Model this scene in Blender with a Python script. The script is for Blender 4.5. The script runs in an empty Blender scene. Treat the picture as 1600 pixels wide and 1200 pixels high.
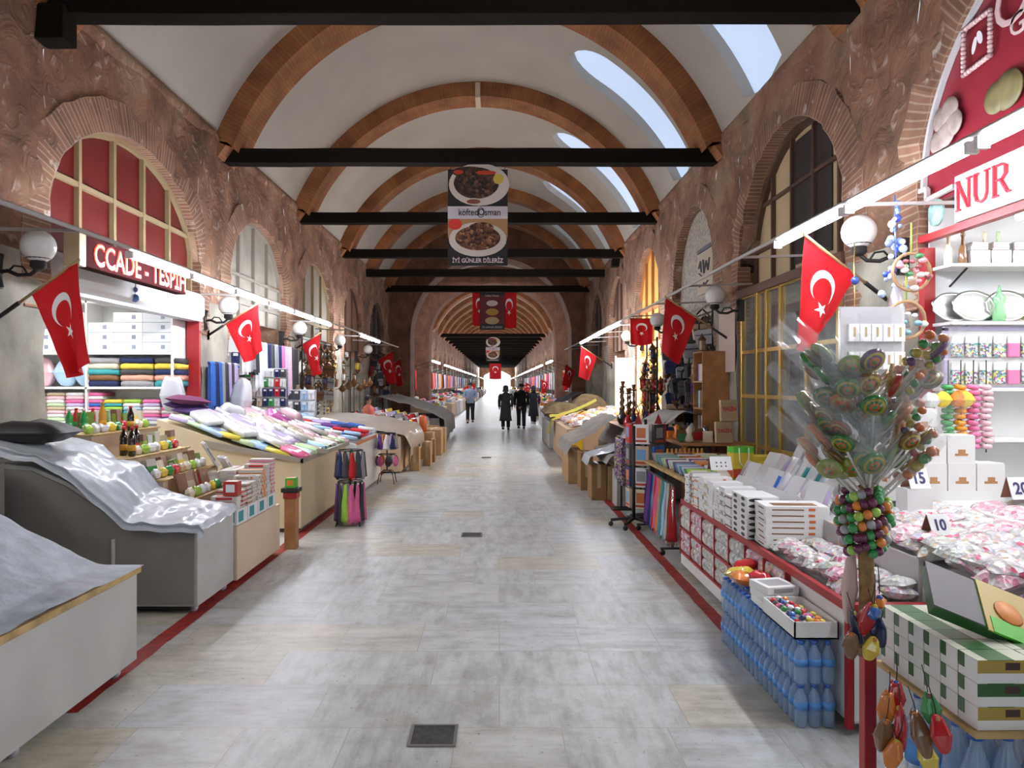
import bpy, bmesh, math, random
from mathutils import Vector, Matrix, Euler, noise
R = math.radians
rnd = random.Random(11)
SC = bpy.context.scene
COL = SC.collection

# ---------------------------------------------------------------- camera, sky, exposure
F = 1150.0
cam_d = bpy.data.cameras.new('camera'); cam = bpy.data.objects.new('camera', cam_d); COL.objects.link(cam)
cam.location = (0, 0, 1.7); cam.rotation_euler = (R(90), 0, 0)
cam_d.sensor_width = 36; cam_d.lens = 36 * F / 1600; cam_d.shift_x = 20 / 1600
cam_d.clip_start = .05; cam_d.clip_end = 400
SC.camera = cam
SC.view_settings.view_transform = 'Standard'; SC.view_settings.look = 'None'
SC.view_settings.gamma = 1; SC.view_settings.use_curve_mapping = False
SC.view_settings.exposure = -0.05
w = bpy.data.worlds.new('sky'); SC.world = w; w.use_nodes = True
bg = w.node_tree.nodes['Background']; bg.inputs[0].default_value = (.86, .93, 1, 1); bg.inputs[1].default_value = 1.3
def area(name, loc, rot, sx, sy, power, col):
    d = bpy.data.lights.new(name, 'AREA'); d.shape = 'RECTANGLE'; d.size = sx; d.size_y = sy; d.energy = power; d.color = col
    o = bpy.data.objects.new(name, d); COL.objects.link(o); o.location = loc; o.rotation_euler = rot
    return o
# daylight through the gate behind the photographer, and through the lantern of the crossing
area('gate_daylight', (-.4, -5.8, 1.9), (R(86), 0, 0), 3.4, 3.0, 40, (.78, .88, 1))
area('dome_daylight', (-.4, 31.3, 6.4), (0, 0, 0), 4, 3.5, 120, (.86, .93, 1))
area('far_gate_daylight', (-.4, 146, 2.4), (R(-90), 0, 0), 6, 4, 3500, (.9, .95, 1))

# ---------------------------------------------------------------- materials
MATS = {}
def mat(name, col=(.5, .5, .5), rough=.6, metal=0, emit=0, tint=False, alpha=1, noise_s=0, noise_a=.25, bump=0, bump_s=40, trans=0, coat=0, spec=.5):
    if name in MATS: return MATS[name]
    m = bpy.data.materials.new(name); m.use_nodes = True; MATS[name] = m
    n = m.node_tree.nodes; l = m.node_tree.links; p = n['Principled BSDF']
    p.inputs['Base Color'].default_value = (*col, 1); p.inputs['Roughness'].default_value = rough
    p.inputs['Metallic'].default_value = metal; p.inputs['Alpha'].default_value = alpha
    p.inputs['Transmission Weight'].default_value = trans; p.inputs['Coat Weight'].default_value = coat
    p.inputs['Specular IOR Level'].default_value = spec
    src = None
    if tint:
        oi = n.new('ShaderNodeObjectInfo'); src = oi.outputs['Color']; l.new(src, p.inputs['Base Color'])
    if noise_s:
        tc = n.new('ShaderNodeTexCoord'); nz = n.new('ShaderNodeTexNoise'); nz.inputs['Scale'].default_value = noise_s; nz.inputs['Detail'].default_value = 5
        l.new(tc.outputs['Object'], nz.inputs['Vector'])
        mr = n.new('ShaderNodeMapRange'); mr.inputs[1].default_value = .3; mr.inputs[2].default_value = .7
        mr.inputs[3].default_value = 1 - noise_a; mr.inputs[4].default_value = 1 + noise_a * .4; l.new(nz.outputs['Fac'], mr.inputs[0])
        mx = n.new('ShaderNodeMix'); mx.data_type = 'RGBA'; mx.blend_type = 'MULTIPLY'; mx.inputs[0].default_value = 1
        if src: l.new(src, mx.inputs[6])
        else: mx.inputs[6].default_value = (*col, 1)
        l.new(mr.outputs[0], mx.inputs[7]); l.new(mx.outputs[2], p.inputs['Base Color'])
    if bump:
        tc = n.new('ShaderNodeTexCoord'); nz = n.new('ShaderNodeTexNoise'); nz.inputs['Scale'].default_value = bump_s; nz.inputs['Detail'].default_value = 6
        l.new(tc.outputs['Object'], nz.inputs['Vector']); b = n.new('ShaderNodeBump'); b.inputs['Strength'].default_value = bump; b.inputs['Distance'].default_value = .02
        l.new(nz.outputs['Fac'], b.inputs['Height']); l.new(b.outputs[0], p.inputs['Normal'])
    if emit:
        p.inputs['Emission Color'].default_value = (*col, 1); p.inputs['Emission Strength'].default_value = emit
    return m
def ramp(n, stops, interp='LINEAR'):
    r = n.new('ShaderNodeValToRGB'); r.color_ramp.interpolation = interp
    while len(r.color_ramp.elements) < len(stops): r.color_ramp.elements.new(.5)
    for e, (p, c) in zip(r.color_ramp.elements, stops): e.position = p; e.color = (*c, 1)
    return r
def nmat(name, rough=.7):
    m = bpy.data.materials.new(name); m.use_nodes = True; MATS[name] = m
    n = m.node_tree.nodes; p = n['Principled BSDF']; p.inputs['Roughness'].default_value = rough
    return m, n, m.node_tree.links, p
def add_bump(n, l, p, h, s, d=.03):
    b = n.new('ShaderNodeBump'); b.inputs['Strength'].default_value = s; b.inputs['Distance'].default_value = d
    l.new(h, b.inputs['Height']); l.new(b.outputs[0], p.inputs['Normal'])
def tex(n, l, kind, scale, vec, detail=6, **kw):
    t = n.new(kind); t.inputs['Scale'].default_value = scale
    if 'Detail' in t.inputs: t.inputs['Detail'].default_value = detail
    l.new(vec, t.inputs['Vector'])
    return t

def wall_material():
    m, n, l, p = nmat('wall_plaster', .85)
    tc = n.new('ShaderNodeTexCoord'); g = tc.outputs['Object']
    a = tex(n, l, 'ShaderNodeTexNoise', .9, g, 8); a.inputs['Distortion'].default_value = .8
    r1 = ramp(n, [(.28, (.12, .068, .040)), (.42, (.23, .110, .064)), (.52, (.29, .148, .090)), (.62, (.33, .205, .13)), (.75, (.25, .19, .11))]); l.new(a.outputs['Fac'], r1.inputs[0])
    b = tex(n, l, 'ShaderNodeTexNoise', 5, g, 10); b.inputs['Distortion'].default_value = 1.5
    r2 = ramp(n, [(.60, (0, 0, 0)), (.74, (1, 1, 1))]); l.new(b.outputs['Fac'], r2.inputs[0])
    mx = n.new('ShaderNodeMix'); mx.data_type = 'RGBA'; l.new(r2.outputs[0], mx.inputs[0]); l.new(r1.outputs[0], mx.inputs[6]); mx.inputs[7].default_value = (.48, .36, .31, 1)
    c = tex(n, l, 'ShaderNodeTexNoise', 2.3, g, 9)
    r3 = ramp(n, [(.3, (.5, .5, .5)), (.6, (1, 1, 1))]); l.new(c.outputs['Fac'], r3.inputs[0])
    m2 = n.new('ShaderNodeMix'); m2.data_type = 'RGBA'; m2.blend_type = 'MULTIPLY'; m2.inputs[0].default_value = 1
    l.new(mx.outputs[2], m2.inputs[6]); l.new(r3.outputs[0], m2.inputs[7]); l.new(m2.outputs[2], p.inputs['Base Color'])
    add_bump(n, l, p, b.outputs['Fac'], .9, .06)
    return m
def brick_material(name, c1, c2, mortar, sx=9, rough=.85, bstr=.5, wear=.0):
    # bricks laid across u (arc length in metres), one brick deep in v
    m, n, l, p = nmat(name, rough)
    uv = n.new('ShaderNodeUVMap'); uv.uv_map = 'UVMap'
    br = n.new('ShaderNodeTexBrick'); br.inputs['Scale'].default_value = 1
    br.inputs['Brick Width'].default_value = .055; br.inputs['Row Height'].default_value = .24; br.inputs['Mortar Size'].default_value = .007
    br.inputs['Color1'].default_value = (*c1, 1); br.inputs['Color2'].default_value = (*c2, 1); br.inputs['Mortar'].default_value = (*mortar, 1)
    l.new(uv.outputs[0], br.inputs['Vector'])
    tc = n.new('ShaderNodeTexCoord'); a = tex(n, l, 'ShaderNodeTexNoise', 2.2, tc.outputs['Object'], 8)
    r = ramp(n, [(.3, (.6, .6, .6)), (.65, (1.1, 1.1, 1.1))]); l.new(a.outputs['Fac'], r.inputs[0])
    mx = n.new('ShaderNodeMix'); mx.data_type = 'RGBA'; mx.blend_type = 'MULTIPLY'; mx.inputs[0].default_value = 1
    l.new(br.outputs['Color'], mx.inputs[6]); l.new(r.outputs[0], mx.inputs[7])
    out = mx.outputs[2]
    if wear:
        b = tex(n, l, 'ShaderNodeTexNoise', 7, tc.outputs['Object'], 8)
        r2 = ramp(n, [(.62, (0, 0, 0)), (.70, (wear, wear, wear))]); l.new(b.outputs['Fac'], r2.inputs[0])
        m3 = n.new('ShaderNodeMix'); m3.data_type = 'RGBA'; l.new(r2.outputs[0], m3.inputs[0]); l.new(out, m3.inputs[6]); m3.inputs[7].default_value = (.55, .48, .44, 1); out = m3.outputs[2]
    l.new(out, p.inputs['Base Color'])
    add_bump(n, l, p, br.outputs['Fac'], -bstr, .02)
    return m
def floor_material():
    m, n, l, p = nmat('travertine', .3)
    tc = n.new('ShaderNodeTexCoord'); g = tc.outputs['Object']
    def mul(a, b, mode='MULTIPLY', f=1):
        x = n.new('ShaderNodeMix'); x.data_type = 'RGBA'; x.blend_type = mode
        if isinstance(f, (int, float)): x.inputs[0].default_value = f
        else: l.new(f, x.inputs[0])
        for k, q in ((6, a), (7, b)):
            if isinstance(q, tuple): x.inputs[k].default_value = (*q, 1)
            else: l.new(q, x.inputs[k])
        return x.outputs[2]
    br = n.new('ShaderNodeTexBrick'); br.offset = .41; br.offset_frequency = 2; br.squash = .55; br.squash_frequency = 3
    br.inputs['Scale'].default_value = 1; br.inputs['Brick Width'].default_value = .95; br.inputs['Row Height'].default_value = .52
    br.inputs['Mortar Size'].default_value = .003; br.inputs['Bias'].default_value = 0
    br.inputs['Color1'].default_value = (0, 0, 0, 1); br.inputs['Color2'].default_value = (1, 1, 1, 1); br.inputs['Mortar'].default_value = (.5, .5, .5, 1)
    wv = n.new('ShaderNodeVectorMath'); wv.operation = 'MULTIPLY'; wv.inputs[1].default_value = (1, 1, 0); l.new(g, wv.inputs[0]); l.new(wv.outputs[0], br.inputs['Vector'])
    sep = n.new('ShaderNodeSeparateColor'); l.new(br.outputs['Color'], sep.inputs[0])
    def veins(sx, sy, off):
        q = n.new('ShaderNodeMapping'); q.inputs['Scale'].default_value = (sx, sy, 1); q.inputs['Location'].default_value = (off, off, .37); l.new(g, q.inputs[0])
        x = tex(n, l, 'ShaderNodeTexNoise', 1, q.outputs[0], 10); x.inputs['Roughness'].default_value = .72; return x.outputs['Fac']
    va = veins(2.2, 11, 3); vb = veins(11, 2.2, 9)
    gt = n.new('ShaderNodeMath'); gt.operation = 'GREATER_THAN'; gt.inputs[1].default_value = .45; l.new(sep.outputs[0], gt.inputs[0])
    mv = n.new('ShaderNodeMix'); l.new(gt.outputs[0], mv.inputs[0]); l.new(vb, mv.inputs[2]); l.new(va, mv.inputs[3])
    rv = ramp(n, [(.30, (.39, .385, .36)), (.43, (.52, .53, .515)), (.52, (.60, .61, .60)), (.68, (.67, .69, .695))]); l.new(mv.outputs[0], rv.inputs[0])
    rt = ramp(n, [(0, (.90, .89, .87)), (.25, (1, 1, .99)), (.5, (.94, .95, .97)), (.78, (1, .99, .97)), (.9, (1, .93, .80)), (1, (.95, .86, .70))]); l.new(sep.outputs[0], rt.inputs[0])
    c = mul(rv.outputs[0], rt.outputs[0])
    mo = tex(n, l, 'ShaderNodeTexNoise', 4.5, g, 12); mo.inputs['Roughness'].default_value = .7; rm = ramp(n, [(.36, (.78, .77, .75)), (.5, (.96, .96, .96)), (.62, (1.06, 1.06, 1.06))]); l.new(mo.outputs['Fac'], rm.inputs[0]); c = mul(c, rm.outputs[0])
    c = mul(c, (.44, .41, .36), 'MIX', br.outputs['Fac'])
    sp = tex(n, l, 'ShaderNodeTexNoise', 34, g, 4); rs = ramp(n, [(.26, (.45, .43, .40)), (.34, (1, 1, 1))]); l.new(sp.outputs['Fac'], rs.inputs[0]); c = mul(c, rs.outputs[0])
    l.new(c, p.inputs['Base Color'])
    rr = n.new('ShaderNodeMapRange'); rr.inputs[1].default_value = .3; rr.inputs[2].default_value = .7; rr.inputs[3].default_value = .30; rr.inputs[4].default_value = .42
    l.new(mo.outputs['Fac'], rr.inputs[0]); l.new(rr.outputs[0], p.inputs['Roughness'])
    p.inputs['Specular IOR Level'].default_value = .4
    add_bump(n, l, p, mv.outputs[0], .1, .008)
    return m
def speck_material(name, stops, scale=55, rough=.25, coat=.6, base=None):
    # wrapped sweets seen through film: cells of flat colour
    m, n, l, p = nmat(name, rough); p.inputs['Coat Weight'].default_value = coat; p.inputs['Coat Roughness'].default_value = .12
    tc = n.new('ShaderNodeTexCoord'); oi = n.new('ShaderNodeObjectInfo')
    ad = n.new('ShaderNodeVectorMath'); ad.operation = 'ADD'; l.new(tc.outputs['Object'], ad.inputs[0])
    sc = n.new('ShaderNodeMath'); sc.operation = 'MULTIPLY'; sc.inputs[1].default_value = 17; l.new(oi.outputs['Random'], sc.inputs[0]); l.new(sc.outputs[0], ad.inputs[1])
    v = n.new('ShaderNodeTexVoronoi'); v.inputs['Scale'].default_value = scale; l.new(ad.outputs[0], v.inputs['Vector'])
    s = n.new('ShaderNodeSeparateColor'); l.new(v.outputs['Color'], s.inputs[0])
    r = ramp(n, stops, 'CONSTANT'); l.new(s.outputs[0], r.inputs[0]); l.new(r.outputs[0], p.inputs['Base Color'])
    add_bump(n, l, p, v.outputs['Distance'], .8, .012)
    return m
def flag_material():
    # white crescent and star on red, computed from the cloth's own UV (u along the fly 0..1.5, v up the hoist 0..1)
    m, n, l, p = nmat('flag_cloth', .75)
    uv = n.new('ShaderNodeUVMap'); uv.uv_map = 'UVMap'; s = n.new('ShaderNodeSeparateXYZ'); l.new(uv.outputs[0], s.inputs[0])
    U, V = s.outputs[0], s.outputs[1]
    def mth(op, a, b=None):
        q = n.new('ShaderNodeMath'); q.operation = op
        for k, x in enumerate((a, b)):
            if x is None: continue
            if isinstance(x, (int, float)): q.inputs[k].default_value = x
            else: l.new(x, q.inputs[k])
        return q.outputs[0]
    def disc(cx, cy, r):
        dx = mth('SUBTRACT', U, cx); dy = mth('SUBTRACT', V, cy)
        return mth('LESS_THAN', mth('ADD', mth('MULTIPLY', dx, dx), mth('MULTIPLY', dy, dy)), r * r)
    cres = mth('MULTIPLY', disc(.5, .5, .25), mth('SUBTRACT', 1, disc(.5625, .5, .2)))
    tot = None; cx, cy, rr = .83, .5, .125
    for k in range(5):
        a = math.pi + k * 2 * math.pi / 5 + math.pi
        dx = mth('MULTIPLY', mth('SUBTRACT', U, cx), math.cos(a)); dy = mth('MULTIPLY', mth('SUBTRACT', V, cy), math.sin(a))
        h = mth('LESS_THAN', mth('ADD', dx, dy), rr * math.cos(R(72)))
        tot = h if tot is None else mth('ADD', tot, h)
    star = mth('GREATER_THAN', tot, 3.5)
    msk = mth('MAXIMUM', cres, star)
    mx = n.new('ShaderNodeMix'); mx.data_type = 'RGBA'; l.new(msk, mx.inputs[0]); mx.inputs[6].default_value = (.60, .007, .014, 1); mx.inputs[7].default_value = (.86, .84, .84, 1)
    l.new(mx.outputs[2], p.inputs['Base Color'])
    # thin cloth lets light through
    tr = n.new('ShaderNodeBsdfTranslucent'); l.new(mx.outputs[2], tr.inputs[0]); ms = n.new('ShaderNodeMixShader'); ms.inputs[0].default_value = .22
    l.new(p.outputs[0], ms.inputs[1]); l.new(tr.outputs[0], ms.inputs[2]); l.new(ms.outputs[0], n['Material Output'].inputs[0])
    return m

WALL = wall_material()
STONE = mat('pier_stone', (.31, .285, .235), .85, noise_s=2.2, noise_a=.5, bump=.6, bump_s=9)
BRICK = brick_material('arch_brick', (.28, .138, .085), (.21, .102, .062), (.38, .26, .185), wear=.7, bstr=1)
RIBM = brick_material('rib_brick', (.36, .135, .048), (.30, .11, .04), (.24, .10, .05))
BRICKW = brick_material('crossing_brick', (.26, .11, .06), (.19, .08, .05), (.24, .13, .09))
PLASTER = mat('vault_plaster', (.45, .41, .355), .9, noise_s=.8, noise_a=.10)
FLOOR = floor_material()
FLAG = flag_material()
IRON = mat('black_paint', (.012, .011, .011), .5)
BEAM = mat('tarred_beam', (.011, .008, .006), .95, spec=.12, bump=.4, bump_s=12)
WHITE = mat('white_paint', (.80, .80, .79), .45)
GREYP = mat('cabinet_laminate', (.50, .49, .47), .5, noise_s=3, noise_a=.12)
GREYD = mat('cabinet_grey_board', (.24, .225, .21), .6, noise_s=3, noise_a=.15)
CREAM = mat('cream_board', (.70, .58, .38), .55, noise_s=2, noise_a=.1)
PEACH = mat('peach_board', (.70, .55, .41), .55, noise_s=2, noise_a=.1)
WOOD = mat('oak_veneer', (.42, .20, .07), .5, noise_s=6, noise_a=.3)
PINE = mat('pine_edge', (.55, .38, .16), .6, noise_s=8, noise_a=.4)
CARD = mat('cardboard', (.46, .29, .14), .8, noise_s=5, noise_a=.2)
CARDW = mat('brown_carton', (.30, .17, .07), .8, noise_s=5, noise_a=.2)
REDP = mat('red_paint', (.36, .014, .02), .4)
MAROON = mat('maroon_board', (.22, .012, .025), .4)
REDG = mat('red_panel', (.13, .006, .006), .45)
CHROME = mat('chrome', (.75, .75, .76), .2, 1)
GOLDM = mat('brass', (.80, .58, .20), .25, 1)
GOLDP = mat('gold_frame', (.62, .42, .12), .3, .8)
DKGLASS = mat('dark_glass', (.035, .045, .05), .08, spec=.8)
TINTM = mat('tinted_card', tint=True, rough=.45)
TINTG = mat('tinted_gloss', tint=True, rough=.2, coat=.7)
TINTC = mat('tinted_cloth', tint=True, rough=.95, bump=.35, bump_s=60, noise_s=14, noise_a=.12)
SHEET = mat('plastic_sheet', (.56, .60, .66), .38, coat=.3, bump=.35, bump_s=7, noise_s=5, noise_a=.15)
SHEETG = mat('grey_tarpaulin', (.33, .31, .28), .7, bump=.4, bump_s=9, noise_s=4, noise_a=.2)
SHEETB = mat('blue_grey_sheet', (.40, .45, .53), .5, bump=.6, bump_s=10, noise_s=6, noise_a=.3)
FILM = mat('clear_film', (.85, .88, .9), .12, alpha=.11, coat=1)
GLOBE = mat('opal_glass', (.78, .77, .74), .25, coat=.4)
TUBE = mat('lit_tube', (.86, .91, 1), .4, emit=120)
TUBEI = mat('lit_shop_tube', (1, .98, .95), .4, emit=22)
TUBEF = mat('lit_far_tube', (.86, .91, 1), .4, emit=40)
WARML = mat('warm_lamp', (1, .72, .38), .4, emit=26)
LED = mat('led_letters', (1, .03, .02), .4, emit=2.2)
LEDY = mat('led_letters_core', (1, .30, .10), .4, emit=2.6)
SKYPANE = mat('vault_window_glass', (.60, .74, .97), .3, emit=.6)
WATER = mat('water_bottle_plastic', (.42, .58, .82), .1, alpha=.42, coat=1)
CAPB = mat('blue_cap', (.05, .16, .55), .4)
SKIN = mat('skin', (.45, .25, .17), .6)
HAIR = mat('dark_hair', (.015, .012, .01), .6)
REDLINE = mat('red_floor_paint', (.36, .03, .025), .6, noise_s=12, noise_a=.45)
SWEET = speck_material('wrapped_sweets', [(0, (.66, .63, .62)), (.30, (.50, .48, .50)), (.5, (.66, .38, .44)), (.6, (.72, .70, .68)), (.74, (.46, .36, .28)), (.82, (.60, .10, .18)), (.86, (.55, .56, .70)), (.92, (.85, .80, .60))], 38)
SWEETP = speck_material('pink_sweets', [(0, (.66, .36, .44)), (.35, (.70, .56, .58)), (.65, (.62, .60, .62)), (.8, (.52, .14, .24)), (.9, (.74, .72, .70))], 38)
SWEETW = speck_material('white_sweets', [(0, (.66, .66, .65)), (.5, (.48, .50, .50)), (.75, (.62, .64, .54)), (.86, (.55, .62, .50)), (.92, (.6, .45, .32))], 45)
BADGE = speck_material('coloured_sweets', [(0, (.08, .10, .35)), (.2, (.8, .8, .78)), (.4, (.65, .06, .06)), (.55, (.85, .55, .08)), (.65, (.05, .35, .15)), (.75, (.75, .2, .4)), (.85, (.1, .08, .08))], 60)
BEADS = speck_material('bead_mix', [(0, (.6, .6, .62)), (.3, (.15, .2, .25)), (.5, (.75, .7, .2)), (.62, (.1, .4, .35)), (.75, (.75, .75, .75)), (.9, (.5, .1, .3))], 70)

# ---------------------------------------------------------------- mesh builder
class MB:
    def __init__(s): s.v = []; s.f = []; s.m = []; s.sm = []; s.uv = {}
    def add(s, vs, fs, m=0, smooth=False, uvs=None):
        b = len(s.v); s.v += [tuple(q) for q in vs]
        for k, f in enumerate(fs):
            if uvs: s.uv[len(s.f)] = [uvs[i] for i in f]
            s.f.append([b + i for i in f]); s.m.append(m); s.sm.append(smooth)
        return s
    def box(s, x0, x1, y0, y1, z0, z1, m=0):
        vs = [(x0, y0, z0), (x1, y0, z0), (x1, y1, z0), (x0, y1, z0), (x0, y0, z1), (x1, y0, z1), (x1, y1, z1), (x0, y1, z1)]
        return s.add(vs, [(0, 3, 2, 1), (4, 5, 6, 7), (0, 1, 5, 4), (1, 2, 6, 5), (2, 3, 7, 6), (3, 0, 4, 7)], m)
    def bar(s, a, b, t, m=0, t2=None):       # square bar between two points
        a = Vector(a); b = Vector(b); d = (b - a).normalized(); u = d.cross(Vector((0, 0, 1)))
        if u.length < 1e-4: u = Vector((1, 0, 0))
        u.normalize(); w_ = d.cross(u); t2 = t2 or t; vs = []
        for p_ in (a, b):
            for i, j in ((-1, -1), (1, -1), (1, 1), (-1, 1)): vs.append(p_ + u * i * t / 2 + w_ * j * t2 / 2)
        return s.add(vs, [(0, 1, 2, 3), (7, 6, 5, 4), (0, 4, 5, 1), (1, 5, 6, 2), (2, 6, 7, 3), (3, 7, 4, 0)], m)
    def tube(s, pts, r, n=8, m=0, cap=True):
        pts = [Vector(q) for q in pts]; rs = r if isinstance(r, (list, tuple)) else [r] * len(pts); vs = []; up = None
        for i, q in enumerate(pts):
            d = (pts[min(i + 1, len(pts) - 1)] - pts[max(i - 1, 0)]).normalized()
            if up is None: up = Vector((0, 0, 1)) if abs(d.z) < .9 else Vector((1, 0, 0))
            u = d.cross(up).normalized(); w_ = u.cross(d).normalized(); up = w_
            for k in range(n):
                a = 2 * math.pi * k / n; vs.append(q + (u * math.cos(a) + w_ * math.sin(a)) * rs[i])
        fs = [(i * n + k, i * n + (k + 1) % n, (i + 1) * n + (k + 1) % n, (i + 1) * n + k) for i in range(len(pts) - 1) for k in range(n)]
        if cap: fs += [tuple(range(n))[::-1], tuple((len(pts) - 1) * n + k for k in range(n))]
        return s.add(vs, fs, m, True)
    def lathe(s, prof, n=16, m=0, c=(0, 0, 0), sx=1, sy=1):
        vs = []; N = len(prof)
        for r, z in prof:
            for k in range(n): a = 2 * math.pi * k / n; vs.append((c[0] + r * sx * math.cos(a), c[1] + r * sy * math.sin(a), c[2] + z))
        fs = [(i * n + k, i * n + (k + 1) % n, (i + 1) * n + (k + 1) % n, (i + 1) * n + k) for i in range(N - 1) for k in range(n)]
        fs += [tuple(range(n))[::-1], tuple((N - 1) * n + k for k in range(n))]
        return s.add(vs, fs, m, True)
    def ball(s, c, r, m=0, n=12, sz=1):
        k = max(4, n // 2)
        return s.lathe([(r * math.sin(math.pi * i / k) + 1e-4, -r * sz * math.cos(math.pi * i / k)) for i in range(k + 1)], n, m, c)
    def prism(s, poly, a, b, axis='y', m=0):  # poly in the other two axes, extruded a..b
        def P(p_, t):
            return {'y': (p_[0], t, p_[1]), 'x': (t, p_[0], p_[1]), 'z': (p_[0], p_[1], t)}[axis]
        n = len(poly); vs = [P(q, a) for q in poly] + [P(q, b) for q in poly]
        fs = [tuple(range(n)), tuple(range(n, 2 * n))[::-1]] + [(i, i + n, (i + 1) % n + n, (i + 1) % n) for i in range(n)]
        return s.add(vs, fs, m)
    def grid(s, fn, nu, nv, m=0, uvf=None, smooth=True, thick=0):
        vs = []; uvs = []
        for j in range(nv + 1):
            for i in range(nu + 1):
                vs.append(fn(i / nu, j / nv)); uvs.append(uvf(i / nu, j / nv) if uvf else (i / nu, j / nv))
        fs = [(j * (nu + 1) + i, j * (nu + 1) + i + 1, (j + 1) * (nu + 1) + i + 1, (j + 1) * (nu + 1) + i) for j in range(nv) for i in range(nu)]
        return s.add(vs, fs, m, smooth, uvs)
    def mesh(s, name, mats, bevel=0, fix=True, solid=0):
        me = bpy.data.meshes.new(name); me.from_pydata(s.v, [], s.f)
        for q in (mats if isinstance(mats, (list, tuple)) else [mats]): me.materials.append(q)
        me.polygons.foreach_set('material_index', s.m); me.polygons.foreach_set('use_smooth', s.sm)
        if s.uv:
            ul = me.uv_layers.new(name='UVMap')
            for pi, uvs in s.uv.items():
                po = me.polygons[pi]
                for li, q in zip(po.loop_indices, uvs): ul.data[li].uv = q
        me.update()
        if fix or bevel:
            bm = bmesh.new(); bm.from_mesh(me)
            if fix and not s.uv: bmesh.ops.recalc_face_normals(bm, faces=bm.faces)
            if bevel: bmesh.ops.bevel(bm, geom=bm.edges[:], offset=bevel, segments=2 if bevel > .008 else 1, affect='EDGES', profile=.7)
            bm.to_mesh(me); bm.free()
        me.update()
        return me
def obj(name, me, parent=None, loc=(0, 0, 0), rot=(0, 0, 0), label=None, cat=None, group=None, kind=None, col=None, scale=None):
    o = bpy.data.objects.new(name, me); COL.objects.link(o); o.location = loc; o.rotation_euler = rot
    if parent: o.parent = parent
    if scale: o.scale = scale if isinstance(scale, (tuple, list)) else (scale,) * 3
    if col: o.color = (*col, 1)
    for k, v in (('label', label), ('category', cat), ('group', group), ('kind', kind)):
        if v: o[k] = v
    return o
def thing(name, label, cat, loc=(0, 0, 0), rot=(0, 0, 0), group=None): return obj(name, None, None, loc, rot, label, cat, group)
def struct(name, mb, mats, parent=None, **kw):
    o = obj(name, mb.mesh(name, mats, **kw), parent)
    if not parent: o['kind'] = 'structure'
    return o
def bxo(name, d, m, parent=None, bevel=.003, **kw):   # box lx,ly,lz, origin in its base centre
    key = (name, d, getattr(m, 'name', str(m)), bevel); me = CACHE.get(key)
    if me is None:
        me = MB().box(-d[0] / 2, d[0] / 2, -d[1] / 2, d[1] / 2, 0, d[2]).mesh(name, m, bevel=bevel); CACHE[key] = me
    return obj(name, me, parent, **kw)
CACHE = {}
def cached(key, fn):
    if key not in CACHE: CACHE[key] = fn()
    return CACHE[key]
def dup(o, loc=None, rot=None, label=None, group=None, col=None, scale=None):
    r = o.copy(); COL.objects.link(r)
    if loc is not None: r.location = loc
    if rot is not None: r.rotation_euler = rot
    if label: r['label'] = label
    if group: r['group'] = group
    if col: r.color = (*col, 1)
    if scale: r.scale = (scale,) * 3
    for ch in list(o.children):
        c = ch.copy(); COL.objects.link(c); c.parent = r
        if col and ch.get('tinted'): c.color = (*col, 1)
        for g in ch.children: d = g.copy(); COL.objects.link(d); d.parent = c
    return r
def at(x, y, Y): return Vector(((x - 780) * Y / F, Y, 1.7 - (y - 600) * Y / F))
def text(s, size, m, loc, rot, parent, name='lettering', ext=.004, ax='CENTER', sx=1, bold=0, kind=None):
    c = bpy.data.curves.new('t', 'FONT'); c.body = s; c.size = size; c.extrude = ext; c.align_x = ax; c.align_y = 'CENTER'; c.offset = bold; c.resolution_u = 3
    t = bpy.data.objects.new('t', c); COL.objects.link(t); dg = bpy.context.evaluated_depsgraph_get(); dg.update()
    me = bpy.data.meshes.new_from_object(t.evaluated_get(dg)); bpy.data.objects.remove(t); me.materials.clear(); me.materials.append(m)
    return obj(name, me, parent, loc, rot, scale=(sx, 1, 1))
ORD = ['first', 'second', 'third', 'fourth', 'fifth', 'sixth', 'seventh', 'eighth', 'ninth', 'tenth', 'eleventh', 'twelfth', 'thirteenth', 'fourteenth', 'fifteenth', 'sixteenth', 'seventeenth', 'eighteenth', 'nineteenth', 'twentieth', 'twenty-first', 'twenty-second', 'twenty-third', 'twenty-fourth']
NAMES = [('white', (.80, .80, .80)), ('cream', (.75, .68, .52)), ('pale pink', (.80, .52, .58)), ('pink', (.75, .16, .36)), ('red', (.55, .02, .03)), ('orange', (.80, .25, .04)), ('yellow', (.80, .62, .08)), ('lime green', (.35, .58, .08)), ('green', (.04, .30, .08)), ('teal', (.05, .33, .36)), ('pale blue', (.42, .60, .78)), ('blue', (.05, .15, .50)), ('navy', (.02, .03, .10)), ('purple', (.16, .05, .25)), ('lilac', (.55, .45, .68)), ('grey', (.34, .34, .36)), ('charcoal', (.06, .06, .065)), ('brown', (.22, .11, .05)), ('beige', (.55, .43, .30)), ('pale green', (.55, .72, .45))]
COLS = dict(NAMES)
def nz(x, y, z=0): return noise.noise(Vector((x, y, z)))
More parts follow.
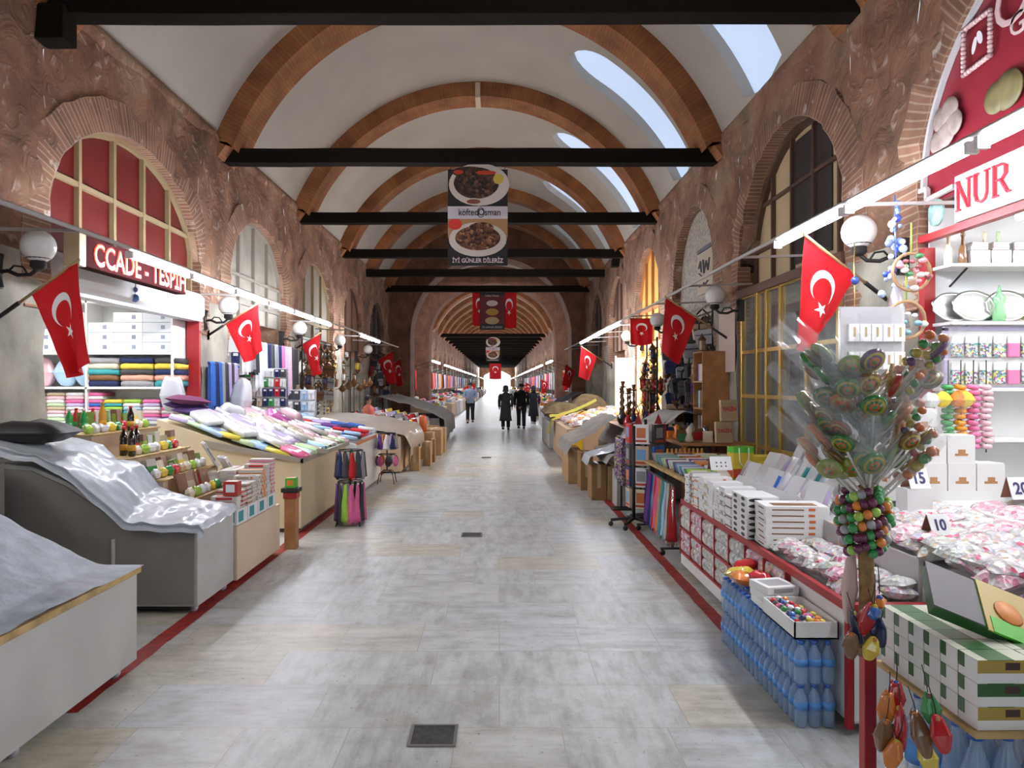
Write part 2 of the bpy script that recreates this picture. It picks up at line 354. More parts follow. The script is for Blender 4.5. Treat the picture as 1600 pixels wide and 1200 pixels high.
# ---------------------------------------------------------------- the setting
XL, XR, XC, RV, ZC = -3.97, 3.15, -.42, 3.855, 3.745
PH = math.asin(3.57 / RV)
struct('floor', MB().box(-6.6, 5.8, -6, 152, -.1, 0), FLOOR)
LOPEN = [(-2.2, 1.3), (2.3, 5.35), (6.43, 9.7), (10.75, 13.6), (14.6, 17.5), (18.6, 21.2), (22.4, 25.2)]
ROPEN = [(-2.2, 1.2), (1.9, 5.49), (6.6, 9.6), (10.65, 13.2), (14.2, 16.9), (18.2, 20.9), (22.2, 24.8)]
def build_wall(name, X, s, opens, y0, y1, spring, rise, ztop=5.22, dy=.16, bumpy=.06):
    mb = MB()
    def zt(y, o):
        t = abs((y - (o[0] + o[1]) / 2) / ((o[1] - o[0]) / 2)); return spring + rise * math.sqrt(max(0, 1 - min(1, t) ** 2))
    def dx(y, z): return X - s * bumpy * (nz(y * 1.3, z * 1.3) + .6 * nz(y * 3.1, z * 3.1, 5) + .25) if bumpy else X
    segs = []; c = y0
    for o in opens:
        if o[0] > c: segs.append((c, o[0], None))
        segs.append((o[0], o[1], o)); c = o[1]
    if c < y1: segs.append((c, y1, None))
    for a, b, o in segs:
        n = max(1, int((b - a) / dy)); nv = 26 if not o else 12
        vs = []; fs = []
        for i in range(n + 1):
            y = a + (b - a) * i / n; zb = zt(y, o) if o else 0
            for j in range(nv + 1):
                z = zb + (ztop - zb) * j / nv; vs.append((dx(y, z), y, z))
        for i in range(n):
            for j in range(nv):
                q = i * (nv + 1) + j; zz = vs[q][2]
                mb.add([vs[q], vs[q + 1], vs[q + nv + 2], vs[q + nv + 1]], [(0, 1, 2, 3)], 1 if (not o and zz < 2.72) else 0, True)
        if o:
            for i in range(n):
                ya, yb = a + (b - a) * i / n, a + (b - a) * (i + 1) / n
                za, zb = zt(ya, o), zt(yb, o)
                mb.add([(dx(ya, za), ya, za), (dx(yb, zb), yb, zb), (X + s * .5, yb, zb), (X + s * .5, ya, za)], [(0, 1, 2, 3)], 0, True)
            for y in (a, b):
                nj = 8
                for j in range(nj):
                    z0, z1 = spring * j / nj, spring * (j + 1) / nj
                    mb.add([(dx(y, z0), y, z0), (dx(y, z1), y, z1), (X + s * .5, y, z1), (X + s * .5, y, z0)], [(0, 1, 2, 3)], 1 if z1 < 2.75 else 0)
    o = struct(name, mb, [WALL, STONE], fix=False)
    bm = bmesh.new(); bm.from_mesh(o.data); bmesh.ops.remove_doubles(bm, verts=bm.verts, dist=.0005); bm.to_mesh(o.data); bm.free()
    return zt
LS, LR, RS, RR = 3.25, 1.08, 3.15, 1.42
ztl = build_wall('wall_left', XL, -1, LOPEN, -6, 29, LS, LR)
ztr = build_wall('wall_right', XR, 1, ROPEN, -6, 29, RS, RR)
# brick rings round every shop arch
def ring(X, s, o, spring, rise, wd=.33, pr=.02, m=BRICK, name='trim_arch', n=40, legs=.9):
    yc, hw = (o[0] + o[1]) / 2, (o[1] - o[0]) / 2; P = []
    for k in range(int(legs / .1) + 1): P.append((yc - hw, spring - legs + k * .1, -1, 0))
    for k in range(n + 1):
        a = math.pi * (1 - k / n); P.append((yc + hw * math.cos(a), spring + rise * math.sin(a), math.cos(a) / 1, math.sin(a) * 1.0))
    for k in range(int(legs / .1) + 1): P.append((yc + hw, spring - k * .1, 1, 0))
    mb = MB(); u = 0; pv = None
    rows = []
    for (y, z, ny, nz_) in P:
        if pv: u += math.hypot(y - pv[0], z - pv[1])
        pv = (y, z); w2 = wd * (1 + .12 * nz(y * 5, z * 5))
        jit = .035 * nz(y * 7, z * 7, 3)
        rows.append(((X - s * (pr + jit + .02), y - ny * .015, z - nz_ * .015), (X - s * (pr + jit), y + ny * w2, z + nz_ * w2), (X + s * .06, y + ny * w2 * 1.06, z + nz_ * w2 * 1.06), (X + s * .12, y - ny * .015, z - nz_ * .015), u))
    for a, b in zip(rows, rows[1:]):
        for i, j, v0, v1 in ((0, 1, 0, .235), (1, 2, 0, .1), (3, 0, 0, .2)):
            mb.add([a[i], b[i], b[j], a[j]], [(0, 1, 2, 3)], 0, False, [(a[4], v0), (b[4], v0), (b[4], v1), (a[4], v1)])
    return struct(name, mb, m, fix=False)
for o in LOPEN[1:]: ring(XL, -1, o, LS, LR)
for o in ROPEN[1:]: ring(XR, 1, o, RS, RR)
# cornice where the vault springs
for X, s, nm in ((XL, -1, 'trim_cornice_left'), (XR, 1, 'trim_cornice_right')):
    mb = MB(); mb.grid(lambda u, v: (X - s * (.05 + .02 * nz(v * 30, 1)) * (1 - abs(2 * u - 1)) ** .5, -6 + 34 * v, 5.06 + .2 * u), 4, 160)
    struct(nm, mb, WALL, fix=False)
# vault with a tall daylight opening in each bay on one side
def vault_pt(phi, y, r=RV): return (XC + r * math.sin(phi), y, ZC + r * math.cos(phi))
BAYS = [(6.9, 10.4), (11.05, 14.4), (15.0, 18.4), (19.0, 21.9), (22.5, 25.4)]
mb = MB(); N = 72; W0, W1 = R(25), R(66.5)
def hole(phi, c, hw):
    if phi < W0 or phi > W1: return None
    e = min(1, (phi - W0) / R(9)); return hw * math.sqrt(max(0, 1 - (1 - e) ** 2)) + 1e-4
cuts = [(c0 + c1) / 2 - (.25 if k else -.05) for k, (c0, c1) in enumerate(BAYS)]
edges = [-6] + [b for c0, c1 in BAYS for b in ((c0 + c1) / 2 - 1.3, (c0 + c1) / 2 + 1.2)] + [29]
for i in range(N):
    p0, p1 = -PH + 2 * PH * i / N, -PH + 2 * PH * (i + 1) / N
    for k in range(len(edges) - 1):
        a, b = edges[k], edges[k + 1]
        if k % 2 == 1:
            c = cuts[k // 2]; h0, h1 = hole(p0, c, .62), hole(p1, c, .62)
            if h0 is not None or h1 is not None:
                h0 = h0 if h0 is not None else 1e-4; h1 = h1 if h1 is not None else 1e-4
                mb.add([vault_pt(p0, a), vault_pt(p0, c - h0), vault_pt(p1, c - h1), vault_pt(p1, a)], [(0, 1, 2, 3)], 0, True)
                mb.add([vault_pt(p0, c + h0), vault_pt(p0, b), vault_pt(p1, b), vault_pt(p1, c + h1)], [(0, 1, 2, 3)], 0, True)
                for sg in (-1, 1):  # reveal
                    mb.add([vault_pt(p0, c + sg * h0), vault_pt(p1, c + sg * h1), vault_pt(p1, c + sg * h1, RV + .16), vault_pt(p0, c + sg * h0, RV + .16)], [(0, 1, 2, 3)], 0, True)
                continue
        n = max(1, int((b - a) / 2))
        for j in range(n):
            ya, yb = a + (b - a) * j / n, a + (b - a) * (j + 1) / n
            mb.add([vault_pt(p0, ya), vault_pt(p0, yb), vault_pt(p1, yb), vault_pt(p1, ya)], [(0, 1, 2, 3)], 0, True)
struct('ceiling', mb, PLASTER, fix=False)
for k, c in enumerate(cuts):
    mb = MB(); mb.grid(lambda u, v: vault_pt(W0 - .02 + (W1 - W0 + .05) * v, c - .66 + 1.32 * u, RV + .15), 2, 24)
    o = struct('window_%d' % (k + 1), mb, SKYPANE, fix=False)
# brick ribs
def rib(y0, y1, name='trim_rib', r0=RV + .02, dep=.30, m=RIBM, n=64, ph=None, low=4.9):
    ph = ph or PH + .02; mb = MB(); L = []
    pts = []
    for i in range(n + 1):
        p_ = -ph + 2 * ph * i / n; pts.append((XC + r0 * math.sin(p_), ZC + r0 * math.cos(p_), XC + (r0 - dep) * math.sin(p_), ZC + (r0 - dep) * math.cos(p_)))
    a = pts[0]; b = pts[-1]
    pts = [(XL - .02, low, XL + .01, low), (XL - .02, low + .2, XL + .15, low + .2)] + pts + [(XR + .02, low + .2, XR - .15, low + .2), (XR + .02, low, XR - .01, low)]
    u = 0; pv = None; rows = []
    for q in pts:
        if pv: u += math.hypot(q[2] - pv[2], q[3] - pv[3])
        pv = q; rows.append((q, u))
    for (A, ua), (B, ub) in zip(rows, rows[1:]):
        for y, fl in ((y0, 0), (y1, 1)):
            mb.add([(A[0], y, A[1]), (B[0], y, B[1]), (B[2], y, B[3]), (A[2], y, A[3])], [(0, 1, 2, 3)], 0, False, [(ua, 0), (ub, 0), (ub, .2), (ua, .2)])
        mb.add([(A[2], y0, A[3]), (B[2], y0, B[3]), (B[2], y1, B[3]), (A[2], y1, A[3])], [(0, 1, 2, 3)], 0, False, [(ua, .02), (ub, .02), (ub, .46), (ua, .46)])
    struct(name, mb, m, fix=False)
RIBS = [(6.25, 6.85), (10.35, 11.0), (14.35, 14.95), (18.35, 18.95), (21.9, 22.5), (25.4, 26.0)]
for a, b in [(2.0, 2.6), (-2, -1.4)] + RIBS: rib(a, b)
for a, b in RIBS[1:]:   # pale keystone in each rib
    struct('trim_keystone', MB().box(XC - .05, XC + .05, a - .006, b + .006, ZC + RV - .31, ZC + RV - .02), mat('keystone', (.62, .50, .38), .9))
BY = [6.45, 10.72, 14.68, 18.65, 21.9, 25.55]
for k, y in enumerate(BY):
    mb = MB(); nseg = 14
    vs = []
    for i in range(nseg + 1):
        x = XL - .15 + (XR - XL + .3) * i / nseg; dz = .012 * nz(x * .8, y * 3)
        for a_, b_ in ((-.11, -.105), (.11, -.105), (.11, .105), (-.11, .105)): vs.append((x, y + a_, 5.0 + b_ + dz))
    fs = [(i * 4 + j, i * 4 + (j + 1) % 4, i * 4 + 4 + (j + 1) % 4, i * 4 + 4 + j) for i in range(nseg) for j in range(4)] + [(3, 2, 1, 0), tuple(nseg * 4 + j for j in range(4))]
    mb.add(vs, fs)
    obj('tie_beam', mb.mesh('tie_beam', BEAM, bevel=.012), label='black timber tie beam across the vault, %s from the front' % ORD[k], cat='beam', group='black tie beams across the hall')
obj('beam_stub', MB().box(-.12, .22, -.11, .11, -.15, .15).mesh('beam_stub', BEAM, bevel=.015), loc=(XL + .03, 6.38, 4.80), label='short black beam end set in the wall above the left shop', cat='beam')
obj('beam_stub', MB().box(-.2, .1, -.12, .12, -.1, .1).mesh('beam_stub', BEAM, bevel=.01), loc=(XR, 19.3, 4.87), label='short black beam end sticking out of the right wall', cat='beam')
# the crossing: two brick cross walls with arched openings, then the far arcade
def cross_wall(name, y0, y1, hwL, hwR, spring, crown, m):
    mb = MB(); n = 40; P = []
    xc = (hwL + hwR) / 2; hw = (hwR - hwL) / 2
    for i in range(n + 1):
        a = math.pi * (1 - i / n); P.append((xc + hw * math.cos(a), spring + (crown - spring) * math.sin(a) ** .9))
    P = [(hwL, 0)] + P + [(hwR, 0)]
    for q, r_ in zip(P, P[1:]):
        mb.add([(q[0], y0, q[1]), (r_[0], y0, r_[1]), (r_[0], y1, r_[1]), (q[0], y1, q[1])], [(0, 1, 2, 3)], 0, False, [(q[1] + q[0], 0), (r_[1] + r_[0], 0), (r_[1] + r_[0], y1 - y0), (q[1] + q[0], y1 - y0)])
        if q[0] != r_[0]:
            for y in (y0, y1): mb.add([(q[0], y, q[1]), (r_[0], y, r_[1]), (r_[0], y, 8), (q[0], y, 8)], [(0, 1, 2, 3)], 0, False, [(q[0], q[1]), (r_[0], r_[1]), (r_[0], 8), (q[0], 8)])
    for xa, xb in ((-6, hwL), (hwR, 5.4)):
        mb.add([(xa, y0, 0), (xb, y0, 0), (xb, y0, 8), (xa, y0, 8)], [(0, 1, 2, 3)], 0, False, [(xa, 0), (xb, 0), (xb, 8), (xa, 8)])
    struct(name, mb, m, fix=False)
cross_wall('wall_crossing', 26.9, 28.2, -3.25, 2.65, 3.3, 6.35, BRICKW)
cross_wall('wall_crossing_far', 33.6, 34.8, -3.2, 2.6, 3.6, 6.3, BRICKW)
mb = MB()
for i in range(24):
    p0, p1 = -R(80) + R(160) * i / 24, -R(80) + R(160) * (i + 1) / 24
    mb.add([(XC + 4.6 * math.sin(p0), 28, 3.2 + 3.9 * math.cos(p0)), (XC + 4.6 * math.sin(p0), 34, 3.2 + 3.9 * math.cos(p0)), (XC + 4.6 * math.sin(p1), 34, 3.2 + 3.9 * math.cos(p1)), (XC + 4.6 * math.sin(p1), 28, 3.2 + 3.9 * math.cos(p1))], [(0, 1, 2, 3)], 0, True)
struct('ceiling_crossing', mb, PLASTER, fix=False)
struct('wall_crossing_left', MB().box(-5.1, -5, 28, 34, 0, 4.2), WALL); struct('wall_crossing_right', MB().box(4.2, 4.3, 28, 34, 0, 4.2), WALL)
FOPEN = [(36.2 + 4 * k, 39.2 + 4 * k) for k in range(28)]
build_wall('wall_left_far', XL, -1, FOPEN, 34.6, 150, 3.1, .9, dy=.6, bumpy=0)
build_wall('wall_right_far', XR, 1, FOPEN, 34.6, 150, 3.1, .9, dy=.6, bumpy=0)
mb = MB()
for i in range(36):
    p0, p1 = -PH + 2 * PH * i / 36, -PH + 2 * PH * (i + 1) / 36
    mb.add([vault_pt(p0, 34), vault_pt(p0, 151), vault_pt(p1, 151), vault_pt(p1, 34)], [(0, 1, 2, 3)], 0, True)
struct('ceiling_far', mb, PLASTER, fix=False)
for k in range(28): rib(39.6 + 4 * k, 40.7 + 4 * k, n=28, low=4.8)
for k in range(25):
    y = 50 + 4 * k
    obj('tie_beam', cached('fb', lambda: MB().box(XL - XC - .1, XR - XC + .1, -.12, .12, -.115, .115).mesh('tie_beam', BEAM)), loc=(XC, y, 5.0), label='black tie beam of the far arcade, %s beyond the crossing' % (ORD[k] if k < 24 else 'twenty-fifth'), cat='beam', group='tie beams of the far arcade')
# end gate
mb = MB(); P = [(XC - 2.75 + 5.5 * i / 16, 3.4 + 1.1 * math.sin(math.pi * i / 16)) for i in range(17)]
for q, r_ in zip(P, P[1:]): mb.add([(q[0], 150, q[1]), (r_[0], 150, r_[1]), (r_[0], 150, 8), (q[0], 150, 8)], [(0, 1, 2, 3)])
mb.box(-6, XC - 2.75, 150, 150.5, 0, 8).box(XC + 2.75, 5.4, 150, 150.5, 0, 8)
struct('wall_far_end', mb, WALL)
# unseen gate wall behind the photographer, its opening kept small to hold back daylight
struct('wall_gate_unseen', MB().box(-6.6, -2.2, -6.2, -6, 0, 8).box(1.4, 5.8, -6.2, -6, 0, 8).box(-2.2, 1.4, -6.2, -6, 3.5, 8), WALL)

# shop rooms behind the arches
def room(X, s, o, depth, wm, cm=None, h=3.2, fm=None):
    a, b = o[0] - .02, o[1] + .02; x0, x1 = X + s * .5, X + s * depth
    mb = MB()
    mb.add([(x1, a, 0), (x1, b, 0), (x1, b, h), (x1, a, h)], [(0, 1, 2, 3)], 0)
    for y in (a, b): mb.add([(x0 - s * .12, y, 0), (x1, y, 0), (x1, y, h), (x0 - s * .12, y, h)], [(0, 1, 2, 3)], 0)
    mb.add([(x0 - s * .12, a, h), (x1, a, h), (x1, b, h), (x0 - s * .12, b, h)], [(0, 1, 2, 3)], 1)
    return struct('wall_shop', mb, [wm, cm or wm], fix=False)
SHOPW = mat('shop_white', (.78, .79, .80), .6)
SHOPD = mat('shop_dark', (.11, .085, .07), .7)
SHOPY = mat('shop_cream', (.72, .60, .42), .6)
SHOPG = mat('shop_grey', (.42, .43, .40), .7)
LW = [None, SHOPD, SHOPW, SHOPW, SHOPW, SHOPW, SHOPD]; RW = [None, SHOPW, SHOPG, SHOPD, SHOPY, SHOPG, SHOPD]
for k in range(1, 7):
    room(XL, -1, LOPEN[k], 2.7, LW[k]); room(XR, 1, ROPEN[k], 2.4, RW[k])
for nm, x0, x1 in (('wall_shop_backs_left', XL - 1.2, XL - 1.1), ('wall_shop_backs_right', XR + 1.1, XR + 1.2)):
    mb = MB()
    for k, (a, b) in enumerate(FOPEN): mb.box(x0, x1, a - .3, b + .3, 0, 4.2, (k + (x0 > 0)) % 3)
    struct(nm, mb, [SHOPW, SHOPG, SHOPY])

# lunettes over the shop fronts
WN = [5]
def lunette(X, s, o, spring, rise, zb, pm, fm, nv=5, hz=(), inset=.12, inner=None, t=.05, extra=None):
    yc, hw = (o[0] + o[1]) / 2, (o[1] - o[0]) / 2; x = X + s * inset; WN[0] += 1
    def z(y): return spring + rise * math.sqrt(max(0, 1 - min(1, abs((y - yc) / hw)) ** 2))
    P = [(yc - hw * math.cos(math.pi * i / 30), 0) for i in range(31)]; P = [(y, z(y)) for y, _ in P]
    poly = P + [(o[1], zb), (o[0], zb)]
    root = obj('window_%d' % WN[0], MB().prism(poly, x, x + s * .04, 'x').mesh('pane', pm), kind='structure')
    if fm:
        mb = MB(); xf = x - s * .025
        for i in range(nv + 1):
            y = o[0] + .03 + (o[1] - o[0] - .06) * i / nv; mb.box(*sorted((xf - .025, xf + .025)), y - t / 2, y + t / 2, zb, max(zb + .05, z(y) - .01))
        for q in hz:
            if q < spring: a, b = o[0], o[1]
            else:
                dd = hw * math.sqrt(max(0, 1 - ((q - spring) / rise) ** 2)); a, b = yc - dd, yc + dd
            mb.box(xf - .02, xf + .02, a, b, q - t / 2, q + t / 2)
        for a, b in zip(P, P[1:]): mb.bar((xf, a[0], a[1] - .03), (xf, b[0], b[1] - .03), .06)
        obj('window_frame', mb.mesh('window_frame', fm), root)
    return root
CREAMF = mat('cream_frame', (.32, .24, .13), .6); DKF = mat('dark_brown_frame', (.09, .045, .03), .5)
lunette(XL, -1, LOPEN[1], LS, LR, 2.9, REDG, CREAMF, 5, (3.4,))
lunette(XL, -1, LOPEN[2], LS, LR, 2.86, REDG, CREAMF, 5, (3.62,), t=.05)
lunette(XL, -1, LOPEN[3], LS, LR, 2.7, mat('grey_shutter', (.34, .31, .26), .7, noise_s=3), mat('grey_frame', (.26, .23, .19), .6), 4, (2.98, 3.4))
lunette(XL, -1, LOPEN[4], LS, LR, 2.7, mat('dull_board', (.26, .23, .19), .7), CREAMF, 4, (3.0,))
lunette(XL, -1, LOPEN[5], LS, LR, 2.6, mat('brown_board', (.22, .12, .07), .7), DKF, 3, (3.2,))
lunette(XL, -1, LOPEN[6], LS, LR, 2.6, DKGLASS, DKF, 3, (3.2,))
lunette(XR, 1, ROPEN[2], RS, RR, 2.85, mat('cream_panel', (.55, .42, .25), .6), DKF, 5, (3.4, 3.95), inset=.22, t=.04)
LOUV = mat('dark_pane', (.035, .03, .028), .35)
o_ = ROPEN[2]
pl = [q for q in bpy.data.objects if q.name == 'window_%d' % WN[0]][0]
mb = MB()
mb.box(XR + .20, XR + .216, 7.42, 8.36, 3.05, 4.44)
obj('dark_pane', mb.mesh('dark_pane', LOUV), pl)
speck = speck_material('speckled_panel', [(0, (.42, .38, .32)), (.4, (.30, .28, .25)), (.7, (.50, .44, .36))], 28, .8, 0)
lunette(XR, 1, ROPEN[3], RS, RR * .95, 2.75, speck, None, inset=.1)
lunette(XR, 1, ROPEN[4], RS, RR, 2.6, mat('amber_pane', (.75, .42, .10), .4, emit=.25), mat('orange_frame', (.35, .13, .03), .6), 4, (3.3,), t=.07)
lunette(XR, 1, ROPEN[5], RS, RR, 2.6, mat('brown_board'), DKF, 4, (3.3,))
lunette(XR, 1, ROPEN[6], RS, RR, 2.6, DKGLASS, DKF, 3, (3.3,))
# red line painted along each kerb, floor drains
for x0, x1, nm in ((-2.30, -2.18, 'trim_line_left'), (1.52, 1.62, 'trim_line_right')):
    mb = MB(); mb.grid(lambda u, v: (x0 + (x1 - x0) * u + .012 * nz(v * 60, u * 3), 3.8 + 11 * v, .003), 1, 120)
    struct(nm, mb, REDLINE, fix=False)
for k, (x, y) in enumerate(((677, 1150), (737, 836), (760, 715))):
    yy = 1.7 * F / (y - 600); xx = (x - 780) * yy / F
    d = thing('floor_drain', 'square dark metal floor drain, %s' % ['nearest in the pale paving', 'second along the aisle', 'far small one in the aisle'][k], 'drain', (xx, yy, .001), group='floor drains in the aisle')
    obj('frame', cached('drf', lambda: MB().box(-.115, .115, -.11, -.095, 0, .006).box(-.115, .115, .095, .11, 0, .006).box(-.115, -.1, -.095, .095, 0, .006).box(.1, .115, -.095, .095, 0, .006).mesh('frame', mat('drain_metal', (.22, .21, .20), .5, .5)), ), d)
    obj('grate', cached('drg', lambda: MB().box(-.1, .1, -.095, .095, 0, .003).mesh('grate', mat('drain_dark', (.05, .048, .045), .7, noise_s=30, noise_a=.6))), d)
# ---------------------------------------------------------------- lamps, tubes, flags, banners, signs
def globe_lamp(x, y, z, s, label, r=.128):
    t = thing('globe_lamp', label, 'lamp', (x, y, z), group='opal globe lamps on the piers')
    obj('globe', cached('globe', lambda: MB().ball((0, 0, 0), .128, 0, 24).mesh('globe', GLOBE)), t)
    def br():
        m = MB(); m.lathe([(.03, -.185), (.06, -.16), (.055, -.11), (.09, -.095), (.08, -.085)], 14)
        m.tube([(.0, 0, -.17), (.06, 0, -.22), (.16, 0, -.225), (.24, 0, -.19), (.30, 0, -.20)], .016, 8)
        m.tube([(.08, 0, -.22), (.12, 0, -.16), (.19, 0, -.15), (.24, 0, -.2)], .009, 6)
        m.tube([(.29, 0, -.32), (.31, 0, -.2), (.29, 0, -.06)], .02, 8)
        m.box(.30, .37, -.035, .035, -.33, -.05)
        return m.mesh('bracket', IRON)
    b = obj('bracket', cached('lbr', br), t); b.rotation_euler = (0, 0, 0 if s > 0 else math.pi)
    return t
for k, (px_, py_, Y, s) in enumerate([(1342, 362, 5.63, 1), (1117, 462, 9.45, 1), (1027, 500, 12.9, 1), (980, 525, 16.2, 1), (60, 385, 5.75, -1), (357, 478, 9.85, -1), (468, 513, 13.4, -1), (531, 532, 17.0, -1), (575, 546, 20.5, -1)]):
    p = at(px_, py_, Y); side = 'right' if s > 0 else 'left'; kk = k if s > 0 else k - 4
    globe_lamp(p.x, p.y, p.z, s, 'white opal globe lamp on a black bracket, %s pier along the %s wall' % (ORD[kk], side))
# fluorescent lines hung along both sides
def tube_line(X, Z, segs, y0, y1, side, wob=0):
    t = thing('tube_rail', 'white conduit rail carrying the strip lights along the %s side' % side, 'conduit', (X, y0, Z))
    n = 14; pts = [(.03 * math.sin(k * 1.3) * wob, (y1 - y0) * k / n, .05 + .03 * math.sin(k * .9) * wob) for k in range(n + 1)]
    obj('rail', MB().tube(pts, .018, 8).mesh('rail', mat('conduit_white', (.45, .42, .40), .5)), t)
    s = 1 if X > 0 else -1; W = (XR if s > 0 else XL) - X; mb = MB()
    yb = y0 + .9
    while yb < y1: mb.bar((0, yb - y0, .045), (W, yb - y0 + .12, .09), .022); yb += 2.05
    obj('bracket', mb.mesh('bracket', mat('conduit_white')), t)
    for k, (a, b) in enumerate(segs):
        l = thing('strip_light', 'glowing white strip light over the %s stalls, %s from the front' % (side, ORD[k]), 'light', (X, a, Z), group='strip lights along the %s side' % side)
        L = b - a
        obj('tube', MB().tube([(0, .02, 0), (0, L - .02, 0)], .027, 10).mesh('tube', TUBE), l)
        for ya in (0, L - .03): obj('cap', MB().box(-.03, .03, ya, ya + .03, -.03, .03).mesh('cap', WHITE), l)
tube_line(-3.15, 2.80, [(6.25, 7.45), (7.5, 8.7), (8.75, 9.95), (10.0, 11.2), (11.25, 12.45), (12.5, 13.7), (16.6, 17.9), (18.0, 19.3)], 4.6, 23, 'left', .25)
tube_line(2.32, 2.86, [(2.2, 3.55), (3.6, 4.9), (4.95, 6.15), (14.0, 15.3), (15.4, 16.7), (16.8, 18.1), (18.2, 19.5), (19.6, 20.9)], 2, 26, 'right', .3)

def cloth_flag(name, label, A, B, C, D, fold=.05, nf=2.3, ph=0, pole=None, group='flags on slanted poles along the hall', seed=0, star=True, wrap=0):
    # A tip end of hoist, B low end of hoist, C fly corner below B, D fly corner below A
    A, B, C, D = map(Vector, (A, B, C, D)); c = (A + B) / 2
    nrm = (B - A).cross(D - A)
    nrm = nrm.normalized() if nrm.length > 1e-6 else Vector((0, -1, 0))
    t = thing(name, label, 'flag', c, group=group)
    def fn(u, v):   # u along the fly, v from B (0) to A (1)
        top = A.lerp(D, u); low = B.lerp(C, u); p = low.lerp(top, v)
        f = fold * (.15 + u) * math.sin(2 * math.pi * nf * (v + .12 * u) + ph) * min(1, u * 4 + .12)
        sag = .03 * math.sin(math.pi * v) * u
        return p + nrm * (f + .02 * nz(u * 3, v * 3, seed)) - c + Vector((0, 0, -sag))
    obj('cloth', MB().grid(fn, 48, 36, uvf=lambda u, v: (u * 1.5, v)).mesh('cloth', FLAG, fix=False), t)
    if pole:
        P0, P1 = Vector(pole[0]) - c, Vector(pole[1]) - c
        obj('pole', MB().tube([P0.lerp(P1, .25), P1 + (P1 - P0).normalized() * .02], .012, 8).mesh('pole', mat('pole_wood', (.45, .30, .14), .5)), t)
        m = MB().tube([P0, P0.lerp(P1, .3)], .017, 8)
        sx = 1 if P0.x + c.x > 0 else -1
        m.box(P0.x - .01, P0.x + .02 * sx + .01, P0.y - .035, P0.y + .035, P0.z - .07, P0.z + .07)
        obj('holder', m.mesh('holder', IRON), t)
    return t
def pflag(label, base, by, tip, ty, low, drop, dC, fold=.05, **kw):
    # base/tip/low = picture points at depths by/ty
    P0 = at(*base, by); P1 = at(*tip, ty); f = (low[0] - tip[0]) / (base[0] - tip[0]); B = P1.lerp(P0, f)
    D = at(*drop, ty + .06); C = at(*dC, P1.lerp(P0, f).y + .0)
    return cloth_flag('hanging_flag', label, P1, B, C, D, fold, pole=(P0, P1), **kw)
pflag('red crescent flag on the nearest left pier, hanging folded to a point', (-8, 500), 5.75, (121, 408), 5.55, (50, 467), (137, 567), (112, 590), .05, nf=1.4, seed=1)
pflag('red crescent and star flag above the sock displays of the second left shop', (327, 523), 10.0, (403, 474), 9.76, (353, 505), (410, 548), (384, 566), .04, nf=1.2, ph=1, seed=2)
pflag('narrow red flag in front of the third left shop', (462, 545), 14.0, (500, 521), 13.1, (473, 540), (503, 574), (492, 588), .05, nf=1.2, seed=3)
pflag('small red flag before the dark fifth left shop, nearer of the pair', (583, 568), 23.05, (613, 548), 21.5, (591, 563), (621, 596), (608, 600), .05, nf=1, seed=4)
pflag('small red flag before the dark fifth left shop, farther of the pair', (606, 575), 26.1, (626, 560), 23.6, (615, 567), (631, 598), (621, 604), .05, nf=1, seed=5)
pflag('large red flag on the nearest right pier beside the gold shopfront', (1388, 470), 5.95, (1258, 368), 5.41, (1335, 433), (1247, 541), (1274, 549), .05, nf=1.3, ph=.5, seed=6)
pflag('red flag with crescent and star over the lantern and bag shop', (1143, 533), 9.98, (1040, 464), 9.9, (1088, 494), (1034, 548), (1062, 570), .035, nf=1, seed=7)
pflag('small red flag beside the bright gold shop', (955, 572), 20.7, (908, 541), 20.2, (932, 556), (905, 588), (921, 595), .05, nf=1, seed=8)
pflag('dark red flag half hidden beyond the bright gold shop', (912, 588), 26.85, (884, 569), 25.2, (898, 578), (880, 602), (892, 606), .05, nf=1, seed=9)
def flat_flag(label, x0, x1, y0, y1, Y, rot=1, group='flags hung flat overhead', up=False):
    A = at(x0, y0, Y); D = at(x1, y0, Y); B = at(x0, y1, Y); C = at(x1, y1, Y)
    if up:
        t = cloth_flag('hung_flag', label, A, D, C, B, .03, group=group, seed=x0)   # hoist along the top edge
        H = {13.5: .2, 25.5: .1, 25.56: .1}.get(Y, 4.9 - A.z) if A.z < 4.6 or Y > 20 else .1
        o = t.location
        for q in (A, D): obj('cord', MB().tube([q - o + Vector((0, 0, -.01)), q - o + Vector((0, 0, H))], .006, 5).mesh('cord', IRON), t)
        obj('top_bar', MB().tube([A - o, D - o], .008, 5).mesh('top_bar', IRON), t)
        return t
    return cloth_flag('hung_flag', label, A, B, C, D, .03, group=group, seed=x0)
flat_flag('flat red flag with crescent hung near the bright gold shop', 985, 1020, 498, 537, 13.5, up=True)
flat_flag('red flag hung left of the small overhead menu banner', 738, 760, 457, 508, 25.5, up=True)
flat_flag('red flag hung right of the small overhead menu banner', 784, 807, 457, 512, 25.56, up=True)
flat_flag('small red flag hung low over the far aisle before the bright gate', 765, 783, 568, 592, 62, up=True)

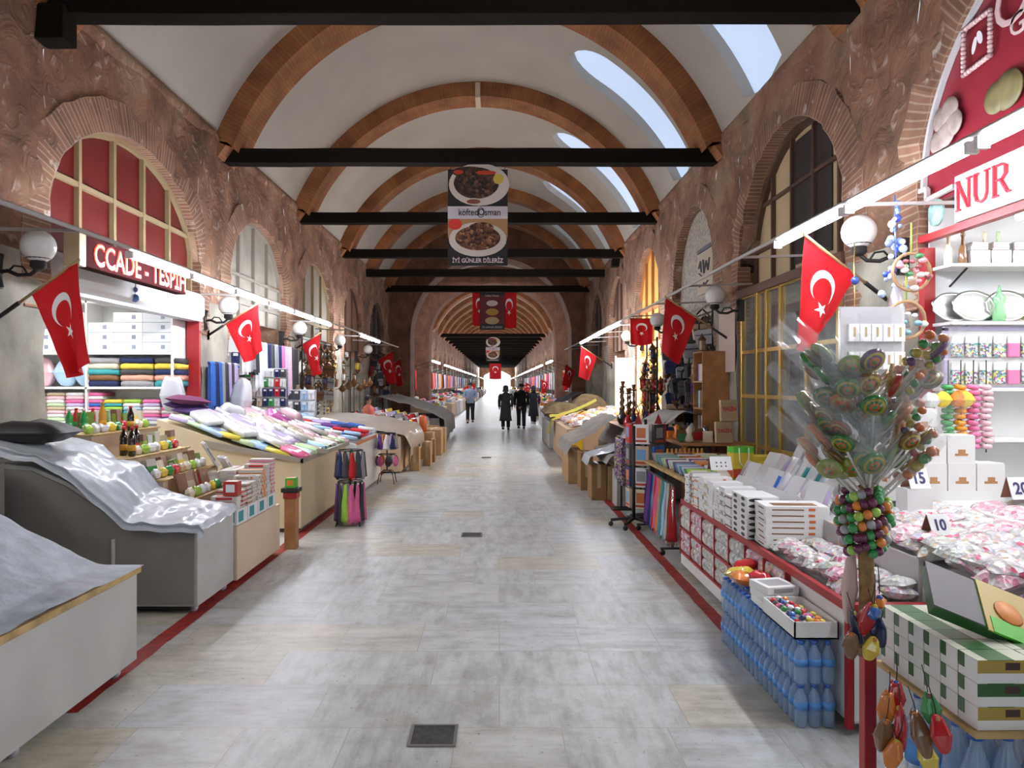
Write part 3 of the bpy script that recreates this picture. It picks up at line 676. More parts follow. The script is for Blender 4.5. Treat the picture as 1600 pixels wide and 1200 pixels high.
# menu banners hung from the beams
FOOD1 = speck_material('dark_meat_print', [(0, (.02, .012, .01)), (.4, (.06, .025, .015)), (.7, (.10, .04, .02)), (.88, (.16, .07, .04))], 22, .5, 0)
FOOD2 = speck_material('brown_meat_print', [(0, (.05, .015, .008)), (.35, (.14, .05, .02)), (.7, (.24, .10, .04)), (.9, (.32, .16, .07))], 26, .5, 0)
PLATE = mat('printed_plate', (.62, .54, .47), .5); BANB = mat('banner_black', (.012, .010, .010), .5); BANW = mat('banner_white', (.60, .55, .58), .5); BANT = mat('banner_tan', (.40, .22, .10), .6)
def disk(mb, cx, cz, rx, rz, y, m=0, n=28, a0=0):
    return mb.add([(cx, y, cz)] + [(cx + rx * math.cos(2 * math.pi * k / n + a0), y, cz + rz * math.sin(2 * math.pi * k / n + a0)) for k in range(n)], [(0, 1 + (k + 1) % n, 1 + k) for k in range(n)], m)
def menu_banner(x, y, z, w_, h, label, kind=0):
    t = thing('menu_banner', label, 'banner', (x, y, z), group=None)
    obj('board', MB().box(-w_ / 2, w_ / 2, -.01, .01, -h, 0).mesh('board', [BANB, BANB, BANB][0], bevel=.002), t)
    k = h / 1.4
    if kind == 0:
        m = MB(); disk(m, .02 * k, -.22 * k, .44 * w_ / .87, .31 * k, -.013); obj('upper_plate', m.mesh('upper_plate', PLATE, fix=False), t)
        m = MB(); disk(m, -.02, -.20 * k, .33, .23 * k, -.016); disk(m, -.12, -.04 * k, .26, .08 * k, -.0165); obj('upper_food', m.mesh('upper_food', FOOD1, fix=False), t)
        m = MB(); disk(m, .3, -.14 * k, .075, .075, -.018); obj('lemon', m.mesh('lemon', mat('print_yellow', (.60, .45, .06)), fix=False), t)
        m = MB(); disk(m, -.28, -.04 * k, .07, .035, -.018); disk(m, .12, -.05 * k, .15, .03, -.018); obj('pepper', m.mesh('pepper', mat('print_red', (.48, .05, .02)), fix=False), t)
        m = MB(); disk(m, -.06, -.47 * k, .13, .05, -.018); obj('sauce_bowl', m.mesh('sauce_bowl', PLATE, fix=False), t); m = MB(); disk(m, -.06, -.47 * k, .10, .035, -.0195); obj('sauce', m.mesh('sauce', mat('print_sauce', (.22, .06, .03)), fix=False), t)
        obj('tan_ground', MB().box(-w_ / 2, w_ / 2, -.0125, -.0115, -1.0 * k, -.70 * k).mesh('tan_ground', BANT), t)
        obj('name_band', MB().box(-w_ / 2, w_ / 2, -.019, -.012, -.72 * k, -.54 * k).mesh('name_band', BANW), t)
        text('köfteci', .14, BANB, (-.13, -.022, -.63 * k), (R(90), 0, 0), t, sx=.8); text('Osman', .14, BANB, (.17, -.022, -.63 * k), (R(90), 0, 0), t, sx=.82)
        m = MB(); m.tube([(.045 + .05 * math.cos(a * .4), -.022, -.63 * k + .07 * math.sin(a * .4)) for a in range(17)], .005, 5); obj('ring_mark', m.mesh('ring_mark', BANB), t)
        m = MB(); disk(m, 0, -1.02 * k, .42, .25 * k, -.014); obj('lower_plate', m.mesh('lower_plate', PLATE, fix=False), t)
        m = MB(); disk(m, 0, -1.0 * k, .33, .18 * k, -.017); disk(m, .05, -.85 * k, .18, .08, -.0168); obj('lower_food', m.mesh('lower_food', FOOD2, fix=False), t)
        m = MB(); disk(m, -.33, -.80 * k, .10, .08, -.018); obj('tomato', m.mesh('tomato', mat('print_tomato', (.62, .04, .02)), fix=False), t)
        text('İYİ GÜNLER DİLERİZ', .085, mat('banner_letters', (.68, .55, .55)), (0, -.014, -1.33 * k), (R(90), 0, 0), t, sx=.9, bold=.002)
    else:
        obj('red_ground', MB().box(-w_ / 2 + .02, w_ / 2 - .02, -.013, -.011, -h + .2, -.1).mesh('red_ground', mat('print_dark_red', (.13, .012, .015))), t)
        for q, (zz, mm, a, b) in enumerate([(-.38, PLATE, .2, .1), (-.68, mat('print_gold', (.50, .28, .06)), .22, .12), (-.98, mat('print_pale_gold', (.50, .36, .18)), .24, .13)]):
            m = MB(); disk(m, 0, zz, a, b, -.016); disk(m, 0, zz + .01, a * .65, b * .55, -.018, 0); obj('dish_print', m.mesh('dish_print', mm, fix=False), t)
        text('köfteci Osman', .10, BANW, (0, -.014, -.12), (R(90), 0, 0), t, sx=.8)
        text('İYİ GÜNLER DİLERİZ', .09, BANW, (0, -.014, -h + .09), (R(90), 0, 0), t, sx=.8)
    mb = MB()
    for sx in (-w_ / 2 + .04, w_ / 2 - .04): mb.tube([(sx, 0, 0), (sx, 0, .12)], .004, 5)
    obj('cord', mb.mesh('cord', IRON), t)
    return t
p = at(746.5, 265, 10.72); menu_banner(p.x, 10.72, p.z, .87, 1.40, 'large hanging menu banner with two plates of grilled meat under the second beam', 0)
p = at(769, 457, 25.5); menu_banner(p.x, 25.46, p.z, .86, 1.30, 'dark red menu banner with three dishes hung between two red flags', 1)
p = at(770, 529, 50); menu_banner(p.x, 50, p.z, .95, 1.55, 'distant menu banner with two white plates over the far aisle', 0)

# left shop sign, roller box
t = thing('led_sign', 'red lit running letter sign over the towel shop', 'sign', (-3.52, 6.15, 2.80))
obj('housing', MB().box(-.06, .06, 0, 1.98, -.115, .14).mesh('housing', mat('led_housing', (.03, .002, .003), .9, spec=.1), bevel=.006), t)
text('CCADE - TESPİH', .27, LED, (.066, .12, .0), (R(90), 0, R(90)), t, ax='LEFT', sx=.92, ext=.003, bold=.006)
text('CCADE - TESPİH', .27, LEDY, (.071, .12, .0), (R(90), 0, R(90)), t, ax='LEFT', sx=.92, ext=.002, bold=-.004, name='lettering_core')
obj('end_cap', MB().box(-.065, .07, -.1, 0, -.125, .15).mesh('end_cap', mat('led_endcap', (.55, .45, .28), .5), bevel=.01), t)
t = thing('roller_shutter_box', 'white rolled shutter box across the top of the towel shop', 'shutter', (XL - .05, 6.45, 2.55))
obj('casing', MB().prism([(-.03, .0), (.12, .0), (.16, .05), (.16, .27), (.10, .33), (-.03, .33)], 0, 3.2, 'y').mesh('casing', WHITE, bevel=.006), t)
obj('guide', MB().box(-.06, .1, 3.16, 3.22, -2.5, 0).mesh('guide', REDP), t); obj('lower_lip', MB().box(-.03, .13, 0, 3.2, -.035, 0).mesh('lower_lip', mat('lip_grey', (.5, .5, .52), .4)), t)
mb = MB(); mb.tube([(.15, 1.35, .33), (.16, 1.36, .2), (.155, 1.35, .08)], .006, 6).ball((.16, 1.35, .06), .045, 0, 10).ball((.16, 1.35, .15), .03, 0, 10)
obj('evil_eye_charm', mb.mesh('evil_eye_charm', mat('blue_glass', (.10, .18, .5), .1, coat=1)), label='blue glass bead charm hung on the white shutter box', cat='ornament', loc=t.location)
# right: maroon lunette board and shop name
lo = ROPEN[1]
root = lunette(XR, 1, lo, RS, RR, 3.02, MAROON, None, inset=.02)
yc, hw = (lo[0] + lo[1]) / 2, (lo[1] - lo[0]) / 2
mb = MB()
for i in range(30):
    a, b = math.pi * i / 30, math.pi * (i + 1) / 30
    mb.bar((XR, yc + hw * .985 * math.cos(a), RS + RR * .985 * math.sin(a)), (XR, yc + hw * .985 * math.cos(b), RS + RR * .985 * math.sin(b)), .035)
obj('board_rim', mb.mesh('board_rim', mat('rim_grey', (.55, .55, .55), .4)), root)
def rp(px_, py_, dx=0):  # point on the right wall plane seen at a picture position
    Y = XR * F / (px_ - 780); return (XR - dx, Y, 1.7 - (py_ - 600) * Y / F)
PINKW = mat('sign_pink_white', (.62, .42, .42), .5); SW = mat('sign_white', (.78, .76, .78), .45)
mb = MB()
Q = [rp(1508, 48), rp(1550, 16), rp(1550, 86), rp(1508, 118)]
for a, b in zip(Q, Q[1:] + Q[:1]):
    a, b = Vector(a), Vector(b)
    n = max(6, int((b - a).length / .028))
    for i in range(n + 1): q = a.lerp(b, i / n); mb.ball((q.x - .012, q.y, q.z), .019, 0, 6)
obj('beaded_border', mb.mesh('beaded_border', PINKW), root)
q = rp(1530, 68); mb = MB()
for dy, dz, r1, r2, an in ((.03, .0, .022, .055, .3), (-.025, .03, .026, .05, -.4)):
    mb.add([(XR - .014, q[1] + dy + r1 * math.cos(a) * math.cos(an) - r2 * math.sin(a) * math.sin(an), q[2] + dz + r1 * math.cos(a) * math.sin(an) + r2 * math.sin(a) * math.cos(an)) for a in [k * math.pi / 8 for k in range(16)]], [tuple(range(16))])
obj('almond_emblem', mb.mesh('almond_emblem', SW, fix=False), root)
q = rp(1585, 5); text('O', .42, PINKW, (XR - .015, q[1], q[2]), (R(90), 0, R(-90)), root)
q = rp(1594, 38); text('GE', .2, PINKW, (XR - .015, q[1] - .05, q[2]), (R(90), 0, R(-90)), root)
def disc_print(nm, spots, m):
    mb = MB()
    for (a_, b_, r_) in spots:
        q = rp(a_, b_); Q = MB().lathe([(r_ * .3, -.006), (r_, -.004), (r_ * .98, .004), (r_ * .5, .010), (.001, .013)], 20)
        mb.add([(XR - .014 - z, q[1] + x, q[2] + y * .9) for x, y, z in Q.v], Q.f, 0, True)
    obj(nm, mb.mesh(nm, m), root)
disc_print('printed_sweets', ((1578, 140, .135), (1560, 152, .115)), mat('sweet_olive', (.17, .14, .055), .5, noise_s=9, noise_a=.4))
disc_print('printed_delight', ((1486, 172, .10), (1474, 186, .10), (1492, 192, .10), (1480, 208, .11), (1468, 222, .09)), mat('delight_print', (.36, .28, .25), .5, noise_s=14, noise_a=.4))
# stepped white edge below the board
mb = MB(); pts = [rp(1434, 303, .02), rp(1453, 295, .02), rp(1453, 313, .02), rp(1496, 291, .02)]
for a, b in zip(pts, pts[1:]): mb.bar(a, b, .03)
obj('stepped_edge', mb.mesh('stepped_edge', mat('rim_cream', (.62, .55, .52), .5)), root)
# NUR board
t = thing('shop_name_board', 'white shop board with red serif NUR letters under the maroon lunette', 'sign', (XR - .05, 3.25, 2.79))
obj('panel', MB().prism([(0, 0), (1.73, .0), (1.73, .31), (0, .31)], -.02, .02, 'x').mesh('panel', SW, bevel=.003), t)
REDL = mat('sign_red_letters', (.62, .03, .05), .4)
def glyph(name, strokes, y0, sc):
    mb = MB()
    for x0, z0, x1, z1, th in strokes:
        mb.bar((-.028, y0 - x0 * sc, .07 + z0 * sc), (-.028, y0 - x1 * sc, .07 + z1 * sc), th * sc, 0, .012)
    obj(name, mb.mesh(name, REDL), t)
S = .19
glyph('letter_n', [(.12, 0, .12, 1, .09), (.12, 1, .72, 0, .17), (.72, 0, .72, 1, .09), (0, 0, .26, 0, .07), (0, 1, .2, 1, .07), (.58, 1, .86, 1, .07)], 1.70, S)
glyph('letter_u', [(.12, 1, .12, .25, .17), (.12, .28, .2, .08, .15), (.2, .08, .4, .0, .12), (.4, 0, .6, .08, .1), (.6, .08, .68, .28, .09), (.68, .25, .68, 1, .08), (0, 1, .26, 1, .07), (.55, 1, .82, 1, .07)], 1.515, S)
glyph('letter_r', [(.14, 0, .14, 1, .17), (.14, .98, .5, .98, .08), (.5, .98, .66, .88, .12), (.68, .9, .68, .62, .17), (.66, .64, .5, .5, .12), (.14, .5, .5, .5, .08), (.42, .5, .74, .04, .17), (0, 0, .3, 0, .07), (0, 1, .14, 1, .07), (.68, .02, .88, .02, .07)], 1.335, S)
obj('red_sill', MB().box(-.02, .04, 0, 2.16, -.06, -.01).mesh('red_sill', REDP), t)
q = rp(1474, 332, .05)
mb = MB(); mb.lathe([(.001, -.01), (.085, -.01), (.085, .01), (.001, .01)], 24); mb.v = [(z, x, y * 1.12) for x, y, z in mb.v]
t2 = thing('round_sign', 'round pale teal sticker sign beside the NUR board', 'sign', (q[0], q[1], q[2]))
obj('disc', mb.mesh('disc', mat('teal_disc', (.36, .56, .52), .5, noise_s=25, noise_a=.35)), t2)
# red door frame of the sweet shop
struct('trim_shop_frame', MB().box(XR - .03, XR + .05, 5.40, 5.47, 0, 2.70), REDP)
# small lettered board on the speckled lunette
q = at(1094, 425, 11.55); t = thing('lettered_board', 'small cream board with dark brush lettering on the speckled lunette', 'sign', (XR + .07, 11.5, 3.45))
obj('panel', MB().box(-.01, .01, -.42, .42, -.33, .33).mesh('panel', mat('board_cream', (.50, .42, .32), .7), bevel=.004), t)
mb = MB()
for (a, b, c, d) in ((-.3, .1, -.2, .2), (-.2, .2, -.15, .02), (-.05, .2, 0, -.02), (.0, -.02, .12, .16), (.12, .16, .22, .0), (.22, 0, .3, .18), (-.3, .02, -.1, -.06), (-.28, -.2, -.2, -.2), (.08, -.2, .22, -.16), (-.02, -.2, .0, -.16)):
    mb.bar((-.016, -a, b), (-.016, -c, d), .035, 0, .01)
obj('brush_marks', mb.mesh('brush_marks', mat('ink_grey', (.12, .13, .15), .7)), t)
obj('top_band', MB().box(-.015, .0, -.42, .42, .34, .40).mesh('top_band', mat('ink_grey')), t)
# ---------------------------------------------------------------- kinds of goods
def carton_me(d, style=0, base=WHITE, name='carton'):
    def mk():
        x, y, z = d[0] / 2, d[1] / 2, d[2]; e = .0012; mb = MB().box(-x, x, -y, y, 0, z, 0)
        if style == 0: mb.box(-x - e, x + e, -y - e, y + e, z * .30, z * .62, 1)
        elif style == 1: mb.box(-x * .62, x * .62, -y - e, y + e, z * .25, z * .8, 1); mb.box(-x * .7, x * .7, -y * .6, y * .6, z * .5, z + e, 1)
        elif style == 2: mb.box(-x - e, x + e, -y - e, y + e, 0, z * .22, 1); mb.box(-x - e, x + e, -y * .5, y * .5, z * .3, z + e, 1)
        elif style == 3:
            mb.box(-x * .8, x * .2, -y - e, y + e, z * .32, z * .55, 1); mb.box(x * .35, x * .55, -y - e * 2, y + e * 2, z * .3, z * .7, 2); mb.box(-x - e, x + e, -y * .6, y * .3, z * .32, z * .55, 1)
            mb.box(-x * .7, x * .7, -y * .7, y * .1, z * .5, z + e, 1)
        return mb.mesh(name, [base, TINTM, mat('print_orange', (.62, .14, .03), .5)])
    return cached((name, d, style, base.name), mk)
def pillow_me(d, m, seed=0, name='packet', ex=4, rough=.12, n=10):
    def mk():
        x, y, h = d[0] / 2, d[1] / 2, d[2]; mb = MB()
        def prof(u, v): a, b = abs(2 * u - 1), abs(2 * v - 1); return (1 - a ** ex) * (1 - b ** ex) ** .8
        def top(u, v): return ((2 * u - 1) * x * (1 + .05 * nz(v * 3, seed)), (2 * v - 1) * y * (1 + .05 * nz(u * 3, seed + 3)), h * (.5 + .5 * prof(u, v) * (1 + rough * 3 * nz(u * 4, v * 4, seed))))
        def bot(u, v): p_ = prof(u, v); return ((2 * u - 1) * x * (1 + .05 * nz(v * 3, seed)), (2 * v - 1) * y * (1 + .05 * nz(u * 3, seed + 3)), h * (.5 - .5 * p_))
        mb.grid(top, n, n); mb.grid(lambda u, v: bot(1 - u, v), n, n)
        me = mb.mesh(name, m, fix=False)
        return me
    return cached((name, d, m.name, seed), mk)
def fold_me(d, seed=0, name='folded_cloth', m=None):   # folded textile: rolled front edge, layers
    def mk():
        x, y, h = d[0] / 2, d[1] / 2, d[2]; mb = MB(); k = 10; P = []
        for i in range(k + 1): a = -math.pi / 2 + math.pi * i / k; P.append((-x + h * .5 - h * .5 * math.cos(a), h * .5 + h * .5 * math.sin(a)))
        P += [(x * .98, h * .97), (x, h * .70), (x * .96, h * .52), (x, h * .45), (x * .97, h * .03)]
        n = 7; vs = []; L = len(P)
        for j in range(n + 1):
            v = j / n; yy = -y + 2 * y * v; sw = 1 - .10 * (abs(2 * v - 1) ** 6)
            for (a, b) in P: vs.append((a * (1 + .03 * nz(v * 3, seed)), yy * (1 + .03 * nz(a * 9, seed)), b * sw * (1 + .18 * nz(a * 7, v * 4, seed) * (b > h * .3))))
        fs = [(j * L + i, j * L + (i + 1) % L, (j + 1) * L + (i + 1) % L, (j + 1) * L + i) for j in range(n) for i in range(L)] + [tuple(range(L))[::-1], tuple(n * L + i for i in range(L))]
        mb.add(vs, fs, 0, True)
        return mb.mesh(name, m or TINTC)
    return cached((name, d, seed), mk)
def scarf_me(w_, h, seed=0, name='scarf', fringe=True, m=None):   # cloth folded over a rail, hanging in pleats
    def mk():
        mb = MB()
        mb.grid(lambda u, v: ((u - .5) * w_ * (1 + .15 * v), .018 * math.sin(u * 14 + seed) * (.4 + v) + .012 - .004 * v, -h * v * (1 + .03 * nz(u * 3, seed))), 14, 8)
        mb.grid(lambda u, v: ((u - .5) * w_ * (1 + .12 * v), -.018 * math.sin(u * 12 + seed + 1) * (.4 + v) - .02, -h * .93 * v * (1 + .03 * nz(u * 4, seed + 2))), 14, 8)
        mb.tube([(-w_ / 2, 0, 0), (w_ / 2, 0, 0)], .024, 8)
        if fringe:
            for k in range(7):
                x = (-.5 + (k + .5) / 7) * w_ * 1.1; mb.tube([(x, .01, -h * .99), (x + .004, .01, -h * 1.06)], .006, 4)
        return mb.mesh(name, m or TINTC, fix=False)
    return cached((name, w_, h, seed), mk)
def strip_scarf_me(h, seed=0):   # gathered scarf tied over a ring, flaring to a fringe
    def mk():
        mb = MB(); n = 12; vs = []; L = 9
        for i in range(L):
            f = i / (L - 1)
            for q in range(n):
                a = 2 * math.pi * q / n; rr = (.014 + .030 * f ** .8) * (1 + .35 * math.sin(a * 4 + seed) * f); vs.append((rr * 1.15 * math.cos(a) + .012 * nz(f * 3, seed), rr * .62 * math.sin(a), -h * f))
        mb.add(vs, [(i * n + q, i * n + (q + 1) % n, (i + 1) * n + (q + 1) % n, (i + 1) * n + q) for i in range(L - 1) for q in range(n)] + [tuple(range(n)), tuple((L - 1) * n + q for q in range(n))[::-1]], 0, True)
        for q in range(6): mb.tube([((q - 2.5) * .014, 0, -h * .99), ((q - 2.5) * .017, .004, -h * 1.09)], .004, 4)
        return mb.mesh('scarf', TINTC)
    return cached(('sscarf', h, seed), mk)
def bottle(name, label, loc, body_m, cap_m, lab_m, h=.24, r=.032, cat='bottle', group=None, rot=0):
    t = thing(name, label, cat, loc, (0, 0, rot), group)
    k = h / .24; q = r / .032
    obj('glass', cached(('bt', body_m.name, h), lambda: MB().lathe([(.026 * q, 0), (.032 * q, .012 * k), (.032 * q, .10 * k), (.029 * q, .115 * k), (.032 * q, .13 * k), (.03 * q, .16 * k), (.014 * q, .205 * k), (.012 * q, .225 * k)], 16).mesh('glass', body_m)), t)
    obj('cap', cached(('bc', cap_m.name, h), lambda: MB().lathe([(.0145 * q, .222 * k), (.0145 * q, .242 * k), (.012 * q, .244 * k)], 12).mesh('cap', cap_m)), t)
    obj('paper_label', cached(('bl', lab_m.name, h), lambda: MB().lathe([(.0328 * q, .045 * k), (.0328 * q, .095 * k)], 16).mesh('paper_label', lab_m)), t)
    return t
def pick(*names): n = rnd.choice(names); return n, tuple(min(1, max(0, c * rnd.uniform(.85, 1.1))) for c in COLS[n])
def rot_pt(p, o, a): c, s = math.cos(a), math.sin(a); return (o[0] + p[0] * c - p[1] * s, o[1] + p[0] * s + p[1] * c, p[2])

# ---------------------------------------------------------------- left: covered counter at the front
t = thing('covered_counter', 'pale grey laminate counter at the near left under a blue-grey sheet', 'counter', (-2.16, 2.0, 0))
obj('body', MB().prism([(-1.7, .06), (0, .06), (0, .585), (-.35, .61), (-.6, .74), (-.85, .88), (-1.7, 1.13)], 0, 2.39, 'y').mesh('body', GREYP, bevel=.004), t)
obj('edge_trim', MB().box(-.01, .02, -.01, 2.405, .575, .612).mesh('edge_trim', PINE, bevel=.004), t)
obj('plinth', MB().box(-1.6, -.08, .05, 2.3, .03, .06).mesh('plinth', IRON), t)
def caster():
    m = MB().lathe([(.028, -.014), (.03, 0), (.028, .014)], 14); m.v = [(x, z, y + .03) for x, y, z in m.v]
    m.box(-.022, .022, -.02, .02, .045, .066); return m.mesh('wheel', mat('wheel_grey', (.42, .42, .48), .4))
for y in (1.35, 2.25): obj('wheel', cached('cst', caster), t, (-.06, y, 0))
def sheetA(u, v):
    x = -2.13 - 1.75 * u; y = 1.98 + 2.44 * v; d = -2.16 - x
    z = .62 + .03 * max(0, d) + .37 * max(0, min(1, (d - .2) / .75)) ** 1.15 + .33 * max(0, (d - .95))
    z += .018 * nz(x * 4, y * 3) + .008 * nz(x * 14, y * 11) + .02 * abs(nz(x * 2 + y, y * 1.4, 4))
    if v > .985: z -= .05
    return (x, y, max(z, .615))
obj('plastic_sheet', MB().grid(sheetA, 60, 80).mesh('plastic_sheet', SHEETB, fix=False), label='crumpled blue-grey sheet sloping over the nearest left counter', cat='cover')
# second counter, stepped, under a clear sheet
t = thing('stepped_counter', 'grey two-step counter draped with a translucent white sheet', 'counter', (-2.22, 5.42, 0))
obj('body', MB().prism([(-1.68, .06), (0, .06), (0, .655), (-.52, .655), (-.74, .83), (-.97, .98), (-1.22, 1.09), (-1.68, 1.14)], 0, .73, 'y').mesh('body', GREYP, bevel=.004), t)
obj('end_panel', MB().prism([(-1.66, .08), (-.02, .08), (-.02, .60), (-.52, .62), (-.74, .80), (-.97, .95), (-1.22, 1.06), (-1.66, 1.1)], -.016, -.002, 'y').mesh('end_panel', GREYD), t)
obj('plinth', MB().box(-1.6, -.08, .05, .68, .02, .06).mesh('plinth', IRON), t)
mb = MB().box(-.62, -.6, -.03, -.016, .12, .56)
obj('door_edge', mb.mesh('door_edge', mat('edge_pale', (.55, .53, .5), .4)), t)
for y in (.08, .65): obj('wheel', cached('cst', caster), t, (-.06, y, 0))
PN = [(-3.80, 1.27), (-3.48, 1.21), (-3.19, 1.10), (-2.97, .90), (-2.73, .70), (-2.50, .672), (-2.26, .678), (-2.17, .67)]
PF = [(-3.84, 1.30), (-3.31, 1.20), (-3.20, 1.08), (-2.97, 1.02), (-2.84, .84), (-2.68, .775), (-2.35, .71), (-2.17, .69)]
def lerp_prof(P, u): k = u * (len(P) - 1); i = min(int(k), len(P) - 2); f = k - i; f = f * f * (3 - 2 * f) * .5 + f * .5; return P[i][0] + (P[i + 1][0] - P[i][0]) * f, P[i][1] + (P[i + 1][1] - P[i][1]) * f
def sheetB(u, v):
    a = lerp_prof(PN, u); b = lerp_prof(PF, u); v2 = max(0, min(1, (v - .06) / .9)); x = a[0] + (b[0] - a[0]) * v2; z = a[1] + (b[1] - a[1]) * v2; y = 5.30 + .85 * v
    z += .03 * math.sin(v2 * 3.1) * (u < .85) + .028 * nz(x * 5, y * 5, 2) + .012 * nz(x * 14, y * 14)
    if v < .06: z -= .055 * (1 - v / .06); y += .05
    if u > .97: z -= .035; x += .012
    return (x, y, max(z, .67) if .06 <= v <= .97 and u <= .97 else z)
obj('plastic_sheet', MB().grid(sheetB, 80, 44).mesh('plastic_sheet', SHEET, fix=False), label='milky plastic sheet flowing down the stepped second counter', cat='cover')
obj('black_cloth_bundle', pillow_me((.62, .34, .17), IRON, 5, 'bundle'), loc=(-3.62, 5.32, 1.10) if 0 else (-3.55, 5.60, 1.25), label='crumpled black cloth bundle lying on the back of the stepped counter', cat='cloth')
t = thing('grey_cupboard', 'plain dark grey cupboard against the nearest left pier', 'cupboard', (-3.68, 4.55, 0))
obj('body', MB().box(-.27, .12, 0, .75, 0, 1.13).mesh('body', GREYD, bevel=.004), t); obj('door', MB().box(-.2, .06, -.014, -.001, .05, 1.05).mesh('door', GREYD, bevel=.003), t)

# third stall: souvenir sweets on steps
t = thing('souvenir_stall', 'peach fronted stepped stall with boxed sweets and bottles', 'stall', (-2.2, 6.18, 0))
obj('body', MB().prism([(-1.7, .05), (0, .05), (0, .50), (-.38, .50), (-.38, .72), (-.62, .72), (-.62, .88), (-.92, .88), (-.92, 1.06), (-1.22, 1.06), (-1.22, 1.26), (-1.7, 1.26)], 0, 1.2, 'y').mesh('body', PEACH, bevel=.003), t)
for k, (x0, z) in enumerate(((-.38, .72), (-.62, .88), (-.92, 1.06), (-1.22, 1.26))):
    obj('step_board', MB().box(x0 - .24, x0 + .02, -.015, 1.21, z, z + .014).mesh('step_board', PINE, bevel=.002), t)
t = thing('wooden_post', 'reddish wood post with red and black cap beside the souvenir stall', 'post', (-2.15, 7.62, 0))
obj('shaft', MB().box(-.06, .06, -.06, .06, 0, .52).mesh('shaft', WOOD, bevel=.005), t); obj('red_collar', MB().box(-.07, .07, -.07, .07, .52, .585).mesh('red_collar', REDP, bevel=.01), t); obj('black_cap', MB().box(-.09, .09, -.08, .08, .585, .63).mesh('black_cap', IRON, bevel=.01), t)
SH = 'on the souvenir stall'
# boxes on the front ledge, a printed box row under them
for k in range(4):
    obj('printed_box', cached('ppb', lambda: MB().box(-.1, .1, -.13, .13, 0, .13, 0).box(.1, .1015, -.09, .03, .02, .11, 1).box(-.07, .08, -.1315, -.13, .03, .11, 1).mesh('printed_box', [WHITE, mat('teal_print', (.03, .28, .33), .5)], bevel=0)), loc=(-2.31, 6.33 + .275 * k, .505), label='white box with teal print on the front ledge, %s from the front' % ORD[k], cat='box', group='teal printed boxes on the ledge')
fr = [('red', 1), ('red', 0), ('brown', 0), ('beige', 0), ('brown', 3), ('orange', 2), ('red', 1), ('pink', 0)]
for c in range(8):
    nm, st = fr[c]; n = [3, 4, 5, 5, 6, 7, 8, 9][c]
    for k in range(n):
        obj('flat_box', carton_me((.22, .105, .036), st, mat('box_white', (.66, .63, .58), .4), 'flat_box'), loc=(-2.32 - rnd.uniform(0, .015), 6.26 + .135 * c + rnd.uniform(-.004, .004), .637 + .0372 * k), rot=(0, 0, rnd.uniform(-.05, .05)), col=COLS[nm],
            label='flat white and %s sweet box, %s up in the %s stack at the ledge' % (nm, ORD[k], ORD[c]), cat='box', group='flat boxes stacked along the ledge')
for k in range(6):
    nm, cc = pick('white', 'grey', 'lilac', 'white', 'pale blue', 'cream')
    obj('long_box', carton_me((.07, .42, .05), [0, 2][k % 2], mat('box_white'), 'long_box'), loc=(-2.50 - .085 * (k // 3), 7.08 + .0 * k, .737 + .052 * (k % 3)), rot=(0, 0, .02 * (k - 2)), col=cc if k else COLS['lime green'], label='long shiny %s box, %s of the pile behind the ledge' % (nm, ORD[k]), cat='box', group='long boxes behind the ledge')
obj('green_carton', carton_me((.1, .12, .1), 1, mat('bright_green', (.08, .45, .03), .4), 'green_carton'), loc=(-2.15, 7.62, .632), col=COLS['orange'], label='bright green and orange carton overhanging the wooden post', cat='box')
obj('red_carton', carton_me((.12, .10, .12), 1, mat('deep_red', (.45, .03, .02), .4), 'red_carton'), loc=(-2.265, 6.22, .77) if 0 else (-2.42, 6.24, .79) if 0 else (-2.27, 6.26, .755), col=COLS['white'], label='small red carton on the nearest stack of flat boxes', cat='box')
tiers = [(-2.68, .736, .14), (-2.97, .896, .16), (-3.25, 1.076, .17), (-3.55, 1.276, .19)]
names_ = {0: ['brown', 'beige', 'brown', 'red', 'grey', 'white', 'white', 'cream'], 1: ['green', 'cream', 'lime green', 'white', 'yellow', 'beige', 'cream', 'orange'], 2: ['cream', 'red', 'yellow', 'lime green', 'white', 'lime green', 'beige', 'yellow'], 3: ['orange', 'white', 'beige', 'green', 'lime green', 'red', 'yellow', 'cream']}
for r_, (x, z, hh) in enumerate(tiers):
    for c in range(8):
        y = 6.29 + .137 * c
        if r_ == 2 and c < 3: continue
        if r_ == 3 and c < 4: continue
        nm = names_[r_][c]; d = (.055, .115, round(hh * [.75, 1, .85, 1][(c + r_) % 4], 3))
        if r_ == 0 and c < 4: d = (.03, .2 if 0 else .12, .2)
        base = [mat('box_cream', (.62, .55, .40), .35, coat=.3), mat('box_white'), mat('box_green', (.16, .30, .05), .35), mat('box_brown', (.26, .14, .09), .35)][(c * 3 + r_) % 4 if r_ else (3 if c < 4 else 1)]
        obj('sweet_box', carton_me(d, [1, 0, 2, 1][(c + r_) % 4], base, 'sweet_box'), loc=(x + rnd.uniform(-.02, .02), y, z), rot=(0, -R(14) if r_ < 2 else -R(4), rnd.uniform(-.25, .25)), col=COLS[nm],
            label='upright %s sweet box, %s from the front on the %s souvenir step' % (nm, ORD[c], ORD[r_]), cat='box', group='upright boxes on the steps of the souvenir stall')
        if r_ in (1, 3) and c % 2:
            nm2 = rnd.choice(['lime green', 'yellow', 'red', 'white'])
            obj('sweet_box', carton_me((.05, .09, .09), 1, mat('box_cream'), 'sweet_box_small'), loc=(x - .09, y + .02, z), rot=(0, 0, rnd.uniform(-.3, .3)), col=COLS[nm2], label='small %s box tucked behind the %s upright box of the %s step' % (nm2, ORD[c], ORD[r_]), cat='box', group='upright boxes on the steps of the souvenir stall')
SACH = ['cream', 'white', 'red', 'lime green', 'yellow', 'beige', 'white', 'green']
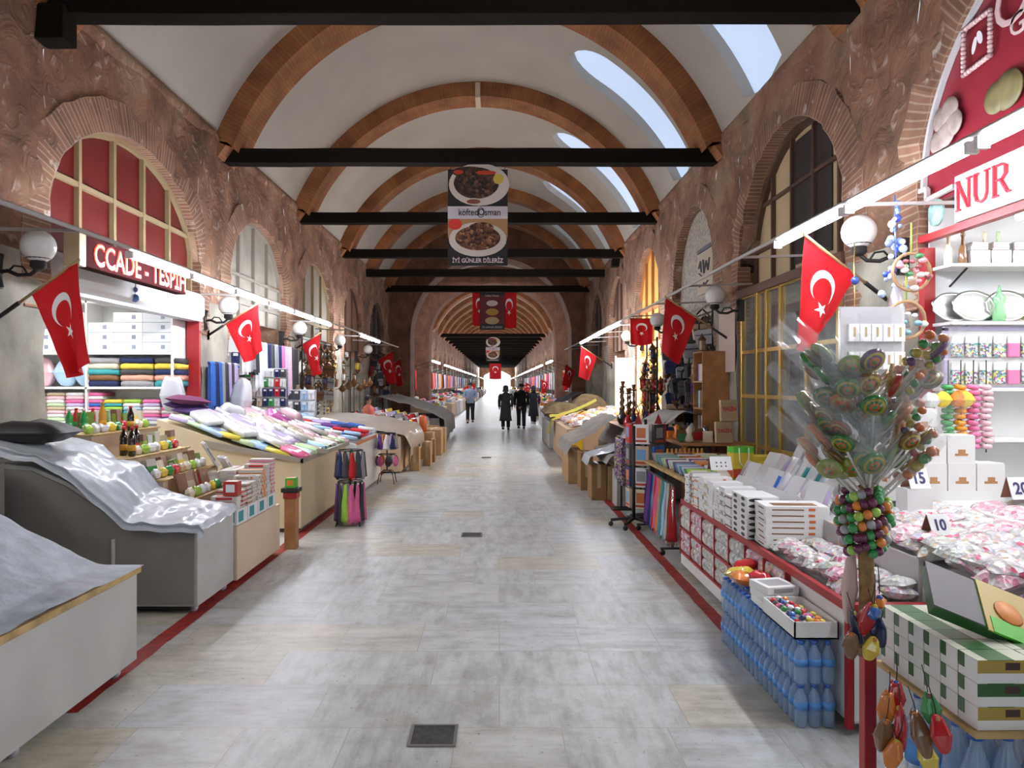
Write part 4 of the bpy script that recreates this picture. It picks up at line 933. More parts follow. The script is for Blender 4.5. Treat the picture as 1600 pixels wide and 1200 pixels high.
for r_, (x, z, hh) in enumerate(tiers):
    for c in range(9):
        if r_ == 2 and c < 2: continue
        nm = SACH[(c * 3 + r_) % 8]
        obj('sweet_sachet', pillow_me((.05, .10, .10), TINTG, c % 4, 'sachet'), loc=(x + .075, 6.24 + .124 * c, z - (.0 if r_ else 0)), rot=(0, R(-20), rnd.uniform(-.3, .3)), scale=(1, 1, .85), col=COLS[nm],
            label='shiny %s sachet at the lip of the %s souvenir step, %s from the front' % (nm, ORD[r_], ORD[c]), cat='sachet', group='sachets along the souvenir steps')
GRB = mat('green_soda', (.02, .42, .08), .08, alpha=.85, coat=1); ORB = mat('orange_soda', (.85, .38, .02), .1, coat=1); DKB = mat('dark_cola', (.015, .008, .006), .06, coat=1)
WC = mat('white_cap', (.7, .7, .7), .4); RC = mat('red_cap', (.6, .02, .02), .4); GL = mat('green_label', (.02, .30, .08), .4); OL = mat('gold_label', (.70, .38, .04), .4); RL = mat('red_label', (.6, .04, .04), .4)
for k, (px_, py_, Y, h, b, c_, l_, nm) in enumerate([(108, 676, 6.5, .20, GRB, WC, GL, 'green soda bottle with white cap'), (131, 676, 6.5, .20, GRB, WC, GL, 'green soda bottle with white cap'), (119, 674, 6.75, .20, RL, RC, GL, 'red capped soda bottle'), (145, 674, 6.75, .2, RL, RC, GL, 'red capped soda bottle'),
        (160, 673, 6.5, .26, ORB, OL, ORB, 'orange juice bottle'), (193, 716, 6.42, .25, DKB, RC, OL, 'dark glass bottle with gold label'), (206, 717, 6.36, .25, DKB, RC, OL, 'dark glass bottle with gold label'), (213, 712, 6.6, .25, DKB, RC, RL, 'dark bottle with red label'), (204, 674, 6.7, .22, DKB, RC, OL, 'dark bottle with red cap')]):
    p = at(px_, py_, Y); zz = 1.276 if py_ < 690 else 1.076
    bottle('drink_bottle', nm + ', %s of the bottles on the souvenir stall' % ORD[k], (p.x, Y, zz), b, c_, l_, h, group='drink bottles on the souvenir stall')
for k in range(5):
    nm = ['red', 'cream', 'green', 'white', 'orange'][k]
    obj('tea_box', carton_me((.10, .09, .17), 1, mat('box_white') if k % 2 else mat('box_green'), 'tea_box'), loc=(-3.72 - .02 * k, 6.62 + .17 * k, 1.276), rot=(0, 0, .2 * k - .3), col=COLS[nm], label='tall %s tea carton at the back edge, %s behind the bottles' % (nm, ORD[k]), cat='box', group='tall cartons behind the bottles')
# bag with a printed film leaning at the end of the stall
for k, (x, y, z, a) in enumerate(((-2.78, 7.25, .90, .5), (-2.62, 7.30, .76, .7))):
    obj('white_gift_bag', carton_me((.03, .22, .26), 1, mat('bag_white', (.74, .73, .72), .35), 'gift_bag'), loc=(x, y, z), rot=(0, -R(30), a), col=COLS['grey'], label='white printed gift bag leaning at the far end, %s one' % ['upper', 'lower'][k], cat='bag')

# fourth stall: towels
t = thing('towel_stall', 'cream panelled stall heaped with folded towels', 'stall', (-2.26, 8.4, 0))
obj('body', MB().prism([(-1.65, .05), (0, .05), (0, .82), (-.30, .84), (-1.65, 1.30)], 0, 2.45, 'y').mesh('body', CREAM, bevel=.004), t)
obj('tray_rim', MB().prism([(-1.1, .98), (.03, .80), (.03, .85), (-1.1, 1.06)], -.03, 0, 'y').box(0, .035, -.03, 2.48, .80, .86).mesh('tray_rim', mat('rim_metal', (.38, .35, .30), .4, .4)), t)
obj('plinth', MB().box(-1.6, -.06, .04, 2.4, 0, .05).mesh('plinth', mat('plinth_dark', (.06, .03, .03))), t)
tc = ['white', 'white', 'white', 'pale pink', 'lilac', 'pale blue', 'cream', 'white', 'pale green', 'grey', 'white', 'beige']
for r_ in range(8):
    for c in range(11):
        nm = rnd.choice(tc)
        if r_ == 1 and c == 0: nm = 'yellow'
        if c == 0 and r_ in (0, 2, 3, 4, 5): nm = ['pink', '', 'pale blue', 'pale green', 'yellow', 'pale blue'][r_]
        x = -2.36 - .185 * r_; y = 8.50 + .222 * c; z = .875 + max(0, (-2.56 - x)) * .34 + .012
        cc = tuple(min(1, v * rnd.uniform(.92, 1.08)) for v in COLS[nm])
        obj('folded_towel', fold_me((.29, .215, .05), (r_ * 3 + c) % 5, 'folded_towel', TINTG if (r_ + c) % 3 == 0 else None), loc=(x, y + rnd.uniform(-.02, .02), z + rnd.uniform(0, .015)), rot=(rnd.uniform(-.1, .1), R(-19) + rnd.uniform(-.1, .1), math.pi + rnd.uniform(-.5, .5) * .6), col=cc,
            label='folded %s towel, %s from the front in the %s row of the towel heap' % (nm, ORD[c], ORD[r_]), cat='towel', group='towels heaped on the towel stall')
for k, (x, y, z, nm) in enumerate(((-3.62, 8.62, 1.33, 'purple'), (-3.8, 8.75, 1.40, 'purple'), (-3.72, 8.6, 1.47, 'navy'))):
    obj('cushion', pillow_me((.5, .36, .11), mat('purple_fabric', (.10, .05, .20), .9) if nm == 'purple' else mat('plum_fabric', (.16, .04, .10), .9), k, 'cushion', 3), loc=(x - .05, y + .3, z - .02), rot=(0, .1, .3 * k), label='%s cushion, %s of the pile behind the towel heap' % (nm, ORD[k]), cat='cushion')
for k, (x, y, nm, cc) in enumerate(((-3.10, 10.2, 'magenta', (.60, .12, .42)), (-3.05, 10.75, 'pale pink', COLS['pale pink']), (-3.45, 9.4, 'white', COLS['white']))):
    obj('wrapped_towel_set', fold_me((.34, .26, .14), k, 'wrapped_set', TINTG), loc=(x, y, 1.16 + .1 * (k > 1)), rot=(.4, .5, .6 + k), col=cc, label='%s towel set in film standing on the towel heap' % nm, cat='towel')
for k in range(30):
    i, j = k // 6, k % 6; x = -2.62 - .20 * i; y = 8.6 + .36 * j + .16 * (i % 2); nm = ['white', 'white', 'pale pink', 'cream', 'white', 'lilac'][(k * 5) % 6]
    obj('film_towel_pack', fold_me((.32, .24, .07), k % 5, 'film_towel_pack', TINTG), loc=(x, y, .93 + max(0, (-2.56 - x)) * .34 + .05), rot=(rnd.uniform(-.25, .25), R(-24), math.pi + rnd.uniform(-.7, .7)), col=tuple(v * .95 for v in COLS[nm]),
        label='glossy %s towel pack on top of the heap, %s row, %s from the front' % (nm, ORD[i], ORD[j]), cat='towel', group='glossy packs on top of the towel heap')
# open flat tray with dark brushes and small goods
t = thing('shallow_tray', 'shallow metal edged tray at the corner of the towel stall', 'tray', (-2.33, 9.55, .86))
obj('tray', MB().box(-.26, .26, -.62, .62, 0, .012).box(.25, .262, -.62, .62, 0, .05).box(-.26, .26, -.632, -.62, 0, .05).mesh('tray', mat('rim_metal')), t)
for k in range(9):
    obj('folded_glove', fold_me((.16, .09, .03), k % 3, 'folded_glove'), loc=(-2.42 + .13 * (k % 2), 9.05 + .12 * k, .875), rot=(0, 0, rnd.uniform(-1, 1)), col=COLS[['charcoal', 'navy', 'grey', 'charcoal', 'white'][k % 5]], label='small folded %s glove, %s along the shallow tray' % (['charcoal', 'navy', 'grey', 'charcoal', 'white'][k % 5], ORD[k]), cat='glove', group='gloves in the shallow tray')
# fifth stall: garments, white end panel
t = thing('garment_stall', 'white ended stall with flat piles of dark garments', 'stall', (-2.12, 10.95, 0))
obj('body', MB().prism([(-1.8, .04), (0, .04), (0, .80), (-1.8, 1.12)], 0, 2.2, 'y').mesh('body', WHITE, bevel=.004), t)
obj('edge_strip', MB().box(-.01, .02, 0, 2.2, .79, .83).mesh('edge_strip', mat('edge_orange', (.6, .2, .08))), t)
gcol = ['purple', 'navy', 'red', 'white', 'pale blue', 'charcoal', 'lilac', 'pink', 'white', 'blue']
for r_ in range(7):
    for c in range(7):
        for k in range(2 if (r_ + c) % 2 else 1):
            nm = rnd.choice(gcol); x = -2.28 - .235 * r_; y = 11.12 + .30 * c
            obj('folded_garment', fold_me((.26, .22, .045), (r_ + c) % 4, 'folded_garment'), loc=(x, y, .845 + .178 * (-2.12 - x) + .045 * k), rot=(0, R(-10), math.pi + rnd.uniform(-.25, .25)), col=COLS[nm],
                label='folded %s garment, %s layer, %s along in the %s row of the garment stall' % (nm, ['lower', 'upper'][k], ORD[c], ORD[r_]), cat='garment', group='garments on the white ended stall')
# scarf stands in the aisle
def stand(x, y, h, label, kind, cols1, cols2):
    t = thing('scarf_stand', label, 'stand', (x, y, 0))
    obj('pole', MB().tube([(0, 0, .22), (0, 0, h)], .012, 8).mesh('pole', IRON), t)
    for k in range(4):
        a = math.pi / 4 + k * math.pi / 2; c, s = math.cos(a), math.sin(a)
        obj('leg', MB().tube([(0, 0, .22), (.08 * c, .08 * s, .225), (.16 * c, .16 * s, .17), (.20 * c, .20 * s, .0)], .008, 6).mesh('leg', IRON), t)
    for z in (h, h * .58):
        obj('ring', MB().tube([(.15 * math.cos(a * .35), .15 * math.sin(a * .35), z) for a in range(19)], .006, 5).bar((-.15, 0, z), (.15, 0, z), .008).bar((0, -.15, z), (0, .15, z), .008).mesh('ring', IRON), t)
    for tier, (z, cols) in enumerate(((h, cols1), (h * .58, cols2))):
        n = len(cols)
        for k, nm in enumerate(cols):
            a = 2 * math.pi * k / n - 2.2; L = (.30 if tier == 0 else .44) if kind == 0 else .2
            me = strip_scarf_me(L, k % 3) if kind == 0 else (pillow_me((.11, .05, .17), TINTC, k % 3, 'pouch') if tier else strip_scarf_me(.24, k % 3))
            zz = z - (.02 if not (kind and tier) else .2)
            obj('scarf' if not (kind and tier) else 'pouch', me, loc=(x + .165 * math.cos(a), y + .165 * math.sin(a), zz), rot=(0, 0, a + math.pi / 2), col=COLS[nm],
                label='%s %s on the %s ring of the %s scarf stand, %s round' % (nm, 'scarf' if not (kind and tier) else 'pouch', ['top', 'lower'][tier], ['nearer', 'farther'][kind], ORD[k]), cat='scarf' if not (kind and tier) else 'pouch', group='goods on the %s scarf stand' % ['nearer', 'farther'][kind])
stand(-1.80, 8.9, .90, 'black four-legged stand of pink, black and white scarves in the aisle', 0, ['navy', 'charcoal', 'red', 'charcoal', 'grey', 'charcoal', 'navy', 'charcoal', 'green', 'charcoal', 'navy', 'red', 'charcoal'], ['charcoal', 'lime green', 'pink', 'pink', 'charcoal', 'pink', 'pink', 'charcoal', 'charcoal', 'white', 'white', 'charcoal', 'grey', 'purple'])
stand(-1.92, 12.6, .86, 'black stand of patterned scarves and pouches by the garment stall', 1, ['purple', 'white', 'navy', 'grey', 'charcoal', 'lilac', 'orange', 'charcoal', 'white'], ['pink', 'charcoal', 'pink', 'charcoal', 'grey', 'orange', 'charcoal'])
# ---------------------------------------------------------------- inside the left shops
def shop_light(X, s, o, label, m=TUBEI, power=60, col=(1, .97, .93), z=3.08):
    y = (o[0] + o[1]) / 2; x = X + s * 1.35
    t = thing('ceiling_light', label, 'light', (x, y, z), group='ceiling lights inside the shops')
    obj('tube', MB().tube([(0, -.55, 0), (0, .55, 0)], .022, 8).mesh('tube', m), t)
    obj('fitting', MB().box(-.05, .05, -.62, .62, .022, .11).mesh('fitting', WHITE), t)
    a = area('shop_lamp', (0, 0, -.06), (0, 0, 0), 1.4, 1.6, power, col); a.parent = t; return t
for k, pw in ((1, 42), (2, 50), (3, 20), (4, 50), (5, 16), (6, 6)): shop_light(XL, -1, LOPEN[k], 'white tube light on the ceiling of the %s left shop' % ORD[k - 1], power=pw)
# first shop: shelves on the far side wall, facing the gate
t = thing('shop_shelving', 'white shelving of towels and boxes in the first left shop', 'shelf', (-5.0, 9.66, 0))
for z in (.82, 1.20, 1.635, 2.07, 2.72): obj('shelf_board', MB().box(-1.35, .88, -.40, 0, z, z + .03).mesh('shelf_board', WHITE, bevel=.003), t)
for x in (-1.35, -.2, .88): obj('upright', MB().box(x - .012, x + .012, -.40, 0, 0, 2.75).mesh('upright', WHITE), t)
obj('back_panel', MB().box(-1.35, .88, -.012, 0, 0, 2.75).mesh('back_panel', SHOPW), t)
YS = 9.46
pk = [('pale blue', 'pale pink', 'white', 'pink'), ('pale pink', 'beige', 'grey', 'cream'), ('pale pink', 'white', 'pale green', 'beige'), ('white', 'pale pink', 'pink', 'lilac'), ('blue', 'pink', 'white', 'pink'), ('yellow', 'teal', 'lime green', 'navy'), ('teal', 'lime green', 'white', 'pale blue')]
for c in range(9):
    x = -6.1 + .243 * c
    cols = pk[min(6, max(0, c))] if c < 7 else pk[(c + 3) % 7]
    n = 8 if c < 5 else 6
    for k in range(n):
        nm = cols[(k * 3 + c) % 4]
        obj('folded_towel', fold_me((.32, .215, .046), (c + k) % 5, 'folded_towel_small'), loc=(x, YS, 1.232 + .045 * k), rot=(0, 0, R(90) + rnd.uniform(-.05, .05)), col=COLS[nm],
            label='folded %s towel, %s up in the %s stack of the lower shop shelf' % (nm, ORD[k], ORD[c]), cat='towel', group='towels stacked on the lower shelf of the first left shop')
cols2 = [['white', 'grey', 'cream', 'teal', 'brown', 'navy'], ['white', 'navy', 'yellow', 'charcoal', 'orange', 'grey'], ['cream', 'charcoal', 'yellow', 'navy', 'orange', 'teal']]
for c, x in enumerate((-5.02, -4.58, -4.2)):
    for k in range(5):
        nm = cols2[c][5 - k]
        obj('folded_blanket', fold_me((.34, .40 if c < 2 else .3, .076), (c + k) % 5, 'folded_blanket'), loc=(x, YS, 1.667 + .073 * k), rot=(0, 0, R(90) + rnd.uniform(-.06, .06)), col=COLS[nm] if nm != 'orange' else (.75, .38, .28),
            label='folded %s blanket, %s up in the %s pile of the middle shelf' % (nm, ORD[k], ORD[c]), cat='blanket', group='blankets on the middle shelf of the first left shop')
for k, x in enumerate((-6.15, -5.84, -5.55, -5.3)):
    nm = ['white', 'pale pink', 'pale blue', 'pale blue'][k]
    obj('pillow', pillow_me((.30, .2, .36), TINTG, k, 'pillow', 3), loc=(x, YS, 1.667), rot=(0, 0, .1 * k), col=COLS[nm], label='puffy %s wrapped pillow, %s on the middle shelf' % (nm, ORD[k]), cat='pillow', group='wrapped pillows on the middle shelf')
for c in range(6):
    x = -6.16 + .368 * c
    for k in range([4, 3, 4, 3, 4, 4][c]):
        m = mat('box_bluewhite', (.62, .66, .72), .3, coat=.5) if c == 5 else WHITE
        obj('linen_box', carton_me((.365, .34, .125), 4, m, 'linen_box') if 0 else cached(('lb', m.name), lambda: MB().box(-.182, .182, -.17, .17, 0, .122).box(.05, .10, -.172, -.17, .04, .09, 1).mesh('linen_box', [m, mat('logo_blue_grey', (.25, .28, .38), .5)])), loc=(x, YS, 2.102 + .126 * k), label='white linen box, %s up in the %s pile of the top shelf' % (ORD[k], ORD[c]), cat='box', group='linen boxes on the top shelf of the first left shop')
for r_ in range(2):
    for c in range(10):
        nm = rnd.choice(['navy', 'white', 'grey', 'pale blue', 'lime green'])
        obj('folded_towel', fold_me((.32, .215, .046), c % 5, 'folded_towel_small'), loc=(-6.1 + .235 * c, YS, .852 + .047 * r_), rot=(0, 0, R(90)), col=COLS[nm], label='folded %s towel, %s along, %s layer on the lowest shop shelf' % (nm, ORD[c], ['bottom', 'upper'][r_]), cat='towel', group='towels on the lowest shelf')
obj('wrapped_quilt', pillow_me((.28, .13, .42), mat('quilt_film', (.66, .68, .72), .2, coat=1), 2, 'quilt', 6), loc=(-4.05, 9.15, 1.36), rot=(.2, 0, .2), label='white quilt in clear wrapping leaning by the red door guide', cat='bedding')
# hanging goods rails
def hook_rail(name, label, a, b, m=IRON):
    a, b = Vector(a), Vector(b); t = thing(name, label, 'rail', a)
    obj('rail', MB().tube([(0, 0, 0), b - a], .011, 8).mesh('rail', m), t)
    return t
hook_rail('hanging_rail', 'dark rail with hanging towels on the second left pier', (-3.86, 9.8, 1.98), (-3.86, 10.75, 1.98))
for k, nm in enumerate(['blue', 'navy', 'blue', 'grey', 'charcoal', 'lilac', 'charcoal', 'lilac']):
    obj('hanging_towel', scarf_me(.11, .62, k % 3, 'hanging_towel', False), loc=(-3.86, 9.87 + .118 * k, 1.98), rot=(0, 0, R(75)), col=COLS[nm], label='%s towel on the pier rail, %s from the front' % (nm, ORD[k]), cat='towel', group='towels on the pier rail')
obj('wrapped_roll', pillow_me((.16, .34, .55), mat('roll_film', (.70, .70, .74), .2, coat=1), 4, 'wrapped_roll', 5), loc=(-3.62, 10.2, 1.22), rot=(.12, .1, .9), label='pale wrapped blanket roll standing before the second left pier', cat='bedding')
# sock display
def display_grid(name, label, x0, x1, y, z0, z1, nx, nz_, items, cat, group, kind='sock'):
    t = thing(name, label, 'display', (x0, y, z0))
    mb = MB(); W, H = x1 - x0, z1 - z0
    obj('panel', MB().box(0, W, .01, .022, 0, H).mesh('panel', WHITE), t)
    obj('post', MB().box(-.02, 0, 0, .04, -z0 + .0, H).mesh('post', CHROME), t); obj('post', MB().box(W, W + .02, 0, .04, -z0, H).mesh('post', CHROME), t)
    k = 0
    for j in range(nz_):
        for i in range(nx):
            nm = items[rnd.randrange(len(items))]; x = x0 + (i + .5) * W / nx; z = z1 - (j + .08) * H / nz_
            obj(kind + '_pair', cached((kind, W / nx, H / nz_), lambda: MB().box(-.45 * W / nx, -.03 * W / nx, -.035, .005, -.82 * H / nz_, 0).box(.03 * W / nx, .45 * W / nx, -.035, .005, -.82 * H / nz_, 0).box(-.3 * W / nx, .3 * W / nx, -.04, .006, -.3 * H / nz_, -.05 * H / nz_, 1).mesh(kind + '_pair', [TINTC, mat('card_white', (.8, .8, .78), .5)], bevel=.006)), loc=(x, y, z), rot=(rnd.uniform(-.06, .06), rnd.uniform(-.05, .05), 0), col=COLS[nm],
                label='%s %s pair, %s along in the %s row of the %s' % (nm, kind, ORD[i], ORD[j], group), cat=kind, group=group)
display_grid('sock_display', 'white panel hung with rows of socks in the second left shop', -4.15, -3.40, 11.75, 1.02, 1.95, 8, 6, ['white', 'white', 'charcoal', 'charcoal', 'navy', 'red', 'white', 'green', 'beige'], 'sock', 'sock display')
display_grid('sock_display', 'back panel with rows of socks deep in the second left shop', -5.2, -4.2, 13.4, 1.05, 2.3, 6, 5, ['white', 'charcoal', 'navy', 'grey', 'red', 'blue'], 'sock', 'back sock panel')
display_grid('underwear_display', 'white panel of folded underwear beside the second globe lamp', -3.95, -3.3, 13.2, 1.0, 1.6, 5, 3, ['white', 'pale blue', 'charcoal', 'teal', 'white'], 'sock', 'third pier panel')
hook_rail('hanging_rail', 'thin rail of clothes over the front of the second left shop', (-3.80, 10.9, 2.35), (-3.80, 13.7, 2.35), CHROME)
for k, (nm, L) in enumerate([('white', .5), ('grey', .45), ('charcoal', .5), ('white', .75), ('white', .8), ('navy', .7), ('charcoal', .8), ('grey', .75), ('navy', .8), ('pink', .9), ('lilac', .9), ('pale pink', .85), ('charcoal', .8), ('charcoal', .7)]):
    obj('hanging_garment', scarf_me(.16, L, k % 3, 'hanging_garment', False), loc=(-3.80, 11.0 + .2 * k, 2.34), rot=(0, 0, R(60)), col=COLS[nm], label='hanging %s garment over the second left shop, %s from the front' % (nm, ORD[k]), cat='garment', group='garments on the thin rail')
# lanterns, charms and bags hung in the darker shops
def lantern_me(seed):
    def mk():
        mb = MB(); mb.lathe([(.004, .34), (.012, .33), (.02, .30), (.07, .24), (.075, .23), (.05, .22)], 10, 0); mb.lathe([(.055, .06), (.075, .07), (.06, .045), (.03, .0), (.01, -.03)], 10, 0)
        for a in range(6): c, s = math.cos(a * math.pi / 3), math.sin(a * math.pi / 3); mb.bar((.055 * c, .055 * s, .05), (.058 * c, .058 * s, .235), .007)
        mb.lathe([(.045, .06), (.05, .14), (.045, .22)], 10, 1); return mb.mesh('lantern', [mat('aged_copper', (.16, .08, .035), .4, .7), TINTG])
    return cached('lantern', mk)
def bag_me(seed):
    def mk():
        mb = MB(); me = None
        mb.prism([(-.12, 0), (.12, 0), (.135, .16), (.10, .19), (-.10, .19), (-.135, .16)], -.035, .035, 'y', 0)
        mb.tube([(-.08, 0, .18), (-.075, 0, .30), (0, 0, .37), (.075, 0, .30), (.08, 0, .18)], .008, 6, 1); mb.box(-.13, .13, -.038, -.034, .11, .125, 1)
        return mb.mesh('handbag', [TINTC, IRON], bevel=.012)
    return cached('hbag', mk)
def charm_me(seed):
    def mk():
        mb = MB(); z = .0
        for k in range(7): r = [.02, .03, .018, .035, .022, .028, .04][(k + seed) % 7]; mb.ball((0, 0, -.05 - .085 * k), r, 0, 8, 1)
        mb.tube([(0, 0, 0), (0, 0, -.62)], .004, 5, 1)
        for q in range(6): mb.tube([(0, 0, -.6), (.02 * math.cos(q), .02 * math.sin(q), -.74)], .004, 4, 0)
        return mb.mesh('beaded_charm', [TINTG, IRON])
    return cached(('charm', seed), mk)
def hang_mass(shop, x0, x1, y0, y1, z0, z1, n, kinds, cols, seed, facing=R(0), sc=1):
    r = random.Random(seed)
    pts = []
    nr = max(2, int(round((z1 - z0) / .27))); nc = int(math.ceil(n / nr)); cnt = 0
    for j in range(nr):
        for i in range(nc):
            if cnt >= n: break
            kd = r.choice(kinds); nm = r.choice(cols); x = r.uniform(x0, x1); y = y0 + (y1 - y0) * (i + .5) / nc; z = z0 + (z1 - z0) * (j + .5) / nr + r.uniform(-.06, .06)
            me = {'lantern': lantern_me, 'handbag': bag_me, 'beaded_charm': charm_me}[kd](r.randrange(3))
            o = obj(kd, me, loc=(x, y, z), rot=(0, r.uniform(-.1, .1), r.uniform(-.6, .6) + facing), col=COLS[nm], scale=sc * r.uniform(.9, 1.3),
                label='%s %s hung in %s, %s along, %s row from below' % (nm, kd.replace('_', ' '), shop, ORD[i % 24], ORD[j]), cat=kd.replace('_', ' '), group='goods hung in %s' % shop)
            cnt += 1
    t = thing('hanging_rack', 'dark hook rack carrying the goods of %s' % shop, 'rack', ((x0 + x1) / 2, y0, 0))
    obj('post', MB().box(-.015, .015, -.03, 0, 0, z1 + .35).mesh('post', IRON), t); obj('post', MB().box(-.015, .015, y1 - y0, y1 - y0 + .03, 0, z1 + .35).mesh('post', IRON), t)
    for j in range(nr + 1): obj('rail', MB().box(-.012, .012, 0, y1 - y0, z0 + (z1 - z0) * j / nr + .30, z0 + (z1 - z0) * j / nr + .315).mesh('rail', IRON), t)
hang_mass('the third left shop', -4.1, -3.82, 14.8, 17.3, 1.25, 2.3, 60, ['lantern', 'handbag', 'beaded_charm', 'lantern'], ['charcoal', 'brown', 'navy', 'charcoal', 'grey', 'brown', 'yellow'], 5)
hang_mass('the fourth left shop', -4.5, -4.0, 18.7, 21.0, 1.6, 2.5, 14, ['lantern'], ['yellow', 'orange', 'white', 'teal'], 6)
hang_mass('the fifth left shop', -4.1, -3.82, 22.6, 25.0, 1.2, 2.35, 60, ['lantern', 'handbag', 'beaded_charm', 'handbag'], ['charcoal', 'brown', 'charcoal', 'navy', 'grey', 'red'], 7)
# standing lanterns and lamp stands on the next stalls
def lamp_stand(x, y, z, h, label, k):
    t = thing('lantern_stand', label, 'lantern', (x, y, z), group='tall lantern stands on the left stalls')
    obj('stem', MB().tube([(0, 0, 0), (0, 0, h)], .009, 6).mesh('stem', IRON), t); obj('foot', MB().lathe([(.09, 0), (.07, .03), (.02, .06)], 12).mesh('foot', IRON), t)
    obj('arm', MB().tube([(-.14, 0, h * .8), (0, 0, h * .86), (.14, 0, h * .8)], .007, 6).mesh('arm', IRON), t)
    obj('lamp', MB().lathe([(.02, h * .72), (.07, h * .78), (.08, h * .84), (.02, h * .93), (.01, h)], 10).mesh('lamp', mat('aged_copper')), t)
for k, (px_, Y) in enumerate(((535, 16.0), (545, 16.4), (553, 16.8), (562, 17.2), (570, 17.6), (578, 18))): 
    p = at(px_, 640, Y); lamp_stand(p.x, Y, .98, .75 + .08 * (k % 3), 'tall black lantern stand on the lamp stall, %s from the front' % ORD[k], k)
# ---------------------------------------------------------------- right: sweet stall at the front
t = thing('sweet_stall', 'white stall with red edges heaped with wrapped sweets', 'stall', (1.68, 3.55, 0))
obj('body', MB().prism([(.02, .05), (1.36, .05), (1.36, .98), (1.02, .98), (1.02, .80), (.42, .80), (.42, .60), (.02, .60)], .02, 3.25, 'y').mesh('body', WHITE, bevel=.003), t)
obj('end_panel', MB().box(.03, 1.4, 0, .018, .07, .59).mesh('end_panel', WHITE), t)
mb = MB().box(0, .035, 0, .035, .03, .64).box(0, .44, -.01, .03, .595, .64).box(0, .035, 0, 3.27, .595, .64)
obj('red_edge', mb.mesh('red_edge', REDP, bevel=.002), t)
obj('inner_tray_wall', MB().box(.40, .425, .1, 3.2, .60, .83).mesh('inner_tray_wall', mat('tray_grey', (.5, .48, .47), .5)), t)
obj('base_board', MB().box(.0, .02, .6, 3.25, .05, .16).mesh('base_board', WHITE), t)
mb = MB(); YC0, YC1 = .75, 3.25; NC = 7
for i in range(NC + 1): y = YC0 + (YC1 - YC0) * i / NC; mb.box(-.012, .02, y - .009, y + .009, .16, .60)
for z in (.16, .375): mb.box(-.012, .02, YC0, YC1, z - .009, z + .009)
obj('red_lattice', mb.mesh('red_lattice', REDP), t)
k = 0
for i in range(NC):
    for j in range(2):
        for q in range(3):
            for r_ in range(2):
                y = 3.55 + YC0 + (YC1 - YC0) * (i + (q + .5) / 3) / NC; z = .17 + .215 * j + .10 * r_
                m = [SWEETW, SWEET, SWEETP, SWEETW][(i + j) % 4]
                obj('sweet_packet', pillow_me((.10, .11, .05), m, (q + r_) % 3, 'sweet_packet'), loc=(1.668, y, z + .05), rot=(0, R(90), 0), scale=(1, 1, .8), label='sweet packet in the %s front bin, %s row, %s across, %s layer' % (ORD[i], ['lower', 'upper'][j], ORD[q], ['bottom', 'top'][r_]), cat='sweets', group='packets in the red latticed bins')
def packet_field(x0, x1, y0, y1, z, dx, dy, mats, tag, gname, slope=0, sz=(.17, .15, .06), seed=0, lay=1):
    r = random.Random(seed); nx = max(1, int((x1 - x0) / dx)); ny = max(1, int((y1 - y0) / dy))
    for l in range(lay):
        for i in range(nx):
            for j in range(ny):
                mi = r.randrange(len(mats)); m = mats[mi]; nm = {'wrapped_sweets': 'mixed', 'pink_sweets': 'pink', 'white_sweets': 'white', 'coloured_sweets': 'multicoloured'}.get(m.name, 'clear wrapped')
                x = x0 + (x1 - x0) * (i + .5) / nx + r.uniform(-.02, .02); y = y0 + (y1 - y0) * (j + .5) / ny + r.uniform(-.02, .02)
                obj('sweet_packet', pillow_me(sz, m, r.randrange(4), 'sweet_packet'), loc=(x, y, z + slope * (x - x0) + .035 * l + r.uniform(0, .015)), rot=(r.uniform(-.22, .22), r.uniform(-.22, .22) - math.atan(slope), r.uniform(-1.2, 1.2)),
                    label='%s sweet packet, %s from the aisle, %s from the front on the %s%s' % (nm, ORD[i], ORD[j % 24], tag, '' if lay == 1 else [', lower', ', upper'][l]), cat='sweets', group=gname)
packet_field(1.73, 2.08, 3.62, 4.72, .615, .12, .12, [SWEET, SWEET, SWEETW, SWEETP], 'low tray', 'packets on the low tray of the sweet stall', sz=(.15, .13, .07), seed=1, lay=2)
packet_field(2.12, 2.72, 3.10, 4.5, .81, .15, .14, [SWEETP, SWEET, SWEET, SWEETW], 'middle tray', 'packets on the middle tray of the sweet stall', .10, (.19, .16, .08), 2, 2)
packet_field(2.72, 3.12, 2.5, 4.3, .92, .16, .15, [SWEETP, SWEET, SWEETP], 'back tray', 'packets on the back tray of the sweet stall', .1, (.2, .16, .08), 3, 1)
packet_field(2.12, 3.1, 4.95, 5.6, .81, .17, .17, [SWEETW, SWEET], 'far tray', 'packets on the far tray of the sweet stall', .2, (.2, .16, .07), 4)
# nearer half of the stall with red post
t = thing('front_counter', 'low red-posted counter at the near right under green boxes', 'counter', (1.52, 2.2, 0))
obj('post', MB().box(-.02, .03, .82, .87, 0, .60).mesh('post', REDP, bevel=.003), t)
obj('top', MB().box(.60, 1.55, -.4, 1.33, .70, .74).mesh('top', WHITE, bevel=.003), t)
obj('cabinet', MB().box(.62, 1.55, -.35, 1.33, .02, .70).mesh('cabinet', WHITE, bevel=.003), t)
obj('rail', MB().box(.58, .62, -.4, .88, .68, .77).mesh('rail', REDP), t)
packet_field(2.16, 3.1, 1.9, 3.08, .75, .16, .15, [SWEETP, SWEET, SWEETP, SWEETW], 'front counter', 'packets on the near right counter', .14, (.2, .16, .08), 5, 2)
